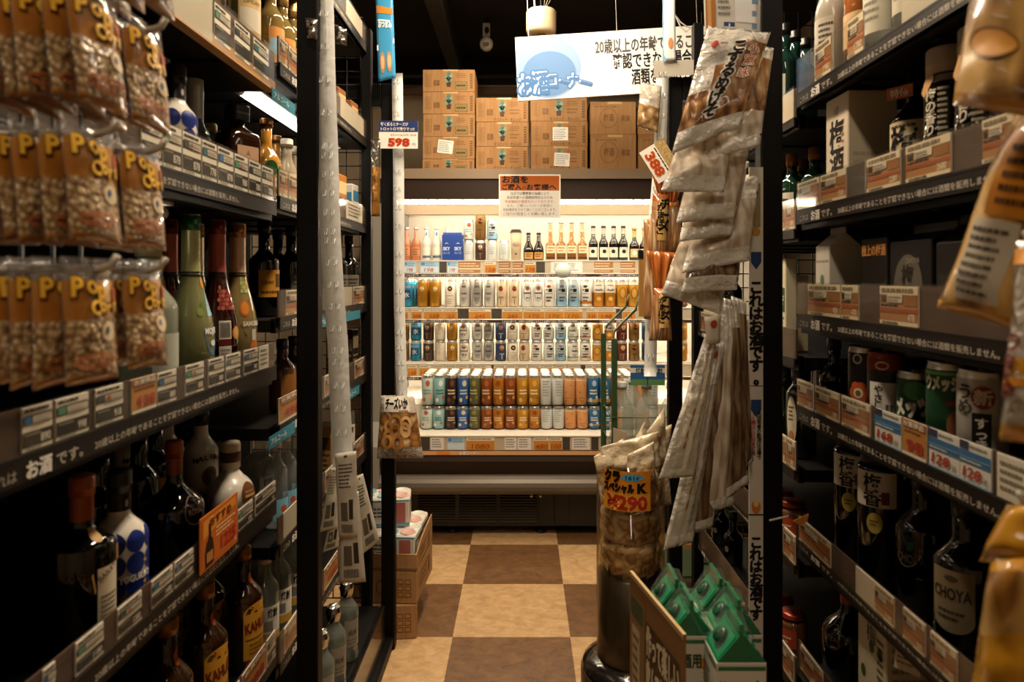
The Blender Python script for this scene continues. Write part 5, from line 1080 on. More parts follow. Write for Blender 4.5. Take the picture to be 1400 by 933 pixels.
def rbox(key, w, d, h, col, front, sidef, gable=0.):
    """box with an aisle face (local -y) and a near face (local +x for the right side)"""
    def fn():
        b = MB()
        if not gable: b.box(-w / 2, 0, 0, w / 2, d, h, P(col, .4), .002)
        else:
            b.box(-w / 2, 0, 0, w / 2, d, h, P(col, .4), .0015); b.prism([(0.0015, h), (d - .0015, h), (d / 2 + .002, h + gable), (d / 2 - .002, h + gable)], -w / 2 + .001, w / 2 - .001, P(col, .4), 'x')
            b.box(-w / 2 + .001, d / 2 - .002, h + gable - .001, w / 2 - .001, d / 2 + .002, h + gable + .014, P(col, .4))
        l = MB(); front(l, -.0006)
        out = [('drink_carton', b, None), ('front_print', l, None)]
        if sidef:
            s = MB(); sidef(s, -.0006); s.xf(Matrix.Translation((w / 2, d / 2, 0)) @ Matrix.Rotation(PI / 2, 4, 'Z')); out.append(('side_print', s, None))
        return out
    return proto(('rbox', key), fn)
def rput(pr, label, xn, xf, h_unused, z, X=.658, cat='carton', yaw=0.):
    yn, yf = X * F / (xn - CX), X * F / (xf - CX); zz_ = (Z[z] if isinstance(z, str) else z) + .001; me = pr[0][1]
    w = max(v.co.x for v in me.vertices); dd = max(v.co.y for v in me.vertices); hh = max(v.co.z for v in me.vertices); yc = (yn + yf) / 2
    n = max(1, int(2 * w / dd) + 1)
    for k in range(n): TAKEN.append((X + dd / 2, yc - w + (2 * k + 1) * w / n, max(dd / 2, w / n) * 1.12, zz_, hh))
    return put(pr, label, cat, (X, yc, zz_), -PI / 2 + yaw, 'drink cartons on the right shelves')
CRM = '#d8ccb4'
rput(rbox('umebox', .1, .1, .24, CRM, lambda l, y: (l.text('梅酒', 0, .135, .052, INK, y, vert=True, bold=.02), l.lines(.022, .05, .034, .19, 10, P('#a5623a'), y), l.ring(-.005, .035, .026, .016, .002, P('#8a7a5a'), y), l.text('樽', .0, .20, .018, P('#8a7a5a'), y, al='c')),
          lambda l, y: (l.lines(-.04, .02, .03, .12, 6, P('#c0b296'), y),)), 'tall white plum wine box with black brush lettering', 1161, 1128, 0, 'R2')
amb = bottle('amber_r', .19, .034, .11, .145, .014, std('amber_dark', '#5c2e14', .1, 0, .6), (.03, .016, BLKCAP), (.14, BLKCAP), [(0, 0, 0, None, lambda l, W: l.star(0, .06, .008, P('#a5764a'), 0, W))])
side(amb, 'amber brown bottle with a dark neck beside the plum wine box', 'bottle', 'r', 1222, .10, 'R2', .5, PL)
ume = bottle('ume_label', .235, .04, .145, .185, .015, DARKG, (.03, .017, BLKCAP), None, [(.03, .145, .034, P('#d2c19a'), lambda l, W: (l.text('梅酒', 0, .09, .042, INK, 0, W, .0014, vert=True, bold=.03), l.lines(-.025, .13, .025, .142, 1, P('#5a4a34'), 0, W), l.text('紀州', .022, .06, .012, P('#8a3a24'), 0, W, .0014, vert=True)))])
u = stand(ume, 'dark plum wine bottle with a cream brush-lettered label and orange neck tag', 'bottle', 'r', 1250, .085, 'R2', .55, PL)
b = MB(); b.box(-.026, -.045, .185, .022, -.043, .208, P('#b8682a')); b.text('特価', -.002, .19, .013, P('#efe3cc'), -.0455, w=.034, al='c', bold=.02); part('neck_tag', b, u, 'orange neck tag')
def blackjar(l, W):
    l.text('梅の香り', -.012, .15, .017, P('#d6cdb8'), 0, W, .0012, vert=True, bold=.02)
    l.lines(.0, .06, .016, .17, 12, P('#b9ae98'), 0, W)
    r = random.Random(5)
    for k in range(46): l.ell(r.uniform(-.045, .06), r.uniform(.02, .1), *( [r.uniform(.0018, .0035)] * 2), P(['#9a8a74', '#c4b8a2', '#6a5c4c'][k % 3]), 0, W, .001, 8)
bj = bottle('black_jar', .235, .035, .165, .195, .027, DARKG, (.042, .032, P('#b5a48e')), None, [(0, 0, 0, None, blackjar), (0, 0, 0, None, lambda l, W: l.poly([(-.03, .165), (-.026, .2), (-.012, .205), (-.008, .185), (-.022, .155)], P('#b98a4a'), 0, W, .004)), (.178, .19, .05, P('#8a8174'), None)])
side(bj, 'black dotted jar bottle with a pale cap beside the hanging yellow snack packs', 'bottle', 'r', 1296, .06, 'R2', .6, PL); side(bj, 'black dotted jar bottle half behind the hanging yellow snack packs', 'bottle', 'r', 1343, .05, 'R2', .6, PL)
sm = bottle('green_white', .2, .03, .12, .155, .0125, GREENG, (.03, .0145, std('gold_cap', '#8a5a22', .35, .5)), None, [lbl('#d5d0be', lambda l, W: (l.text('梅', 0, .065, .02, INK, 0, W, .0014, None, 'c', .02), l.rect(-.02, .034, .02, .05, P('#a5543a'), 0, W)), .03, .1, .024)])
for x, d, z, t in ((1070, .05, 1.5, 'small green bottle with a white label beside the black post, furthest of four'), (1083, .05, 1.5, 'small green bottle with a white label beside the black post, second of four'), (1098, .06, 1.5, 'small green bottle with a white label, third of four from the post'), (1114, .07, 1.5, 'small green bottle with a white label next to the plum wine box')): side(sm, t, 'bottle', 'r', x, d, z, .5, PL)
# R3
rput(rbox('gable_white', .068, .07, .165, '#d8d2c4', lambda l, y: (l.ell(0, .09, .009, .012, P('#5f7d5a'), y), l.rect(-.03, .13, .03, .134, P('#b9b2a2'), y), l.lines(-.02, .03, .02, .06, 3, P('#a59c8c'), y)), None, .026), 'white gable-topped carton on the right shelf under the plum wine box', 1134, 1115, 0, 'R3')
rput(rbox('black_gold', .095, .07, .17, '#14100d', lambda l, y: (l.rect(-.046, .135, .046, .158, P('#3a2a1c'), y), l.text('極上の梅酒', 0, .138, .018, P('#c98a4a'), y - .0004, w=.085, al='c', bold=.02), l.poly([(-.04, .0), (.045, .09), (.045, .094), (-.04, .004)], P('#4a443a'), y)), None), 'black carton with copper lettering beside the white gable carton', 1214, 1177, 0, 'R3')
rput(rbox('black_round', .125, .09, .158, '#15110f', lambda l, y: (l.ell(-.005, .08, .043, .055, P('#5a5348'), y, n=28), l.text('CHOYA', .01, .12, .01, P('#9a9080'), y - .0006, w=.04, al='c'), l.text('梅酒', -.005, .085, .03, P('#2a241e'), y - .0006, vert=True, bold=.02)), None, .016), 'black carton with a grey round emblem on the right shelf', 1276, 1215, 0, 'R3')
rput(rbox('dark_gable', .08, .08, .15, '#1c1814', lambda l, y: l.rect(-.03, .04, .03, .1, P('#2a2620'), y), None, .03), 'dark gable-topped carton next to the yellow snack packs', 1322, 1282, 0, 'R3')
rput(rbox('slim_cream', .05, .028, .232, '#cfc6a8', lambda l, y: (l.rect(-.018, .1, .02, .16, P('#2f5a3c'), y), l.text('梅', 0, .112, .03, P('#d9d4bc'), y - .0005, al='c', bold=.02), l.lines(-.018, .02, .018, .09, 6, P('#5a5a44'), y)), None), 'slim cream carton with a green square standing beside the black post', 1078, 1060, 0, 1.2, .653)
rput(rbox('slim_cream2', .045, .026, .19, '#bfb598', lambda l, y: l.lines(-.016, .04, .016, .15, 8, P('#6a6a50'), y), None), 'shorter slim cream carton leaning behind the first slim carton', 1093, 1080, 0, 1.2, .69)
# R4 cans
def bigcan(key, h, body, ops, lid=SILV, r=.0328, extra=None):
    def fn():
        b = MB(); m = std('can_' + body[1:], body, .35, .25)
        pr = [(0, .004), (.024, .004), (.026, 0), (r, .008), (r, h - .012), (r - .003, h - .004), (r - .002, h), (r - .005, h), (r - .006, h - .004), (0, h - .004)]
        b.lathe(pr, m, 28, mfun=lambda i, p: SILV if i < 2 else lid if i > 3 else m); W = radfun(pr, r); l = MB(); ops(l, h, W)
        out = [('drink_can', b, None), ('print', l, None)]
        t = MB(); t.tube([(.004 * math.sin(a), -.012 - .008 * math.cos(a), h + .001) for a in [2 * PI * k / 12 for k in range(12)]], .0012, SILV, 6, True); out.append(('pull_tab', t, None))
        return out
    return proto(('bigcan', key), fn)
def c_black(l, h, W):
    for k in range(6): a = 2 * PI * k / 6; l.ell(-.004 + .011 * math.cos(a), .075 + .014 * math.sin(a), .009, .01, P('#b8552a'), 0, W, .0008, 12)
    l.ell(-.004, .075, .009, .01, P('#d8c8a8'), 0, W, .0014); l.ell(-.004, .075, .005, .006, P('#6a5a3a'), 0, W, .0018); l.rect(.012, .05, .045, .11, P('#39362f'), 0, W, .0008); l.ring(-.006, h - .024, .009, .01, .003, P('#cfcac0'), 0, W)
def c_white(l, h, W):
    l.rect(-.024, .012, .024, .108, P('#d6d2c8'), 0, W, .0008); l.text('やさしい', -.006, .088, .014, INK, 0, W, .0013, vert=True, bold=.02); l.rect(.006, .03, .018, .068, P('#5a625a'), 0, W, .0013); l.lines(-.018, .018, .0, .03, 1, GREY, 0, W)
    l.rect(-.1, .13, .1, .152, P('#7d2f1c'), 0, W, .0006); l.ring(0, .139, .012, .008, .003, P('#d9b08a'), 0, W)
def c_mess(l, h, W):
    l.rect(-.1, .012, .1, .045, P('#9a8f6c'), 0, W, .0006); l.ell(.005, .105, .02, .016, P('#4f8a54'), 0, W, .0008); l.text('メッツ', 0, .062, .03, P('#ded8c6'), 0, W, .0013, .056, 'c', .05, 1, .1); l.poly([(-.005, .1), (.02, .116), (.028, .104), (.006, .09)], P('#c9b25a'), 0, W, .0012); l.rect(-.016, .022, .02, .034, P('#a8432a'), 0, W, .001)
def c_ume(l, h, W):
    l.text('ウメッシュ', 0, .126, .02, P('#d6dbc8'), 0, W, .0013, .062, 'c', .05); l.ell(.018, .07, .017, .026, P('#8a5a3a'), 0, W, .0008); l.rect(.0, .102, .038, .108, P('#a33a24'), 0, W, .0012)
    l.poly([(-.035, .014), (-.02, .05), (-.004, .06), (.004, .014)], P('#cfc8b4'), 0, W, .001); l.rect(-.1, .148, .1, .153, P('#6fae72'), 0, W, .0006)
def c_gen(l, h, W):
    l.rect(-.012, .02, .012, .105, P('#191512'), 0, W, .0008); l.text('すっきり', 0, .084, .014, P('#d9d4c8'), 0, W, .0013, vert=True, bold=.02); l.ell(.002, .128, .015, .017, P('#8a2f20'), 0, W, .001); l.text('新', .002, .119, .019, P('#d6c8b4'), 0, W, .0016, None, 'c', .03)
    l.text('うめ', -.022, .125, .02, P('#3a342c'), 0, W, .0013, vert=True, bold=.03)
CN = 'canned drinks on the right shelf'
def c_dark(l, h, W): l.ell(0, .1, .006, .008, P('#8a8578'), 0, W); l.rect(-.02, .03, .02, .07, P('#2c2822'), 0, W)
for x, d, pr, yw, t in ((1184, .045, bigcan('black', .166, '#141210', c_black), .8, 'black can with an orange flower on the right shelf'), (1212, .045, bigcan('white', .163, '#1c1512', c_white, std('red_lid', '#7d2f1c', .3, .5)), .85, 'dark can with a white label and red band on the right shelf'),
                     (1254, .06, bigcan('mess', .137, '#1f4a2c', c_mess), .8, 'short green can with slanted pale lettering'), (1298, .045, bigcan('ume', .168, '#1e4a2e', c_ume), .85, 'tall green can with pale lettering and a tan oval'), (1343, .043, bigcan('gen', .166, '#a9a59c', c_gen), .95, 'silver can with a black panel and red disc')):
    side(pr, t, 'can', 'r', x, d, 'R4', yw, CN)
nk = bottle('dark_short', .165, .032, .08, .115, .013, DARKG, (.025, .015, BLKCAP), None, [(0, 0, 0, None, lambda l, W: l.ell(0, .05, .008, .01, P('#6a6458'), 0, W))])
for x, d, t in ((1132, .06, 'short dark bottle left of the black flower can, furthest one'), (1158, .08, 'short dark bottle left of the black flower can, nearest one')): side(nk, t, 'bottle', 'r', x, d, 'R4', .5, PL)
flask = bottle('green_flask', .218, .035, .155, .185, .02, std('dark_green_glass', '#1d2a1c', .12, 0, .5), (.03, .023, BLKCAP), None, [(0, 0, 0, None, lambda l, W: (l.ell(0, .09, .014, .062, P('#c9bfa4'), 0, W, .0007, 24), l.lines(-.008, .09, .008, .13, 4, P('#6a5a44'), 0, W), l.ell(0, .055, .008, .012, P('#b57a4a'), 0, W)))])
side(flask, 'dark green flask with a tall oval label beside the black post', 'bottle', 'r', 1074, .045, .94, .5, PL); side(flask, 'second dark green flask behind the first, nearer the cans', 'bottle', 'r', 1095, .055, .94, .5, PL)
# R5
def umej(l, W):
    l.rect(-.04, .165, .04, .232, P('#c9c3b6'), 0, W, .0008); l.text('梅香', -.004, .2, .027, INK, 0, W, .0014, vert=True, bold=.02); l.rect(.012, .172, .026, .196, P('#6a2a1c'), 0, W, .0013)
    l.ell(0, .135, .014, .02, P('#a5954a'), 0, W, .001); l.lines(-.008, .128, .008, .142, 2, P('#4a4020'), 0, W, .0016)
uj = bottle('ume_jar', .264, .0405, .234, .246, .032, std('plum_black', '#120c0a', .1, 0, .5), (.02, .034, BLKCAP), None, [(0, 0, 0, None, umej)], n=28)
for x, d, t in ((1146, .12, 'dark jar with a white brush-lettered band, furthest of three'), (1168, .07, 'dark jar with a white brush-lettered band, middle of three'), (1203, .06, 'dark jar with a white brush-lettered band, nearest of three')): side(uj, t, 'bottle', 'r', x, d, 'R5', .85, PL)
chy = bottle('choya', .262, .042, .15, .195, .015, DARKG, (.035, .017, BLKCAP), None, [(0, 0, 0, None, lambda l, W: (l.rect(-.032, .075, .032, .15, P('#7d7058'), 0, W, .0007), l.ell(0, .075, .032, .022, P('#7d7058'), 0, W, .0007, 24), l.text('CHOYA', 0, .105, .02, P('#2a2018'), 0, W, .0013, .056, 'c', .03), l.lines(-.02, .07, .02, .09, 2, P('#3a3024'), 0, W), l.ell(0, .137, .01, .005, P('#4a4030'), 0, W)))], n=28)
chb = bottle('choya_plain', .262, .042, .15, .195, .015, DARKG, (.035, .017, BLKCAP), None, [(0, 0, 0, None, lambda l, W: l.text('CHOYA', 0, .1, .017, P('#4a3c30'), 0, W, .0013, .05, 'c', .02))], n=28)
side(chy, 'dark plum liqueur bottle with a pale shield label', 'bottle', 'r', 1317, .06, 'R5', .6, PL); side(chb, 'dark plum liqueur bottle without a label, behind the labelled one', 'bottle', 'r', 1260, .08, 'R5', .6, PL)
side(flask, 'dark flask on the right shelf behind the orange wobbler', 'bottle', 'r', 1112, .08, 'R5', .5, PL)
# R6
rput(rbox('leafbox', .105, .1, .24, '#c2bca8', lambda l, y: ([l.ell(-.03 + .03 * (k % 3), .07 + .06 * (k // 2), .009, .012, P('#2f4a2c'), y, n=12) for k in range(6)], l.lines(.02, .03, .045, .22, 14, P('#5a5a44'), y), l.text('梅', .0, .2, .03, P('#3a3a2a'), y - .0004, al='c')), lambda l, y: l.lines(-.04, .03, .04, .22, 10, P('#8a8670'), y)), 'white carton printed with green plums on the lowest right shelf', 1218, 1168, 0, 'R6')
side(orn, 'squat black bottle on the lowest right shelf left of the printed carton', 'bottle', 'r', 1148, .08, 'R6', .5, PL)
jar = bottle('jar_small', .1, .032, .075, .085, .027, clear('jar_glass', '#d8d0c0', '#8a5a3a', .5, .05), (.016, .03, std('red_lid', '#7d2f1c', .3, .5)), None, [lbl('#a8442a', lambda l, W: l.lines(-.02, .03, .02, .05, 2, P('#e0c890'), 0, W), .02, .065, .03)])
for x, z, t in ((1068, .44, 'small glass jar with a red label at the bottom beside the black post'), (1084, .44, 'second small glass jar with a red label at the bottom right'), (1068, .72, 'small glass jar with a red label above the lower jars'), (1084, .72, 'second small glass jar with a red label above the lower jars')): side(jar, t, 'jar', 'r', x, .045, z, .5, PL)
# far right bay behind the squid packs
for x, d, z, pr, t in ((985, .07, .44, nk, 'dark bottle seen below the long hanging packs, far right bay'), (1002, .06, .44, nk, 'second dark bottle seen below the long hanging packs, far right bay'), (1016, .06, .72, nk, 'dark bottle seen between the hanging packs and the lettered post strip'), (985, .06, .72, nk, 'short dark bottle seen through the hanging packs, far right bay'), (990, .07, .94, sm, 'green bottle on the far right shelf beside the thin post'),
                    (1000, .06, 1.2, dk, 'dark bottle right of the squid packs on the far right shelf')): side(pr, t, 'bottle', 'r', x, d, z, .6, PL)

for a in sorted(QUEUE, key=lambda a: a[5]): stand(*a)           # front products take their places first
# ================================================================== FLEXIBLE PACKS
class Sheet:
    """bilinear pack between four corners (top-left, top-right, bottom-right, bottom-left) with a pillow bulge and creases"""
    ref = 1.
    def __init__(s, tl, tr, br, bl, t, amp=.004, seed=0, fr=18., pw=2.2, fold=0.):
        s.c = [Vector(p) for p in (tl, tr, br, bl)]; s.t, s.amp, s.seed, s.fr, s.pw, s.fold = t, amp, seed, fr, pw, fold
        s.W = ((s.c[1] - s.c[0]).length + (s.c[2] - s.c[3]).length) / 2; s.H = ((s.c[3] - s.c[0]).length + (s.c[2] - s.c[1]).length) / 2
        s.o = sum(s.c, Vector()) / 4
        n = (s.c[1] - s.c[0] + s.c[2] - s.c[3]).cross(s.c[0] - s.c[3] + s.c[1] - s.c[2]).normalized()
        s.n = n                                              # pack front: towards the viewer of x right, z up
        s.top = (s.c[0] + s.c[1]) / 2
    def pt(s, u, v, side=1, off=0.):
        a = s.c[0].lerp(s.c[1], u); b = s.c[3].lerp(s.c[2], u); p = a.lerp(b, v)
        e = max(0, 1 - abs(2 * u - 1) ** s.pw) * max(0, 1 - abs(2 * v - 1) ** (s.pw * 2.2))
        d = s.t * e
        q = Vector((u * s.W * s.fr, v * s.H * s.fr, s.seed * 3.7))
        k = (noise.noise(q) + .5 * noise.noise(q * 2.3)) * s.amp
        if s.fold: k += s.fold * math.sin(u * PI * 7 + 2 * noise.noise(q * .3)) * (1 - v * .5)
        if side > 0: w = d + k * min(1, .3 + e)
        else: w = -d * .55 + k * .4 - .0012
        return p + s.n * (w + off) - s.top
    def surf(s, x, z, off): return tuple(s.pt(min(max(x / s.W, 0), 1), min(max(-z / s.H, 0), 1), 1, off))
    def body(s, zones, nx=12, nz=22, b=None, back=None):
        b = b or MB(); W = nx + 1
        f_ = [tuple(s.pt(i / nx, j / nz, 1)) for j in range(nz + 1) for i in range(nx + 1)]
        k_ = [tuple(s.pt(i / nx, j / nz, -1)) for j in range(nz + 1) for i in range(nx + 1)]
        base = len(b.v); b.v += f_ + k_; N = len(f_)
        for j in range(nz):
            for i in range(nx):
                v = (j + .5) / nz; u = (i + .5) / nx; m = zones[-1][2] if zones else None
                for z in zones:
                    if z[0] <= v < z[1] and (len(z) < 5 or z[3] <= u < z[4]): m = z[2]; break
                a = [j * W + i, (j + 1) * W + i, (j + 1) * W + i + 1, j * W + i + 1]
                b.f.append(tuple(base + q for q in a)); b.m.append(b.mi(m)); b.s.append(True)
                b.f.append(tuple(base + N + q for q in a[::-1])); b.m.append(b.mi(back or m)); b.s.append(True)
        rim = [(i) for i in range(W)] + [j * W + nx for j in range(1, nz + 1)] + [nz * W + i for i in range(nx - 1, -1, -1)] + [j * W for j in range(nz - 1, 0, -1)]
        mm = b.mi(zones[0][2])
        for q in range(len(rim)):
            a, c = rim[q], rim[(q + 1) % len(rim)]
            b.f.append((base + a, base + c, base + N + c, base + N + a)); b.m.append(mm); b.s.append(False)
        return b
def pack(name, label, cat, tl, tr, br, bl, t, zones, prints=None, grp=None, amp=.004, seed=0, fr=18., fold=0., nx=12, nz=22, pw=2.2, pname='print', back=None):
    s = Sheet(tl, tr, br, bl, t, amp, seed, fr, pw, fold)
    o = thing(name, s.body(zones, nx, nz, back=back), label, cat, s.top, 0, grp)
    if prints:
        l = MB(); prints(l, s, s.W, s.H)
        if l.v: part(pname, l, o)
    return o
A3 = lambda x, y, Y: at(x, y, Y)
FW = clear('film_milky', '#f4f0e8', '#e6e1d6', .88, .2, .9, 45, gloss=2.2)
FW2 = clear('film_milky_thin', '#f4eee2', '#e0d9cb', .55, .16, .9, 40, gloss=2.2)
SQUID = cells('dried_squid', ['#e6d5b8', '#c39a68', '#94663a', '#5f3d20'], 50, .22, 1.3, 1., (1, 1, .35))
SQUIDL = cells('dried_squid_pale', ['#e8e1d5', '#d8cebc', '#b3a089', '#dfd6c8'], 40, .25, .6, .7, (1, 1, .25))
SQUIDD = cells('dried_squid_dark', ['#b59c7c', '#84674a', '#533a26', '#9c8668'], 48, .25, .6, .7, (1, 1, .15))
# ---- dried squid packs hanging on the right post
GS = 'dried squid packs hanging on the right post'
def squid_print(l, s, W, H):
    l.ell(.16 * W, -.17 * H, .05 * W, .028 * H, P('#b5402a'), 0, s, .002); l.lines(.24 * W, -.19 * H, .36 * W, -.15 * H, 1, P('#b5806a'), 0, s, .002)
    for i, ch in enumerate('こするめげそ'):
        x, z, h = (.54 - .03 * i) * W, -(.24 + .112 * i) * H, .105 * H
        for q in range(8): l.text(ch, x + .006 * math.cos(q * PI / 4), z + .006 * math.sin(q * PI / 4), h, P('#ece6da'), 0, s, .0022, None, 'c', .0)
        l.text(ch, x, z, h, INK, 0, s, .0030, None, 'c', .04)
    for i, ch in enumerate('小室味'):
        l.text(ch, (.80 - .03 * i) * W, -(.25 + .12 * i) * H, .085 * H, P('#ece6da'), 0, s, .0022, None, 'c', .09); l.text(ch, (.80 - .03 * i) * W, -(.25 + .12 * i) * H, .085 * H, P('#b8552a'), 0, s, .0030, None, 'c', .03)
zs_ = [(0, .14, FW), (.14, .84, SQUID), (.84, 1.01, FW)]
pack('snack_pack', 'topmost dried squid pack with black brush lettering on the right post', 'snack pack', A3(968, 36, 1.44), A3(1054, 44, 1.47), A3(1012, 172, 1.39), A3(918, 211, 1.36), .014, [(0, .12, FW), (.12, .34, FW, 0, .5), (.34, .55, FW, 0, .26), (.12, .84, SQUID), (.84, 1.01, FW)], squid_print, GS, .009, 1, 20, nx=18, nz=32)
pack('snack_pack', 'dried squid pack directly behind the topmost lettered one', 'snack pack', A3(1000, 50, 1.48), A3(1058, 66, 1.49), A3(1040, 193, 1.45), A3(950, 228, 1.43), .012, zs_, None, GS, .005, 2)
sq = [((960, 128), (1048, 110), (1040, 197), (932, 231), 1.42, SQUIDL, 'second visible dried squid pack from the top with a slanting white seal'),
      ((945, 150), (1010, 145), (990, 262), (903, 262), 1.39, SQUIDL, 'dried squid pack with a pointed lower left corner, third from the top'),
      ((955, 190), (1030, 180), (1003, 298), (924, 305), 1.425, SQUIDL, 'dried squid pack with a bright straight seal, fourth from the top'),
      ((955, 225), (1025, 220), (1000, 322), (928, 331), 1.44, SQUIDL, 'dried squid pack with a rounded seal, fifth from the top'),
      ((965, 250), (1040, 235), (1024, 357), (932, 374), 1.455, SQUIDL, 'broad milky dried squid pack, sixth from the top'),
      ((960, 290), (1020, 285), (1008, 396), (931, 400), 1.45, SQUIDD, 'dried squid pack with a dark window, seventh from the top'),
      ((940, 300), (1010, 310), (985, 430), (904, 402), 1.47, SQUIDL, 'lowest short dried squid pack tilting down to the right')]
for i, (a, b_, c, d, y, m, lab) in enumerate(sq):
    pack('snack_pack', lab, 'snack pack', A3(*a, y + .055), A3(*b_, y + .07), A3(*c, y + .01), A3(*d, y - .015), .012, [(0, .3, FW), (.3, .82, m), (.82, 1.01, FW)], None, GS, .009, i + 5, 22, nx=16, nz=30)
GQ = 'long dried fish packs hanging below the squid'
def longprint(l, s, W, H):
    l.rect(.1 * W, -.1 * H, .6 * W, -.02 * H, P('#cfc6b4'), 0, s, .0012); l.ell(.35 * W, -.06 * H, .16 * W, .018 * H, P('#a5402a'), 0, s, .002)
    for k in range(4): l.rect(.35 * W, -(.6 + .07 * k) * H, .42 * W, -(.56 + .07 * k) * H, P('#b0603a'), 0, s, .0012)
FE = [(0, 1.01, FW, 0, .09), (0, 1.01, FW, .91, 1.01)]
lq = [((970, 440), (984, 438), (950, 652), (901, 655), 1.40, [(0, .22, FW), (.95, 1.01, FW)] + FE + [(.22, .95, FW2)], 'leftmost long white pack of the hanging bundle with orange marks'),
      ((974, 470), (990, 468), (948, 742), (907, 752), 1.43, [(0, .2, FW), (.94, 1.01, FW)] + FE + [(.2, .94, FW2)], 'long translucent pack reaching lowest in the hanging bundle'),
      ((980, 440), (994, 440), (975, 722), (934, 734), 1.45, [(0, .12, FW)] + FE + [(.12, .95, SQUIDD), (.95, 1.01, FW)], 'long dark brown pack in the middle of the hanging bundle'),
      ((986, 415), (1003, 418), (1004, 690), (958, 706), 1.46, [(0, .25, FW)] + FE + [(.25, .95, SQUIDL), (.95, 1.01, FW)], 'long pale brown pack right of the middle of the bundle'),
      ((990, 408), (1010, 412), (1024, 662), (984, 690), 1.47, [(0, .16, FW)] + FE + [(.16, .95, SQUIDD), (.95, 1.01, FW)], 'long brown pack with milky edges, second from the lettered strip'),
      ((1000, 405), (1020, 412), (1030, 630), (1000, 668), 1.485, [(0, .1, FW)] + FE + [(.1, .96, SQUIDD), (.96, 1.01, FW)], 'rightmost long pack of the bundle beside the lettered strip')]
for i, (a, b_, c, d, y, z, lab) in enumerate(lq):
    pack('hanging_long_pack', lab, 'snack pack', A3(*a, y + .03), A3(*b_, y + .035), A3(*c, y), A3(*d, y - .02), .013, z, longprint if i < 2 else None, GQ, .006, i + 20, 14, .003, nx=12, nz=34)
# film-wrapped card header on top of the bundle
def headprint(l, s, W, H): l.ell(.5 * W, -.3 * H, .22 * W, .14 * H, P('#a5402a'), 0, s, .0016)
pack('header_card', 'small cream header card with a red mark at the top of the long packs', 'card', A3(963, 434, 1.41), A3(986, 430, 1.42), A3(984, 470, 1.41), A3(968, 472, 1.40), .002, [(0, 1.01, P('#c9bfac'))], headprint, None, .001, 3, nx=4, nz=5)
# ---- hook strips
HS = clear('hook_strip_plastic', '#f4f6f4', '#f1f3f0', .88, .25, .2, 40)
def hook_strip(label, path, wpx, tabs, nhook=18, mat=HS):
    """path: list of (x, y, Y) centres; wpx half-width in metres"""
    pts = [Vector(at(*p)) for p in path]; b = MB(); top = pts[0]
    n = 40; P_ = []
    for k in range(n + 1):
        t = k / n * (len(pts) - 1); i = min(int(t), len(pts) - 2); P_.append(pts[i].lerp(pts[i + 1], t - i) - top)
    v = []
    for k, p in enumerate(P_):
        d = Vector((wpx, 0, 0)); w = .0015 * math.sin(k * .7)
        v += [p - d + Vector((0, w, 0)), p + d + Vector((0, w, 0)), p + d + Vector((0, w + .0012, 0)), p - d + Vector((0, w + .0012, 0))]
    f = [(0, 1, 2, 3), tuple(4 * n + q for q in (3, 2, 1, 0))]
    for k in range(n):
        for q in range(4): f.append((4 * k + q, 4 * k + (q + 1) % 4, 4 * k + 4 + (q + 1) % 4, 4 * k + 4 + q))
    b.add(v, f, mat, True)
    o = thing('hanging_hook_strip', b, label, 'hook strip', top)
    tb = MB()
    for k in range(tabs):
        t = (k + .5) / tabs * n; p = P_[int(t)]
        for s in (-.45, .3):
            x = s * wpx; tb.tube([(p.x + x - .004, p.y - .002, p.z + .008), (p.x + x - .003, p.y - .003, p.z - .006), (p.x + x + .003, p.y - .003, p.z - .006), (p.x + x + .004, p.y - .002, p.z + .008)], .0011, mat, 5)
    part('tabs', tb, o, 'moulded hook tabs')
    return o
hook_strip('milky plastic hook strip hanging beside the near left post', [(441, -25, 1.6), (448, 200, 1.59), (452, 330, 1.58), (462, 480, 1.575), (469, 640, 1.57)], .0235, 22)
hook_strip('milky plastic hook strip hanging beside the far left post', [(543, 100, 2.5), (545, 250, 2.49), (546, 420, 2.48), (550, 560, 2.45)], .020, 18)
hook_strip('hook strip hanging from the far right post behind the twisted snack bags', [(906, 92, 2.44), (902, 220, 2.44), (893, 330, 2.44), (889, 515, 2.44)], .022, 14)
b = MB(); b.prism([(0, 0), (.15, .012), (.15, .064), (.0, .06)], 0, .003, P('#b3aea2')); b.box(.004, .003, .058, .148, .05, .061, P('#b3aea2'))
thing('plastic_bracket', b, 'grey white plastic bracket clipped over the top of the far right post', 'bracket', at(894, 106, 2.44))
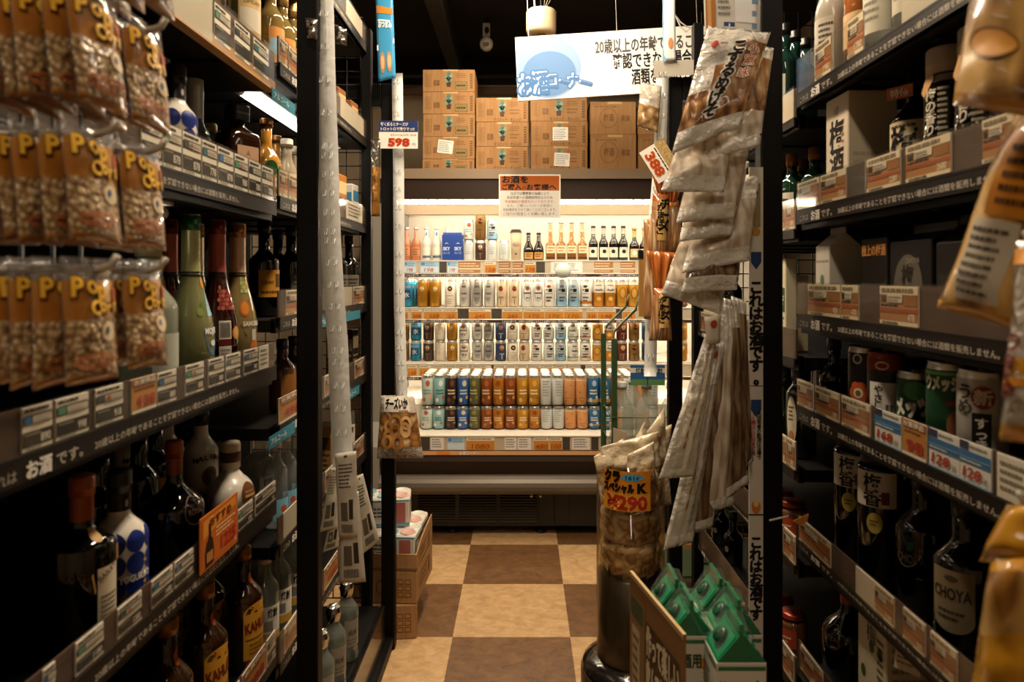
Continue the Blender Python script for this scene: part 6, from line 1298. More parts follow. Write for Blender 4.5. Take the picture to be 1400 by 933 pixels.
# ---- paper wrapped sticks at the foot of the near left strip
PAPER = std('wrapper_paper', '#d9d4c6', .5, 0, .3, noise_col='#c2bcab', scale=20, bump=.3)
def stickprint(dark):
    def f(l, s, W, H):
        c = P('#4a463c') if dark else P('#7a7464')
        l.lines(.15 * W, -.42 * H, .85 * W, -.12 * H, 7, c, 0, s, .001, seed=3); l.rect(.2 * W, -.8 * H, .55 * W, -.58 * H, P('#6a6456'), 0, s, .001); l.bars(.2 * W, -.94 * H, .8 * W, -.84 * H, INK, 0, s, .0012)
        l.rect(.62 * W, -.78 * H, .82 * W, -.55 * H, P('#3a362e'), 0, s, .001); l.ell(.5 * W, -.045 * H, .09 * W, .016 * H, P('#5a5448'), 0, s, .001)
    return f
GP = 'paper wrapped snack sticks on the near hook strip'
for i, (a, b_, c, d, y, lab) in enumerate((((465, 676), (490, 672), (500, 796), (464, 798), 1.56, 'longest paper wrapped snack pack at the bottom of the hook strip'), ((458, 621), (487, 617), (489, 735), (463, 735), 1.545, 'front paper wrapped snack pack with a punched hole on the hook strip'),
        ((452, 640), (463, 640), (461, 722), (437, 728), 1.575, 'paper wrapped snack pack swinging out to the left of the hook strip'), ((486, 652), (496, 648), (519, 740), (497, 757), 1.575, 'paper wrapped snack pack swinging out to the right of the hook strip'), ((456, 690), (468, 690), (463, 748), (441, 756), 1.585, 'paper wrapped snack pack lower left at the back of the bunch'))):
    pack('hanging_snack_stick', lab, 'snack pack', A3(*a, y), A3(*b_, y), A3(*c, y), A3(*d, y), .006, [(0, 1.01, PAPER)], stickprint(i % 2), GP, .002, i + 40, 30, nx=8, nz=20)
# ---- cheese squid pack and its label at the far left strip
RINGS = cells('cheese_rings', ['#c99a5c', '#a8743a', '#6a4220', '#d9b682'], 26, .3, 1., .5)
def cheese(l, s, W, H):
    l.rect(.12 * W, -.26 * H, .84 * W, -.03 * H, P('#d6d0c2'), 0, s, .002); l.text('チーズいか', .48 * W, -.2 * H, .15 * H, INK, 0, s, .0028, .62 * W, 'c', .04); l.rect(.55 * W, -.25 * H, .8 * W, -.235 * H, P('#a5502a'), 0, s, .0026)
    rr = random.Random(8)
    for k in range(8): x, z, q = (.3 + .2 * (k % 3) + rr.uniform(-.06, .06)) * W, -(.44 + .14 * (k // 3) + rr.uniform(-.05, .05)) * H, rr.uniform(.11, .19); l.ring(x, z, q * W, q * .8 * H * rr.uniform(.7, 1.2), .011, P(['#b98a50', '#a3713a', '#caa06a'][k % 3], .25), 0, s, .003 + .0006 * k, 16)
pack('cheese_squid_pack', 'small clear pack of cheese squid with a hand-lettered card on the far left strip', 'snack pack', A3(521, 541, 2.41), A3(566, 541, 2.41), A3(579, 627, 2.38), A3(515, 627, 2.38), .02, [(0, .28, FW2), (.28, .84, RINGS), (.84, 1.01, clear('foil_film', '#d8d2c6', '#b9b2a4', .6, .12, 1.2, 60))], cheese, None, .006, 60)
# ---- price card 598
def plate(name, label, cat, w, h, fn, loc, rot, mat=WHITE, t=.002):
    b = MB(); b.box(0, 0, 0, w, t, h, mat); fn(b, -.0006, w, h)
    return thing(name, b, label, cat, loc, 0, None, rot)
def p598(b, y, w, h):
    b.rect(0, .6 * h, w, h, P('#26386e'), y); b.text('軽く炙るとチーズが', .05 * w, .82 * h, .11 * h, WTXT, y - .0005, w=.7 * w, bold=.02); b.text('トロットロで激ウマっ!!', .05 * w, .65 * h, .11 * h, WTXT, y - .0005, w=.86 * w, bold=.02)
    b.text('カマンベール入りチーズいか', .3 * w, .45 * h, .075 * h, INK, y, w=.66 * w, bold=.01); b.text('598', .52 * w, .09 * h, .3 * h, P('#d98a4a'), y - .0004, w=.56 * w, al='c', bold=.07); b.text('598', .51 * w, .1 * h, .3 * h, RED, y - .0009, w=.55 * w, al='c', bold=.035); b.text('円', .86 * w, .1 * h, .1 * h, INK, y)
plate('price_sign', 'blue and white price card reading 598 on the far left post', 'price card', 53 / F * 2.46, 38 / F * 2.46, p598, at(518, 203, 2.46), (0, 0, .03))
# ---- blue banner pack above it, silver packs
def banner(l, s, W, H):
    l.rect(.05 * W, -.24 * H, .95 * W, -.16 * H, P('#c8832e'), 0, s, .001); l.poly([(.0, -.66 * H), (W, -.58 * H), (W, -.52 * H), (.0, -.6 * H)], P('#e6ecef'), 0, s, .001); l.text('おつまみ', .5 * W, -.4 * H, .07 * H, P('#e9eef0'), 0, s, .0016, .75 * W, 'c', .04); l.rect(.1 * W, -.33 * H, .8 * W, -.31 * H, P('#dfe6ea'), 0, s, .001)
    for x in (.3, .68): l.ell(x * W, -.8 * H, .15 * W, .12 * H, P('#b98a55'), 0, s, .001, 14); l.ell(x * W, -.8 * H, .1 * W, .08 * H, P('#d9b68a'), 0, s, .0014, 14)
pack('banner_pack', 'blue snack banner hanging at the top of the far left post', 'banner', A3(513, -12, 2.47), A3(537, -6, 2.47), A3(541, 106, 2.46), A3(517, 112, 2.46), .004, [(0, 1.01, P('#3f93c4', .3))], banner, None, .001, 70, nx=6)
SILVP = std('silver_crinkle', '#8d877c', .2, .9, bump=1., scale=40)
pack('hanging_foil_pack', 'crinkled silver pack hooked on the near left post', 'snack pack', A3(417, 24, 1.56), A3(434, 26, 1.56), A3(433, 54, 1.55), A3(420, 52, 1.55), .01, [(0, 1.01, SILVP)], None, None, .006, 71, 60)
pack('hanging_foil_pack', 'crinkled silver pack right of the near hook strip', 'snack pack', A3(455, 32, 1.66), A3(474, 40, 1.66), A3(474, 62, 1.65), A3(456, 58, 1.65), .01, [(0, 1.01, SILVP)], None, None, .006, 72, 60)
pack('hanging_foil_pack', 'narrow gold and silver pack beside the far left post under the crossbar', 'snack pack', A3(507, 190, 2.43), A3(520, 190, 2.43), A3(519, 296, 2.42), A3(508, 296, 2.42), .008, [(0, .35, SILVP), (.35, 1.01, std('gold_crinkle', '#a5763a', .25, .6, bump=1., scale=40))], None, None, .006, 73, 50)
# ---- twisted snack bags at the far right post
OR = std('orange_film', '#9c4c1c', .2, 0, 1., noise_col='#c97a34', scale=40, bump=.6, stretch=(3, 1, .2)); STK = cells('snack_sticks', ['#e0c09a', '#c49866', '#8f5f34', '#e6cdaa'], 22, .22, 1., 1., (3, 1, .25))
def twist(label, fan, body, y, seed, word=True):
    def pr(l, s, W, H):
        if word: l.rect(.38 * W, -.75 * H, .85 * W, -.1 * H, P('#d9b26a'), 0, s, .001); l.text('チーズ', .7 * W, -.25 * H, .15 * H, INK, 0, s, .0016, vert=True, bold=.04); l.text('かまぼこ', .48 * W, -.28 * H, .11 * H, INK, 0, s, .0016, vert=True, bold=.03)
    o = pack('twisted_snack_bag', label, 'snack pack', *[A3(*p, y) for p in body], .022, [(0, .14, OR), (.14, 1.01, STK)], pr, 'twisted snack bags on the far right post', .003, seed, 40)
    s = Sheet(*[A3(*p, y + .002) for p in fan], .006, .003, seed + 1, 30, 2.2, .008)
    f = s.body([(0, 1.01, OR)], 20, 8); f.xf(Matrix.Translation(Vector(s.top) - o.location)); part('pleated_top', f, o, 'orange pleated top')
twist('upper orange twisted snack bag below the 388 card', [(889, 232), (928, 240), (913, 268), (900, 268)], [(893, 264), (916, 264), (913, 352), (884, 350)], 2.36, 80)
twist('orange twisted snack bag tucked behind the squid packs', [(905, 250), (935, 250), (924, 280), (912, 280)], [(906, 276), (928, 274), (938, 338), (914, 348)], 2.40, 83, False)
twist('lowest orange twisted snack bag with a fanned top', [(884, 343), (931, 346), (913, 398), (897, 398)], [(894, 394), (915, 394), (919, 466), (887, 466)], 2.33, 86)
pack('hanging_snack_bag', 'tan stick snack bag hanging behind the lowest twisted bag', 'snack pack', A3(880, 300, 2.42), A3(908, 300, 2.42), A3(905, 440, 2.41), A3(880, 436, 2.41), .016, [(0, 1.01, STK)], None, None, .003, 89, 30)
pack('hanging_wrapped_pack', 'crinkled clear pack in front of the cartons beside the far right post', 'snack pack', A3(876, 112, 2.42), A3(905, 118, 2.42), A3(899, 182, 2.41), A3(871, 172, 2.41), .014, [(0, .5, FW2), (.5, 1.01, cells('tan_wrap', ['#d9c6a4', '#a8875a', '#6f5230'], 40, .2, 1., .7))], None, None, .008, 90, 40)
def p388(b, y, w, h):
    b.rect(0, .62 * h, w, h, std('glitter_gold', '#a5824a', .4, .3, noise_col='#d9c08a', scale=160), y); b.text('388', .5 * w, .1 * h, .38 * h, P('#e0a060'), y - .0004, w=.72 * w, al='c', bold=.06); b.text('388', .49 * w, .11 * h, .38 * h, P('#b5441e'), y - .0009, w=.7 * w, al='c', bold=.035); b.lines(.1 * w, .5 * h, .9 * w, .6 * h, 1, INK, y)
plate('price_sign', 'tilted price card reading 388 in red beside the twisted snack bags', 'price card', 50 / F * 2.3, 38 / F * 2.3, p388, at(874, 209, 2.3), (0, math.radians(58), 0))
def bluebanner(l, s, W, H): l.poly([(0, 0), (.5 * W, 0), (.25 * W, -H), (0, -H)], P('#7fb4d6'), 0, s, .001); l.ell(.6 * W, -.75 * H, .2 * W, .08 * H, P('#c98a5a'), 0, s, .0012)
pack('banner_pack', 'pale blue and white banner pack hanging left of the far right post top', 'banner', A3(906, -10, 2.44), A3(923, -10, 2.44), A3(924, 82, 2.43), A3(906, 84, 2.43), .003, [(0, 1.01, P('#dfe4e6', .3))], bluebanner, None, .001, 91, nx=6)
b = MB(); q = [Vector(at(x, y, 2.46)) for x, y in ((922, 18), (930, 30), (938, 36), (944, 38), (938, 44), (930, 36), (924, 22))]; b.tube([p - q[0] for p in q], .0025, P('#d8d4ca'), 6); thing('cord', b, 'white cord looped beside the blue and white banner', 'cord', q[0])
def topcard(l, s, W, H):
    l.rect(.02 * W, -.9 * H, .2 * W, 0, P('#b5783a'), 0, s, .001); l.rect(.05 * W, -.85 * H, .12 * W, 0, P('#d9a868'), 0, s, .0014); l.lines(.24 * W, -.6 * H, .5 * W, -.05 * H, 4, P('#8a857a'), 0, s, .001); l.rect(.34 * W, -.99 * H, .54 * W, -.72 * H, P('#2f4f8a'), 0, s, .0014); l.text('大', .44 * W, -.97 * H, .2 * H, WTXT, 0, s, .002, None, 'c', .03); l.rect(.55 * W, -.7 * H, .92 * W, 0, P('#eef1f2'), 0, s, .001); l.lines(.86 * W, -.9 * H, .98 * W, -.1 * H, 3, P('#6f8fb4'), 0, s, .0012)
pack('snack_pack', 'white snack pack with an orange edge above the squid packs', 'snack pack', A3(962, -12, 1.5), A3(1038, -12, 1.5), A3(1038, 52, 1.49), A3(964, 46, 1.49), .004, [(0, 1.01, P('#dcdad4', .3))], topcard, GS, .001, 92)
# ---- lettered strip on the near right post
SY = 1.535; b = MB(); w = 19 / F * SY; h0 = zpx(940, SY); h1 = zpx(230, SY)
b.box(0, 0, 0, w, .003, h1 - h0, P('#c9c5bb')); y = -.0006
def zz(py): return zpx(py, SY) - h0
b.text('これはお酒です。', w / 2, zz(400), .026, INK, y, vert=True, bold=.05)
for a in (345, 545):
    b.poly([(.004, zz(a)), (w - .004, zz(a)), (w - .004, zz(a + 14)), (w / 2, zz(a + 24)), (.004, zz(a + 14))], P('#28406e'), y)
b.box(-.0002, -.0003, zz(527), w, .0031, zz(526), INK)
b.text('20歳以上の年齢確認', w * .3, zz(566), .0088, P('#a53a2a'), y, vert=True, bold=.02); b.text('未成年者の飲酒は法律で', w * .7, zz(566), .0088, INK, y, vert=True, bold=.02)
b.ell(w / 2, zz(690), w * .33, .016, P('#c4742c'), y); b.ell(w / 2, zz(684), w * .2, .01, P('#d9c08a'), y - .0004); b.box(-.0002, -.0003, zz(702), w, .0031, zz(700), INK)
b.text('これはお酒です。', w / 2, zz(745), .024, INK, y, vert=True, bold=.05); b.rect(.006, zz(312), w - .006, zz(252), P('#8a7a5a'), y); b.ell(w / 2, zz(318), w * .3, .01, P('#b5802e'), y - .0004)
thing('notice_strip_sign', b, 'tall white strip with black vertical lettering on the near right post', 'sign', (at(1021, 940, SY)[0], SY - .0155, h0))
# ---- orange promotion card on the left shelf
c0 = Vector(at(258, 788, 1.19)); c1 = Vector(at(309, 757, 1.345)); wv = (c1 - c0).length; hv = .098
b = MB(); b.box(0, 0, 0, wv, .002, hv, P('#c06a24')); y = -.0006
b.rect(.004, .004, wv - .004, hv - .004, P('#b85f22'), y); b.poly([(.01, .058), (wv - .01, .078), (wv - .01, .094), (.01, .09)], P('#d08a2e'), y - .0004); b.text('おすすめ', wv * .5, .074, .014, P('#7a2a14'), y - .0008, w=.09, al='c', bold=.04)
b.lines(.06, .045, wv - .01, .066, 3, P('#e6c08a'), y - .0005); b.text('1225', wv - .012, .018, .026, P('#a52a1c'), y - .0008, w=.065, al='r', bold=.04); b.text('円', wv - .01, .008, .008, P('#f0e0c4'), y - .0008, al='r')
b.poly([(.018, .006), (.05, .006), (.052, .03), (.046, .05), (.040, .055), (.040, .08), (.030, .08), (.030, .055), (.022, .048), (.016, .03)], P('#2a1812'), y - .0006); b.rect(.022, .012, .046, .03, P('#a8783a'), y - .001); b.text('特', .036, .084, .007, WTXT, y - .001)
b.box(.02, .002, -.012, .03, .004, .02, RAILCLEAR)
t = math.atan2(c1.y - c0.y, c1.x - c0.x)
thing('promotion_card', b, 'orange promotion card with a dark bottle picture clipped to the left shelf', 'card', Vector((LX + .0165, c0.y, c0.z)), 0, None, (0, 0, PI / 2))
# teal notice cards on the far left shelf rails
for i, (x0, x1, zc, lab) in enumerate(((376, 407, 1.79, 'teal notice card under the highest tube-lit far left shelf'), (372, 407, 1.0, 'teal notice card under the far left shelf above the water bottles'), (441, 495, 1.245, 'long blue notice card on the far left rail behind the hook strip'), (478, 494, .985, 'short blue notice card by the far post, far left bay'))):
    ya, yb = yleft(x0, -.02), yleft(x1, -.02); b = MB(); hh = .028
    b.box(0, 0, 0, yb - ya, .0015, hh, P('#2a7f96')); b.text('アルコール', .01, .009, .013, P('#cfe0e4'), -.0006, w=min(.1, (yb - ya) * .7), bold=.03)
    thing('notice_card', b, lab, 'card', (LX + .0135, ya, zc), 0, None, (.0, 0, PI / 2))
# small white card hanging on the lower right rail, orange wobbler
def pc(b, y, w, h): b.rect(0, .82 * h, w, h, P('#5f8a72'), y); b.lines(.1 * w, .1 * h, .9 * w, .78 * h, 7, P('#8a6a50'), y); b.rect(.62 * w, .6 * h, .85 * w, .8 * h, P('#b5763a'), y - .0004)
plate('hanging_card', 'small pale card with a green top clipped to the lower right rail', 'card', .04, .09, pc, at(1222, 912, 1.17), (0, .08, -.75), P('#c9c0aa'))
b = MB(); p0, p1 = Vector(at(1052, 712, 1.50)), Vector(at(1078, 706, 1.485)); p2 = Vector(at(1106, 702, 1.46))
b.tube([(0, 0, 0), p1 - p0], .0022, P('#cfcac0'), 6); b.prism([((p1 - p0).x, (p1 - p0).z - .003), ((p2 - p0).x, (p2 - p0).z - .002), ((p2 - p0).x - .004, (p2 - p0).z - .018), ((p1 - p0).x + .018, (p1 - p0).z - .012)], (p2 - p0).y, (p2 - p0).y + .004, P('#b8702e'))
thing('shelf_wobbler', b, 'orange pointer on a white stick beside the near right post', 'price pointer', p0)
# ---- popcorn packs on hooks, front left
POPC = cells('popcorn', ['#e6d6b8', '#cfb68c', '#a88a60', '#6f5030'], 150, .3, .8, 1.); POPO = std('popcorn_orange', '#a06628', .2, 0, 1., noise_col='#c08a44', scale=20, bump=.3)
hang = empty('hook_grid', 'black hook grid holding the popcorn packs at the front left', 'hook panel', (-.545, .70, 1.2))
b = MB()
for k in range(7): b.tube([(0, -.16 + k * .05, .1), (0, -.16 + k * .05, .75)], .0025, BLACK, 6)
for k in range(2, 16): b.tube([(0, -.17, k * .05), (0, .15, k * .05)], .0025, BLACK, 6)
part('wire_panel', b, hang)
HOOKW = std('hook_cream', '#b3ab9c', .3, .2)
hooks = [(.667, 1.394), (.758, 1.394), (.667, 1.527), (.758, 1.527), (.667, 1.662), (.758, 1.662), (.667, 1.797), (.758, 1.797)]
for (yy, zz_) in hooks:
    b = MB(); r = Vector((0, 0, 0)); q = [Vector((.002, yy - .70, zz_ - 1.2)), Vector((.13, yy - .70, zz_ - 1.2)), Vector((.142, yy - .70, zz_ - 1.2 + .004)), Vector((.148, yy - .70, zz_ - 1.2 + .014))]; b.tube(q, .0038, HOOKW, 8); part('hook', b, hang)
def popprint(seed):
    def f(l, s, W, H):
        for k, (ch, x, z) in enumerate(zip('PopCorn', (.06, .27, .45, .30, .47, .62, .77), (-.31, -.29, -.33, -.46, -.44, -.46, -.44))):
            hh = .17 * H if k < 3 else .13 * H
            l.text(ch, x * W, z * H, hh, P('#3f220c'), 0, s, .0016, None, 'l', .09); l.text(ch, x * W, z * H, hh, P('#efb93c'), 0, s, .0022, None, 'l', .04)
        l.rect(.8 * W, -.42 * H, .95 * W, -.25 * H, P('#b0562a'), 0, s, .0012); l.ell(.68 * W, -.60 * H, .16 * W, .08 * H, P('#d9c4a0'), 0, s, .0012, 14); l.ell(.63 * W, -.59 * H, .04 * W, .03 * H, P('#3a5a84'), 0, s, .0018, 10)
        l.ring(.45 * W, -.83 * H, .36 * W, .07 * H, .003, P('#a8683c'), 0, s, .0014); l.lines(.14 * W, -.87 * H, .78 * W, -.79 * H, 2, P('#b0623a'), 0, s, .0014)
    return f
GPOP = 'small popcorn packs on the front left hooks'
rowname = {1.394: 'lowest', 1.527: 'middle', 1.662: 'upper', 1.797: 'topmost'}; colname = {.667: 'nearer', .758: 'further'}
for (yy, zz_) in hooks:
    n = 3 if yy > .7 else 5
    for k in range(n):
        X = -.420 - k * .024; R2 = random.Random(int(yy * 1000 + zz_ * 777 + k)); dt = R2.uniform(-.006, .006); w2 = .040; hh = .108
        tl = 0.008 if zz_ > 1.5 else .002
        lab = '%spopcorn pack on the %s hook of the %s row' % ({0: 'front ', 1: 'second ', 2: 'third ', 3: 'fourth ', 4: 'rear '}[k], colname[yy], rowname[zz_])
        pack('popcorn_pack', lab, 'snack pack', (X - .004, yy - w2 + dt, zz_ + .012), (X - .004, yy + w2 + dt, zz_ + .012), (X + tl, yy + w2 + dt * 2, zz_ - hh + R2.uniform(-.004, .004)), (X + tl, yy - w2 + dt * 2, zz_ - hh + R2.uniform(-.004, .004)), .009,
             [(0, .17, FILM), (.17, .47, POPO), (.47, .92, POPC), (.92, 1.01, POPO)], popprint(k), GPOP, .003, int(yy * 100 + k * 7 + zz_ * 10), 26, nx=9, nz=16)
# ---- yellow stick snack packs, front right
STK2 = cells('cheese_sticks', ['#cf9a4a', '#ad7a2e', '#6f4818', '#d2a862'], 26, .25, .5, .7, (1, 1, .3)); YEL = std('yellow_film', '#d39a26', .22, 0, 1., noise_col='#ad7a18', scale=14, bump=.4)
def yprint(kind):
    def f(l, s, W, H):
        if kind == 0: l.text('チ', .3 * W, -.3 * H, .14 * H, INK, 0, s, .002, None, 'l', .05); l.ell(.42 * W, -.6 * H, .26 * W, .09 * H, P('#c98a2a'), 0, s, .0014, 20); l.ring(.42 * W, -.6 * H, .27 * W, .095 * H, .002, P('#8f6a2c'), 0, s, .0018)
        if kind == 1: l.rect(.3 * W, -.92 * H, .85 * W, -.52 * H, P('#b3aa98'), 0, s, .0014); l.lines(.34 * W, -.9 * H, .8 * W, -.55 * H, 8, P('#4a443a'), 0, s, .002); l.rect(.45 * W, -.5 * H, 1. * W, -.1 * H, P('#b5741c'), 0, s, .0014); l.lines(.55 * W, -.46 * H, .95 * W, -.15 * H, 5, P('#4a2c10'), 0, s, .002)
        if kind == 2: l.rect(.0, -.12 * H, W, -.04 * H, P('#c98420'), 0, s, .0014); l.rect(0, -.72 * H, W, -.68 * H, P('#c98420'), 0, s, .0014); l.text('つまみ', .3 * W, -.55 * H, .1 * H, P('#6a2a14'), 0, s, .002, vert=True, bold=.04)
    return f
GY = 'yellow cheese stick packs at the front right'
for i, (q, z, k, lab) in enumerate(((((1338, -70, .66), (1480, -70, .56), (1455, 168, .55), (1302, 143, .66)), [(0, .9, STK2), (.9, 1.01, YEL)], 0, 'uppermost yellow-edged stick snack pack at the front right'),
       (((1388, 150, .655), (1470, 150, .57), (1385, 449, .62), (1281, 420, .70)), [(.94, 1.01, YEL), (0, .48, YEL, .5, 1.01), (0, .94, STK2)], 1, 'stick snack pack with a grey printed panel at the front right'),
       (((1390, 330, .60), (1470, 330, .55), (1450, 612, .55), (1366, 602, .60)), [(0, .6, FW2), (.6, .68, YEL), (.68, .92, FW2), (.92, 1.01, YEL)], 2, 'milky snack pack with two yellow bands at the right edge'),
       (((1376, 690, .64), (1460, 690, .56), (1440, 775, .56), (1338, 768, .64)), [(0, 1.01, YEL)], 3, 'folded yellow snack pack above the lowest one at the front right'),
       (((1358, 752, .62), (1460, 752, .55), (1470, 975, .54), (1318, 985, .63)), [(0, .12, YEL), (.12, .5, STK2), (.5, 1.01, YEL)], 3, 'lowest yellow snack pack at the front right corner'))):
    pack('stick_snack_pack', lab, 'snack pack', *[A3(*p) for p in q], .018, z, yprint(k), GY, .006, 100 + i, 16, nx=14, nz=24)
hr = empty('hook_grid', 'black grid with hooks for the yellow snack packs at the front right', 'hook panel', (.565, .60, 1.0))
b = MB()
for k in range(5): b.tube([(0, -.1 + k * .05, -.3), (0, -.1 + k * .05, .8)], .0025, BLACK, 6)
for k in range(23): b.tube([(0, -.11, -.3 + k * .05), (0, .11, -.3 + k * .05)], .0025, BLACK, 6)
part('wire_panel', b, hr)
for (px, py, Y_) in ((1412, -60, .6), (1425, 155, .6), (1428, 335, .58), (1418, 692, .6), (1410, 757, .6)):
    p = Vector(at(px, py, Y_)) - Vector((.565, .60, 1.0)); b = MB(); b.tube([(0, p.y, p.z), (p.x - .01, p.y, p.z), (p.x - .016, p.y, p.z + .012)], .0035, HOOKW, 8); part('hook', b, hr)
# ================================================================== CLEAR BIN OF SNACK PACKS
BX, BY, BR = .344, 2.16, .108
bn = empty('snack_bin', 'round clear bin on a black base with an orange 290 price sign', 'bin', (BX, BY, 0))
b = MB(); b.lathe([(0, 0), (.15, 0), (.158, .012), (.158, .15), (.15, .172), (.115, .19), (0, .19)], std('bin_black', '#14110f', .15, 0, .6), 32); part('base', b, bn)
b = MB(); b.lathe([(BR - .004, .19), (BR - .004, .455), (0, .46)], std('bin_dark', '#0f0b09', .35), 32); part('lower_drum', b, bn)
b = MB(); b.lathe([(BR, .19), (BR, .81), (BR - .0025, .81), (BR - .0025, .19)], clear('acrylic', '#f2ece0', '#ffffff', .0, .04, gloss=.5), 40); part('clear_wall', b, bn)
b = MB(); W_ = radfun([(BR + .0005, 0), (BR + .0005, 1)], BR + .0005); a0 = -.05
b.rect(-.11, .68, .045, .80, P('#cc8226'), 0, W_, .0008); b.rect(-.11, .68, .045, .733, P('#d6962e'), 0, W_, .0012)
b.text('クラ', -.1, .768, .03, INK, 0, W_, .0020, .05, 'l', .07); b.text('スペシャル', -.104, .738, .024, INK, 0, W_, .0020, .096, 'l', .06); b.text('K', .002, .737, .030, INK, 0, W_, .0020, .032, 'l', .07)
b.ell(-.012, .782, .034, .011, P('#4aa0c8'), 0, W_, .0016); b.text('161g', -.012, .776, .012, P('#1f3a5a'), 0, W_, .0022, .04, 'c', .03)
b.text('¥290', -.03, .684, .046, P('#e6b04a'), 0, W_, .0020, .135, 'c', .09); b.text('¥290', -.03, .685, .045, P('#a8321c'), 0, W_, .0026, .13, 'c', .05); part('price_sign', b, bn, 'orange price sign')
TANP = cells('snack_crumple', ['#dccaaa', '#c0a478', '#8f7048', '#e2d2b4'], 34, .2, 1.2, 1.); TANF = clear('tan_film', '#ecdfc6', '#d6c5a4', .85, .2, 1., 24)
RB = random.Random(4); GBN = 'snack packs in the clear bin'
# packs showing above the rim
def kprint(l, s, W, H):
    for i, ch in enumerate('クラ'): l.text(ch, (.5 - .1 * i) * W, -(.3 + .14 * i) * H, .12 * H, P('#b5502a'), 0, s, .002, None, 'c', .05)
for i, (q, lab, m, pr) in enumerate(((((884, 592, 2.20), (908, 558, 2.24), (918, 690, 2.22), (870, 700, 2.18)), 'snack pack with red lettering sticking highest out of the bin', TANF, kprint), (((862, 612, 2.15), (882, 577, 2.17), (900, 690, 2.17), (850, 695, 2.15)), 'snack pack with red lettering in the middle of the bin top', TANF, kprint),
        (((812, 625, 2.11), (852, 600, 2.14), (872, 680, 2.12), (822, 690, 2.10)), 'pale crumpled pack leaning at the left of the bin top', TANF, None), (((858, 622, 2.09), (894, 604, 2.10), (898, 690, 2.09), (856, 690, 2.08)), 'pale crumpled pack at the front of the bin top', TANF, None))):
    pack('bin_snack_pack', lab, 'snack pack', *[A3(*p) for p in q], .016, [(0, .3, TANF), (.3, 1.01, TANP if not pr else TANF)], pr, GBN, .014, 120 + i, 16, nx=18, nz=24)
pack('bin_snack_pack', 'broad cream snack pack lying across the front of the bin top', 'snack pack', A3(820, 612, 2.115), A3(900, 590, 2.12), A3(903, 640, 2.115), A3(826, 645, 2.11), .014, [(0, 1.01, TANF)], None, GBN, .014, 131, 16, nx=18, nz=18)
pack('bin_snack_pack', 'cream snack pack at the back right of the bin top behind the pointed one', 'snack pack', A3(876, 600, 2.235), A3(918, 580, 2.245), A3(914, 690, 2.235), A3(870, 690, 2.23), .016, [(0, 1.01, TANF)], None, GBN, .012, 132, 16, nx=14, nz=18)
# packs pressed against the clear wall
k = 0
for lv, zc in enumerate((.515, .615, .715)):
    for a in range(9):
        t = -1.5 + a * .72 + lv * .35; r = BR - .026; w2 = .036; c = Vector((BX + r * math.sin(t), BY - r * math.cos(t), zc)); ta = Vector((math.cos(t), math.sin(t), 0)); h2 = .05
        rot = RB.uniform(-.5, .5); up = Vector((0, 0, 1)) * math.cos(rot) + ta * math.sin(rot); tt = ta * math.cos(rot) - Vector((0, 0, 1)) * math.sin(rot)
        lab = 'tan crumpled pack pressed against the %s part of the clear bin wall' % ('lower', 'middle', 'upper')[lv]
        pack('bin_snack_pack', lab, 'snack pack', c - tt * w2 + up * h2, c + tt * w2 + up * h2, c + tt * w2 - up * h2, c - tt * w2 - up * h2, .014, [(0, .14, TANF), (.14, .86, TANP), (.86, 1.01, TANF)], None, 'tan packs inside the clear bin, %s ring' % ('lower', 'middle', 'upper')[lv], .007, 140 + k, 20, nx=8, nz=12); k += 1
# ================================================================== GREEN RACK WITH BIG CLEAR BOTTLES
GREEN = std('rack_green', '#2f4a2c', .4); STEEL = std('rack_steel', '#8a8f8c', .3, .8)
gx0, gx1, gy0, gy1 = .375, .86, 2.86, 3.14
gr = empty('bottle_rack', 'green wire rack with large clear bottles in front of the cooler', 'rack', ((gx0 + gx1) / 2, (gy0 + gy1) / 2, 0)); go = Vector(gr.location)
for X, Y in ((gx0 + .012, gy0), (gx0, gy1), (gx1, gy0), (gx1, gy1)):
    b = MB(); b.box(-.012, -.008, 0, .012, .008, 1.13, GREEN, .002); part('post', b, gr, None, Vector((X, Y, 0)) - go)
for yy in (gy0, gy1):
    b = MB(); b.tube([(gx0 + .01, yy, 1.125), (gx0 + .012, yy, 1.16), (gx0 + .05, yy + .01, 1.2), (gx0 + .105, yy + .02, 1.25), (gx0 + .12, yy + .03, 1.31)], .006, std('rack_tube', '#5a6650', .35, .5), 8); b.xf(Matrix.Translation(-go)); part('handle', b, gr)
for zz_ in (.12, .485):
    b = MB(); b.box(gx0, gy0, zz_, gx1, gy1, zz_ + .012, GREEN); b.xf(Matrix.Translation(-go)); part('shelf', b, gr)
b = MB()
for zz_ in (.58, .68, .8):
    b.tube([(gx0, gy1, zz_), (gx0, gy0 - .012, zz_), (gx1, gy0 - .012, zz_), (gx1, gy1, zz_)], .0025, GREEN, 6)
for k in range(10): b.tube([(gx0 + .05 * k, gy0 - .012, .49), (gx0 + .05 * k, gy0 - .012, .58)], .002, GREEN, 6)
b.xf(Matrix.Translation(-go)); part('wire_guard', b, gr)
big = bottle('shochu_big', .44, .0515, .30, .36, .019, clear('pet_ribbed', '#eef0ea', '#d2d6cc', .28, .06, .3, 60), (.03, .022, P('#b9b9b2')), None, [(.05, .16, .045, P('#b9b6a4'), lambda l, W: (l.rect(-.03, .06, .03, .1, P('#8a4a34'), 0, W, .001),))],
             prof=[(0, .002), (.048, 0), (.052, .006)] + [(.052 - .002 * (k % 2), .17 + .02 * k) for k in range(7)] + [(.05, .31), (.04, .345), (.024, .375), (.019, .39), (.019, .44), (0, .44)], n=28)
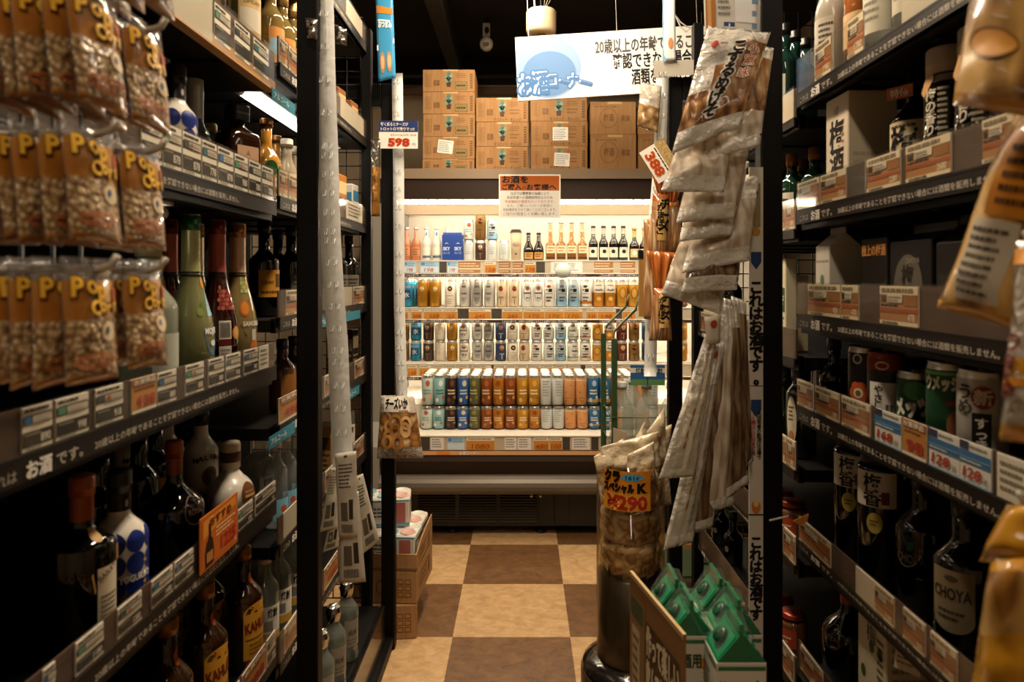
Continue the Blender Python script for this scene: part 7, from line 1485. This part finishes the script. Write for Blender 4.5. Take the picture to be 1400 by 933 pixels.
for x, Y, t in ((850, 2.925, 'large clear ribbed bottle at the left end of the green rack'), (884, 2.925, 'large clear ribbed bottle second from the left in the green rack'), (918, 2.925, 'large clear ribbed bottle behind the far right post'), (952, 2.925, 'large clear ribbed bottle seen right of the far right post'), (866, 3.05, 'large clear ribbed bottle in the back row of the green rack')):
    put(big, t, 'bottle', (at(x, 0, Y)[0], Y, .498), RN.uniform(-.2, .2), 'large clear bottles in the green rack')
def bluecard(b, y, w, h): b.rect(0, 0, w, .3 * h, P('#5f8a5a'), y); b.rect(0, .62 * h, w, .86 * h, P('#d5d8d4'), y); b.text('焼酎', .3 * w, .64 * h, .2 * h, P('#2a3a5a'), y - .0005, bold=.03)
for i, (x, t) in enumerate(((861, 'blue card on the neck of a big clear bottle beside the green posts'), (884, 'blue card on the neck of a big clear bottle beside the hook strip'))):
    plate('bottle_card', t, 'card', .075, .085, bluecard, (at(x, 0, 2.9)[0], 2.885, .93), (0, 0, 0), P('#2f5f94'))
b = MB(); b.prism([(0, 0), (.09, 0), (.09, .26), (0, .26)], 0, .003, P('#a89a80')); b.rect(.008, .06, .082, .2, P('#6a5a44'), -.0005); b.lines(.014, .08, .076, .18, 5, P('#c9bda4'), -.0009); b.rect(0, 0, .09, .03, P('#b5622a'), -.0005)
thing('hanging_card', b, 'narrow printed card hanging on the green rack posts', 'card', (gx0 + .004, gy0 - .022, .50), 0, None, (.0, .0, -1.1))
b = MB(); b.box(-.014, -.012, 0, .014, .012, .27, P('#a5793f')); b.box(-.017, -.015, .27, .017, .015, .31, INK); thing('wooden_stand', b, 'tan upright with a black top above the green rack handles', 'stand', (at(875, 0, 3.16)[0] + .012, 3.18, 1.205))
# ================================================================== CASES OF CANS BESIDE THE FAR LEFT POST
def case(label, z, h, w=.30, d=.31, yaw=.1, open_top=False, X=-.405, Y=2.61):
    b = MB(); 
    if not open_top: b.box(-w, 0, 0, 0, d, h, CARD, .003)
    else:
        b.box(-w, 0, 0, 0, d, .01, CARD)
        b.box(-w, 0, 0, 0, .005, h * .75, CARD); b.box(-w, d - .005, 0, 0, d, h, CARD); b.box(-w, .005, 0, -w + .005, d - .005, h, CARD); b.prism([(0.005, 0), (d - .005, 0), (d - .005, h * 1.35), (.1, h * 1.1), (.005, h * .75)], -.005, 0, CARD, 'x')
    y = -.0007; br = P('#6f4d2a')
    if h > .1:
        b.ring(-.2, h * .5, .03, .03, .004, br, y); b.ring(-.13, h * .5, .03, .03, .004, br, y)
        for k in range(3):
            for q in range(2):
                x0, z0 = -.075 + q * .03, h * (.2 + .2 * k); b.rect(x0, z0, x0 + .024, z0 + h * .15, br, y); b.rect(x0 + .003, z0 + .003, x0 + .021, z0 + h * .15 - .003, P('#a87c4c'), y - .0004)
    s = MB(); s.lines(.04, h * .3, .2, h * .8, 3, br, -.0007); s.rect(.22, h * .25, .25, h * .8, br, -.0007); s.xf(Matrix.Rotation(PI / 2, 4, 'Z')); q = len(b.v); b.v += s.v
    for ff, mi in zip(s.f, s.m): b.f.append(tuple(q + k for k in ff)); b.m.append(b.mi(s.mats[mi])); b.s.append(False)
    return thing('cardboard_case', b, label, 'box', (X, Y, z), yaw, 'cardboard cases beside the far left post')
case('lowest cardboard case on the floor beside the far left post', 0.001, .13)
case('second cardboard case on the floor stack beside the far left post', .1325, .125, yaw=-.06)
case('open cardboard tray on top of the case stack holding can packs', .259, .085, open_top=True, yaw=-.06)
def canpack(key, col, n=3):
    def fn():
        b = MB(); w, d, h = .205, .136, .112; b.box(-w / 2, -d / 2, 0, w / 2, d / 2, h, P(col, .4), .006); y = -d / 2 - .0006
        b.rect(-.095, .03, .095, .085, P('#c9c6bc'), y); b.lines(-.085, .035, .03, .08, 3, P('#4f5a5f'), y - .0004); b.rect(.04, .015, .085, .095, P('#a8645a'), y - .0004); b.rect(-.1, .005, .1, .014, P('#5a9ab0'), y); b.rect(-.1, .1, .1, .106, P('#5a9ab0'), y)
        s = MB(); s.rect(-.06, .02, .06, .09, P('#3f3a34'), -w / 2 - .0006); s.rect(-.045, .03, .0, .08, P('#c9c0a8'), -w / 2 - .001); s.lines(.005, .03, .055, .08, 4, P('#b9b2a0'), -w / 2 - .001); s.xf(Matrix.Rotation(PI / 2, 4, 'Z')); q = len(b.v); b.v += s.v
        for ff, mi in zip(s.f, s.m): b.f.append(tuple(q + k for k in ff)); b.m.append(b.mi(s.mats[mi])); b.s.append(False)
        out = [('can_pack', b, None)]
        for i in range(3):
            for j in range(2):
                c = MB(); c.lathe([(0, h + .003), (.026, h + .003), (.027, h + .006), (.028, h + .006), (.031, h), (.031, h - .002)], P(('#d9d6cc', '#7fb0c4', '#d0a89c')[(i + j) % 3], .3), 18, -.066 + i * .066, -.033 + j * .066); out.append(('can_top', c, None))
        return out
    return proto(('canpack', key), fn)
for X, Y, z, r, k, t in ((-.515, 2.716, .2705, -.06, 'a', 'white printed pack of six cans at the front of the cardboard tray'), (-.51, 2.857, .271, -.06, 'b', 'white printed pack of six cans at the back of the cardboard tray'), (-.56, 2.78, .391, .12, 'b', 'white printed pack of six cans stacked on top of the others')):
    put(canpack(k, {'a': '#cfd2cc', 'b': '#d6cfc2'}[k]), t, 'drinks', (X, Y, z), r, 'can packs beside the far left post')
# ================================================================== GREEN-TOPPED CARTONS, FRONT RIGHT
GTOP = std('carton_green', '#1c6a45', .2, 0, .6); CWHT = P('#cfcabc', .35)
def gcarton():
    w, d, h = .0385, .035, .235; b = MB(); b.box(-w, -d, 0, w, d, h, CWHT, .0015)
    b.prism([(-w + .0008, h), (w - .0008, h), (.003, h + .04), (-.003, h + .04)], -d + .001, d - .001, GTOP); b.box(-.003, -d + .001, h + .039, .003, d - .001, h + .058, GTOP)
    for sx in (-1, 1): b.prism([(sx * (w - .004), h + .0045), (sx * .008, h + .0365), (sx * .0075, h + .036), (sx * (w - .0045), h + .0035)], -d + .006, d - .006, std('carton_green_light', '#2f8a62', .2, 0, .6))
    l = MB(); y = -d - .0006
    l.rect(-w + .002, h - .012, w - .002, h - .006, GTOP, y); l.text('梅酒用', -.01, h - .05, .02, P('#3a4a34'), y, w=.05, al='c', bold=.03); l.ell(.024, h - .045, .011, .011, P('#cf862a'), y); l.poly([(.018, h - .033), (.024, h - .026), (.03, h - .033)], P('#3f6a3a'), y)
    l.lines(-.034, .05, .03, .16, 8, P('#8a8a78'), y)
    s = MB(); s.rect(-d + .002, h - .012, d - .002, h - .006, GTOP, -w - .0006); s.lines(-.04, h - .07, .0, h - .03, 5, P('#5a6a54'), -w - .0006); s.ell(.025, h - .05, .012, .012, P('#cf862a'), -w - .0006); s.xf(Matrix.Rotation(-PI / 2, 4, 'Z'))
    q = len(l.v); l.v += s.v
    for ff, mi in zip(s.f, s.m): l.f.append(tuple(q + k for k in ff)); l.m.append(l.mi(s.mats[mi])); l.s.append(False)
    c = MB(); n = 8; v = []                                   # clear plastic hand grip folded over the ridge
    for i in range(n + 1):
        y_ = -d + .004 + (2 * d - .008) * i / n; q_ = 1 - abs(2 * i / n - 1); v += [(-w + .004, y_, h + .012), (-.012 + .003 * (i % 2), y_, h + .048 + .018 * q_), (.012, y_, h + .046 + .016 * q_), (w - .004, y_, h + .012)]
    c.add(v, [(4 * i + k_, 4 * i + 4 + k_, 4 * i + 5 + k_, 4 * i + 1 + k_) for i in range(n) for k_ in (0, 1, 2)], clear('grip_film', '#eef6f0', '#dfe8e0', .04, .08, .8, 40, gloss=.8), False)
    e = MB(); e.lathe([(0, 0), (.013, 0), (.0135, .008), (.012, .01), (0, .01)], std('grip_green', '#0f3f2c', .25), 16); e.xf(Matrix.Translation((-.019, 0, h + .022)) @ Matrix.Rotation(-.79, 4, 'Y'))
    return [('drink_carton', b, None), ('print', l, None), ('hand_grip', c, 'clear plastic hand grip'), ('screw_cap', e, None)]
gz = .558
for X, Y, t in ((.338, 1.082, 'green-topped white carton nearest the viewer in the front right tray'), (.360, 1.163, 'green-topped white carton in the middle of the right column'), (.353, 1.242, 'green-topped white carton furthest back in the right column'), (.281, 1.160, 'green-topped white carton nearest behind the printed brown board'), (.274, 1.240, 'green-topped white carton furthest back beside the clear bin')):
    put(proto('gcarton', gcarton), t, 'carton', (X, Y, gz), 0, 'green-topped cartons in the front right tray')
b = MB(); b.box(-.05, -.12, 0, .09, .12, .277, CARD, .003); thing('cardboard_case', b, 'lower cardboard case under the green-topped cartons', 'box', (.312, 1.165, .001), 0)
b = MB(); b.box(-.05, -.12, 0, .09, .12, .277, CARD, .003); thing('cardboard_case', b, 'upper cardboard case under the green-topped cartons', 'box', (.312, 1.165, .2795), 0)
p0, p1 = Vector((.2035, 1.285, .002)), Vector((.247, 1.20, .45)); L_ = .235; b = MB(); hb = .83; bq = L_ / .32; board = MB()
b.box(0, 0, 0, L_, .004, hb, P('#85603a')); y = -.0006
st0 = len(b.v); b.rect(.006, hb - .28, .1, hb - .03, P('#8a6a44'), y); b.rect(.02, hb - .26, .07, hb - .09, P('#c2b494'), y - .0003); b.lines(.024, hb - .25, .066, hb - .1, 8, P('#6a5a3c'), y - .0006); b.rect(.012, hb - .075, .09, hb - .04, P('#3f5234'), y - .0003)
b.rect(.11, hb - .26, .3, hb - .055, P('#45301c'), y); b.text('作って楽しい', .115, hb - .105, .044, P('#e6dabb'), y - .0005, w=.185, bold=.04, rot=-.0); b.text('飲んでおいしい', .115, hb - .165, .044, P('#e6dabb'), y - .0005, w=.185, bold=.04); b.lines(.125, hb - .24, .28, hb - .19, 3, P('#a8946a'), y - .0005)
b.v = b.v[:st0] + [(p[0] * bq, p[1], p[2]) for p in b.v[st0:]]
b.box(.0, -.0008, hb - .008, L_, .005, hb + .0005, P('#b59a6c'))
thing('display_board', b, 'printed brown board with pale lettering in front of the green-topped cartons', 'board', p0, 0, None, (0, 0, -PI / 2 + .2))
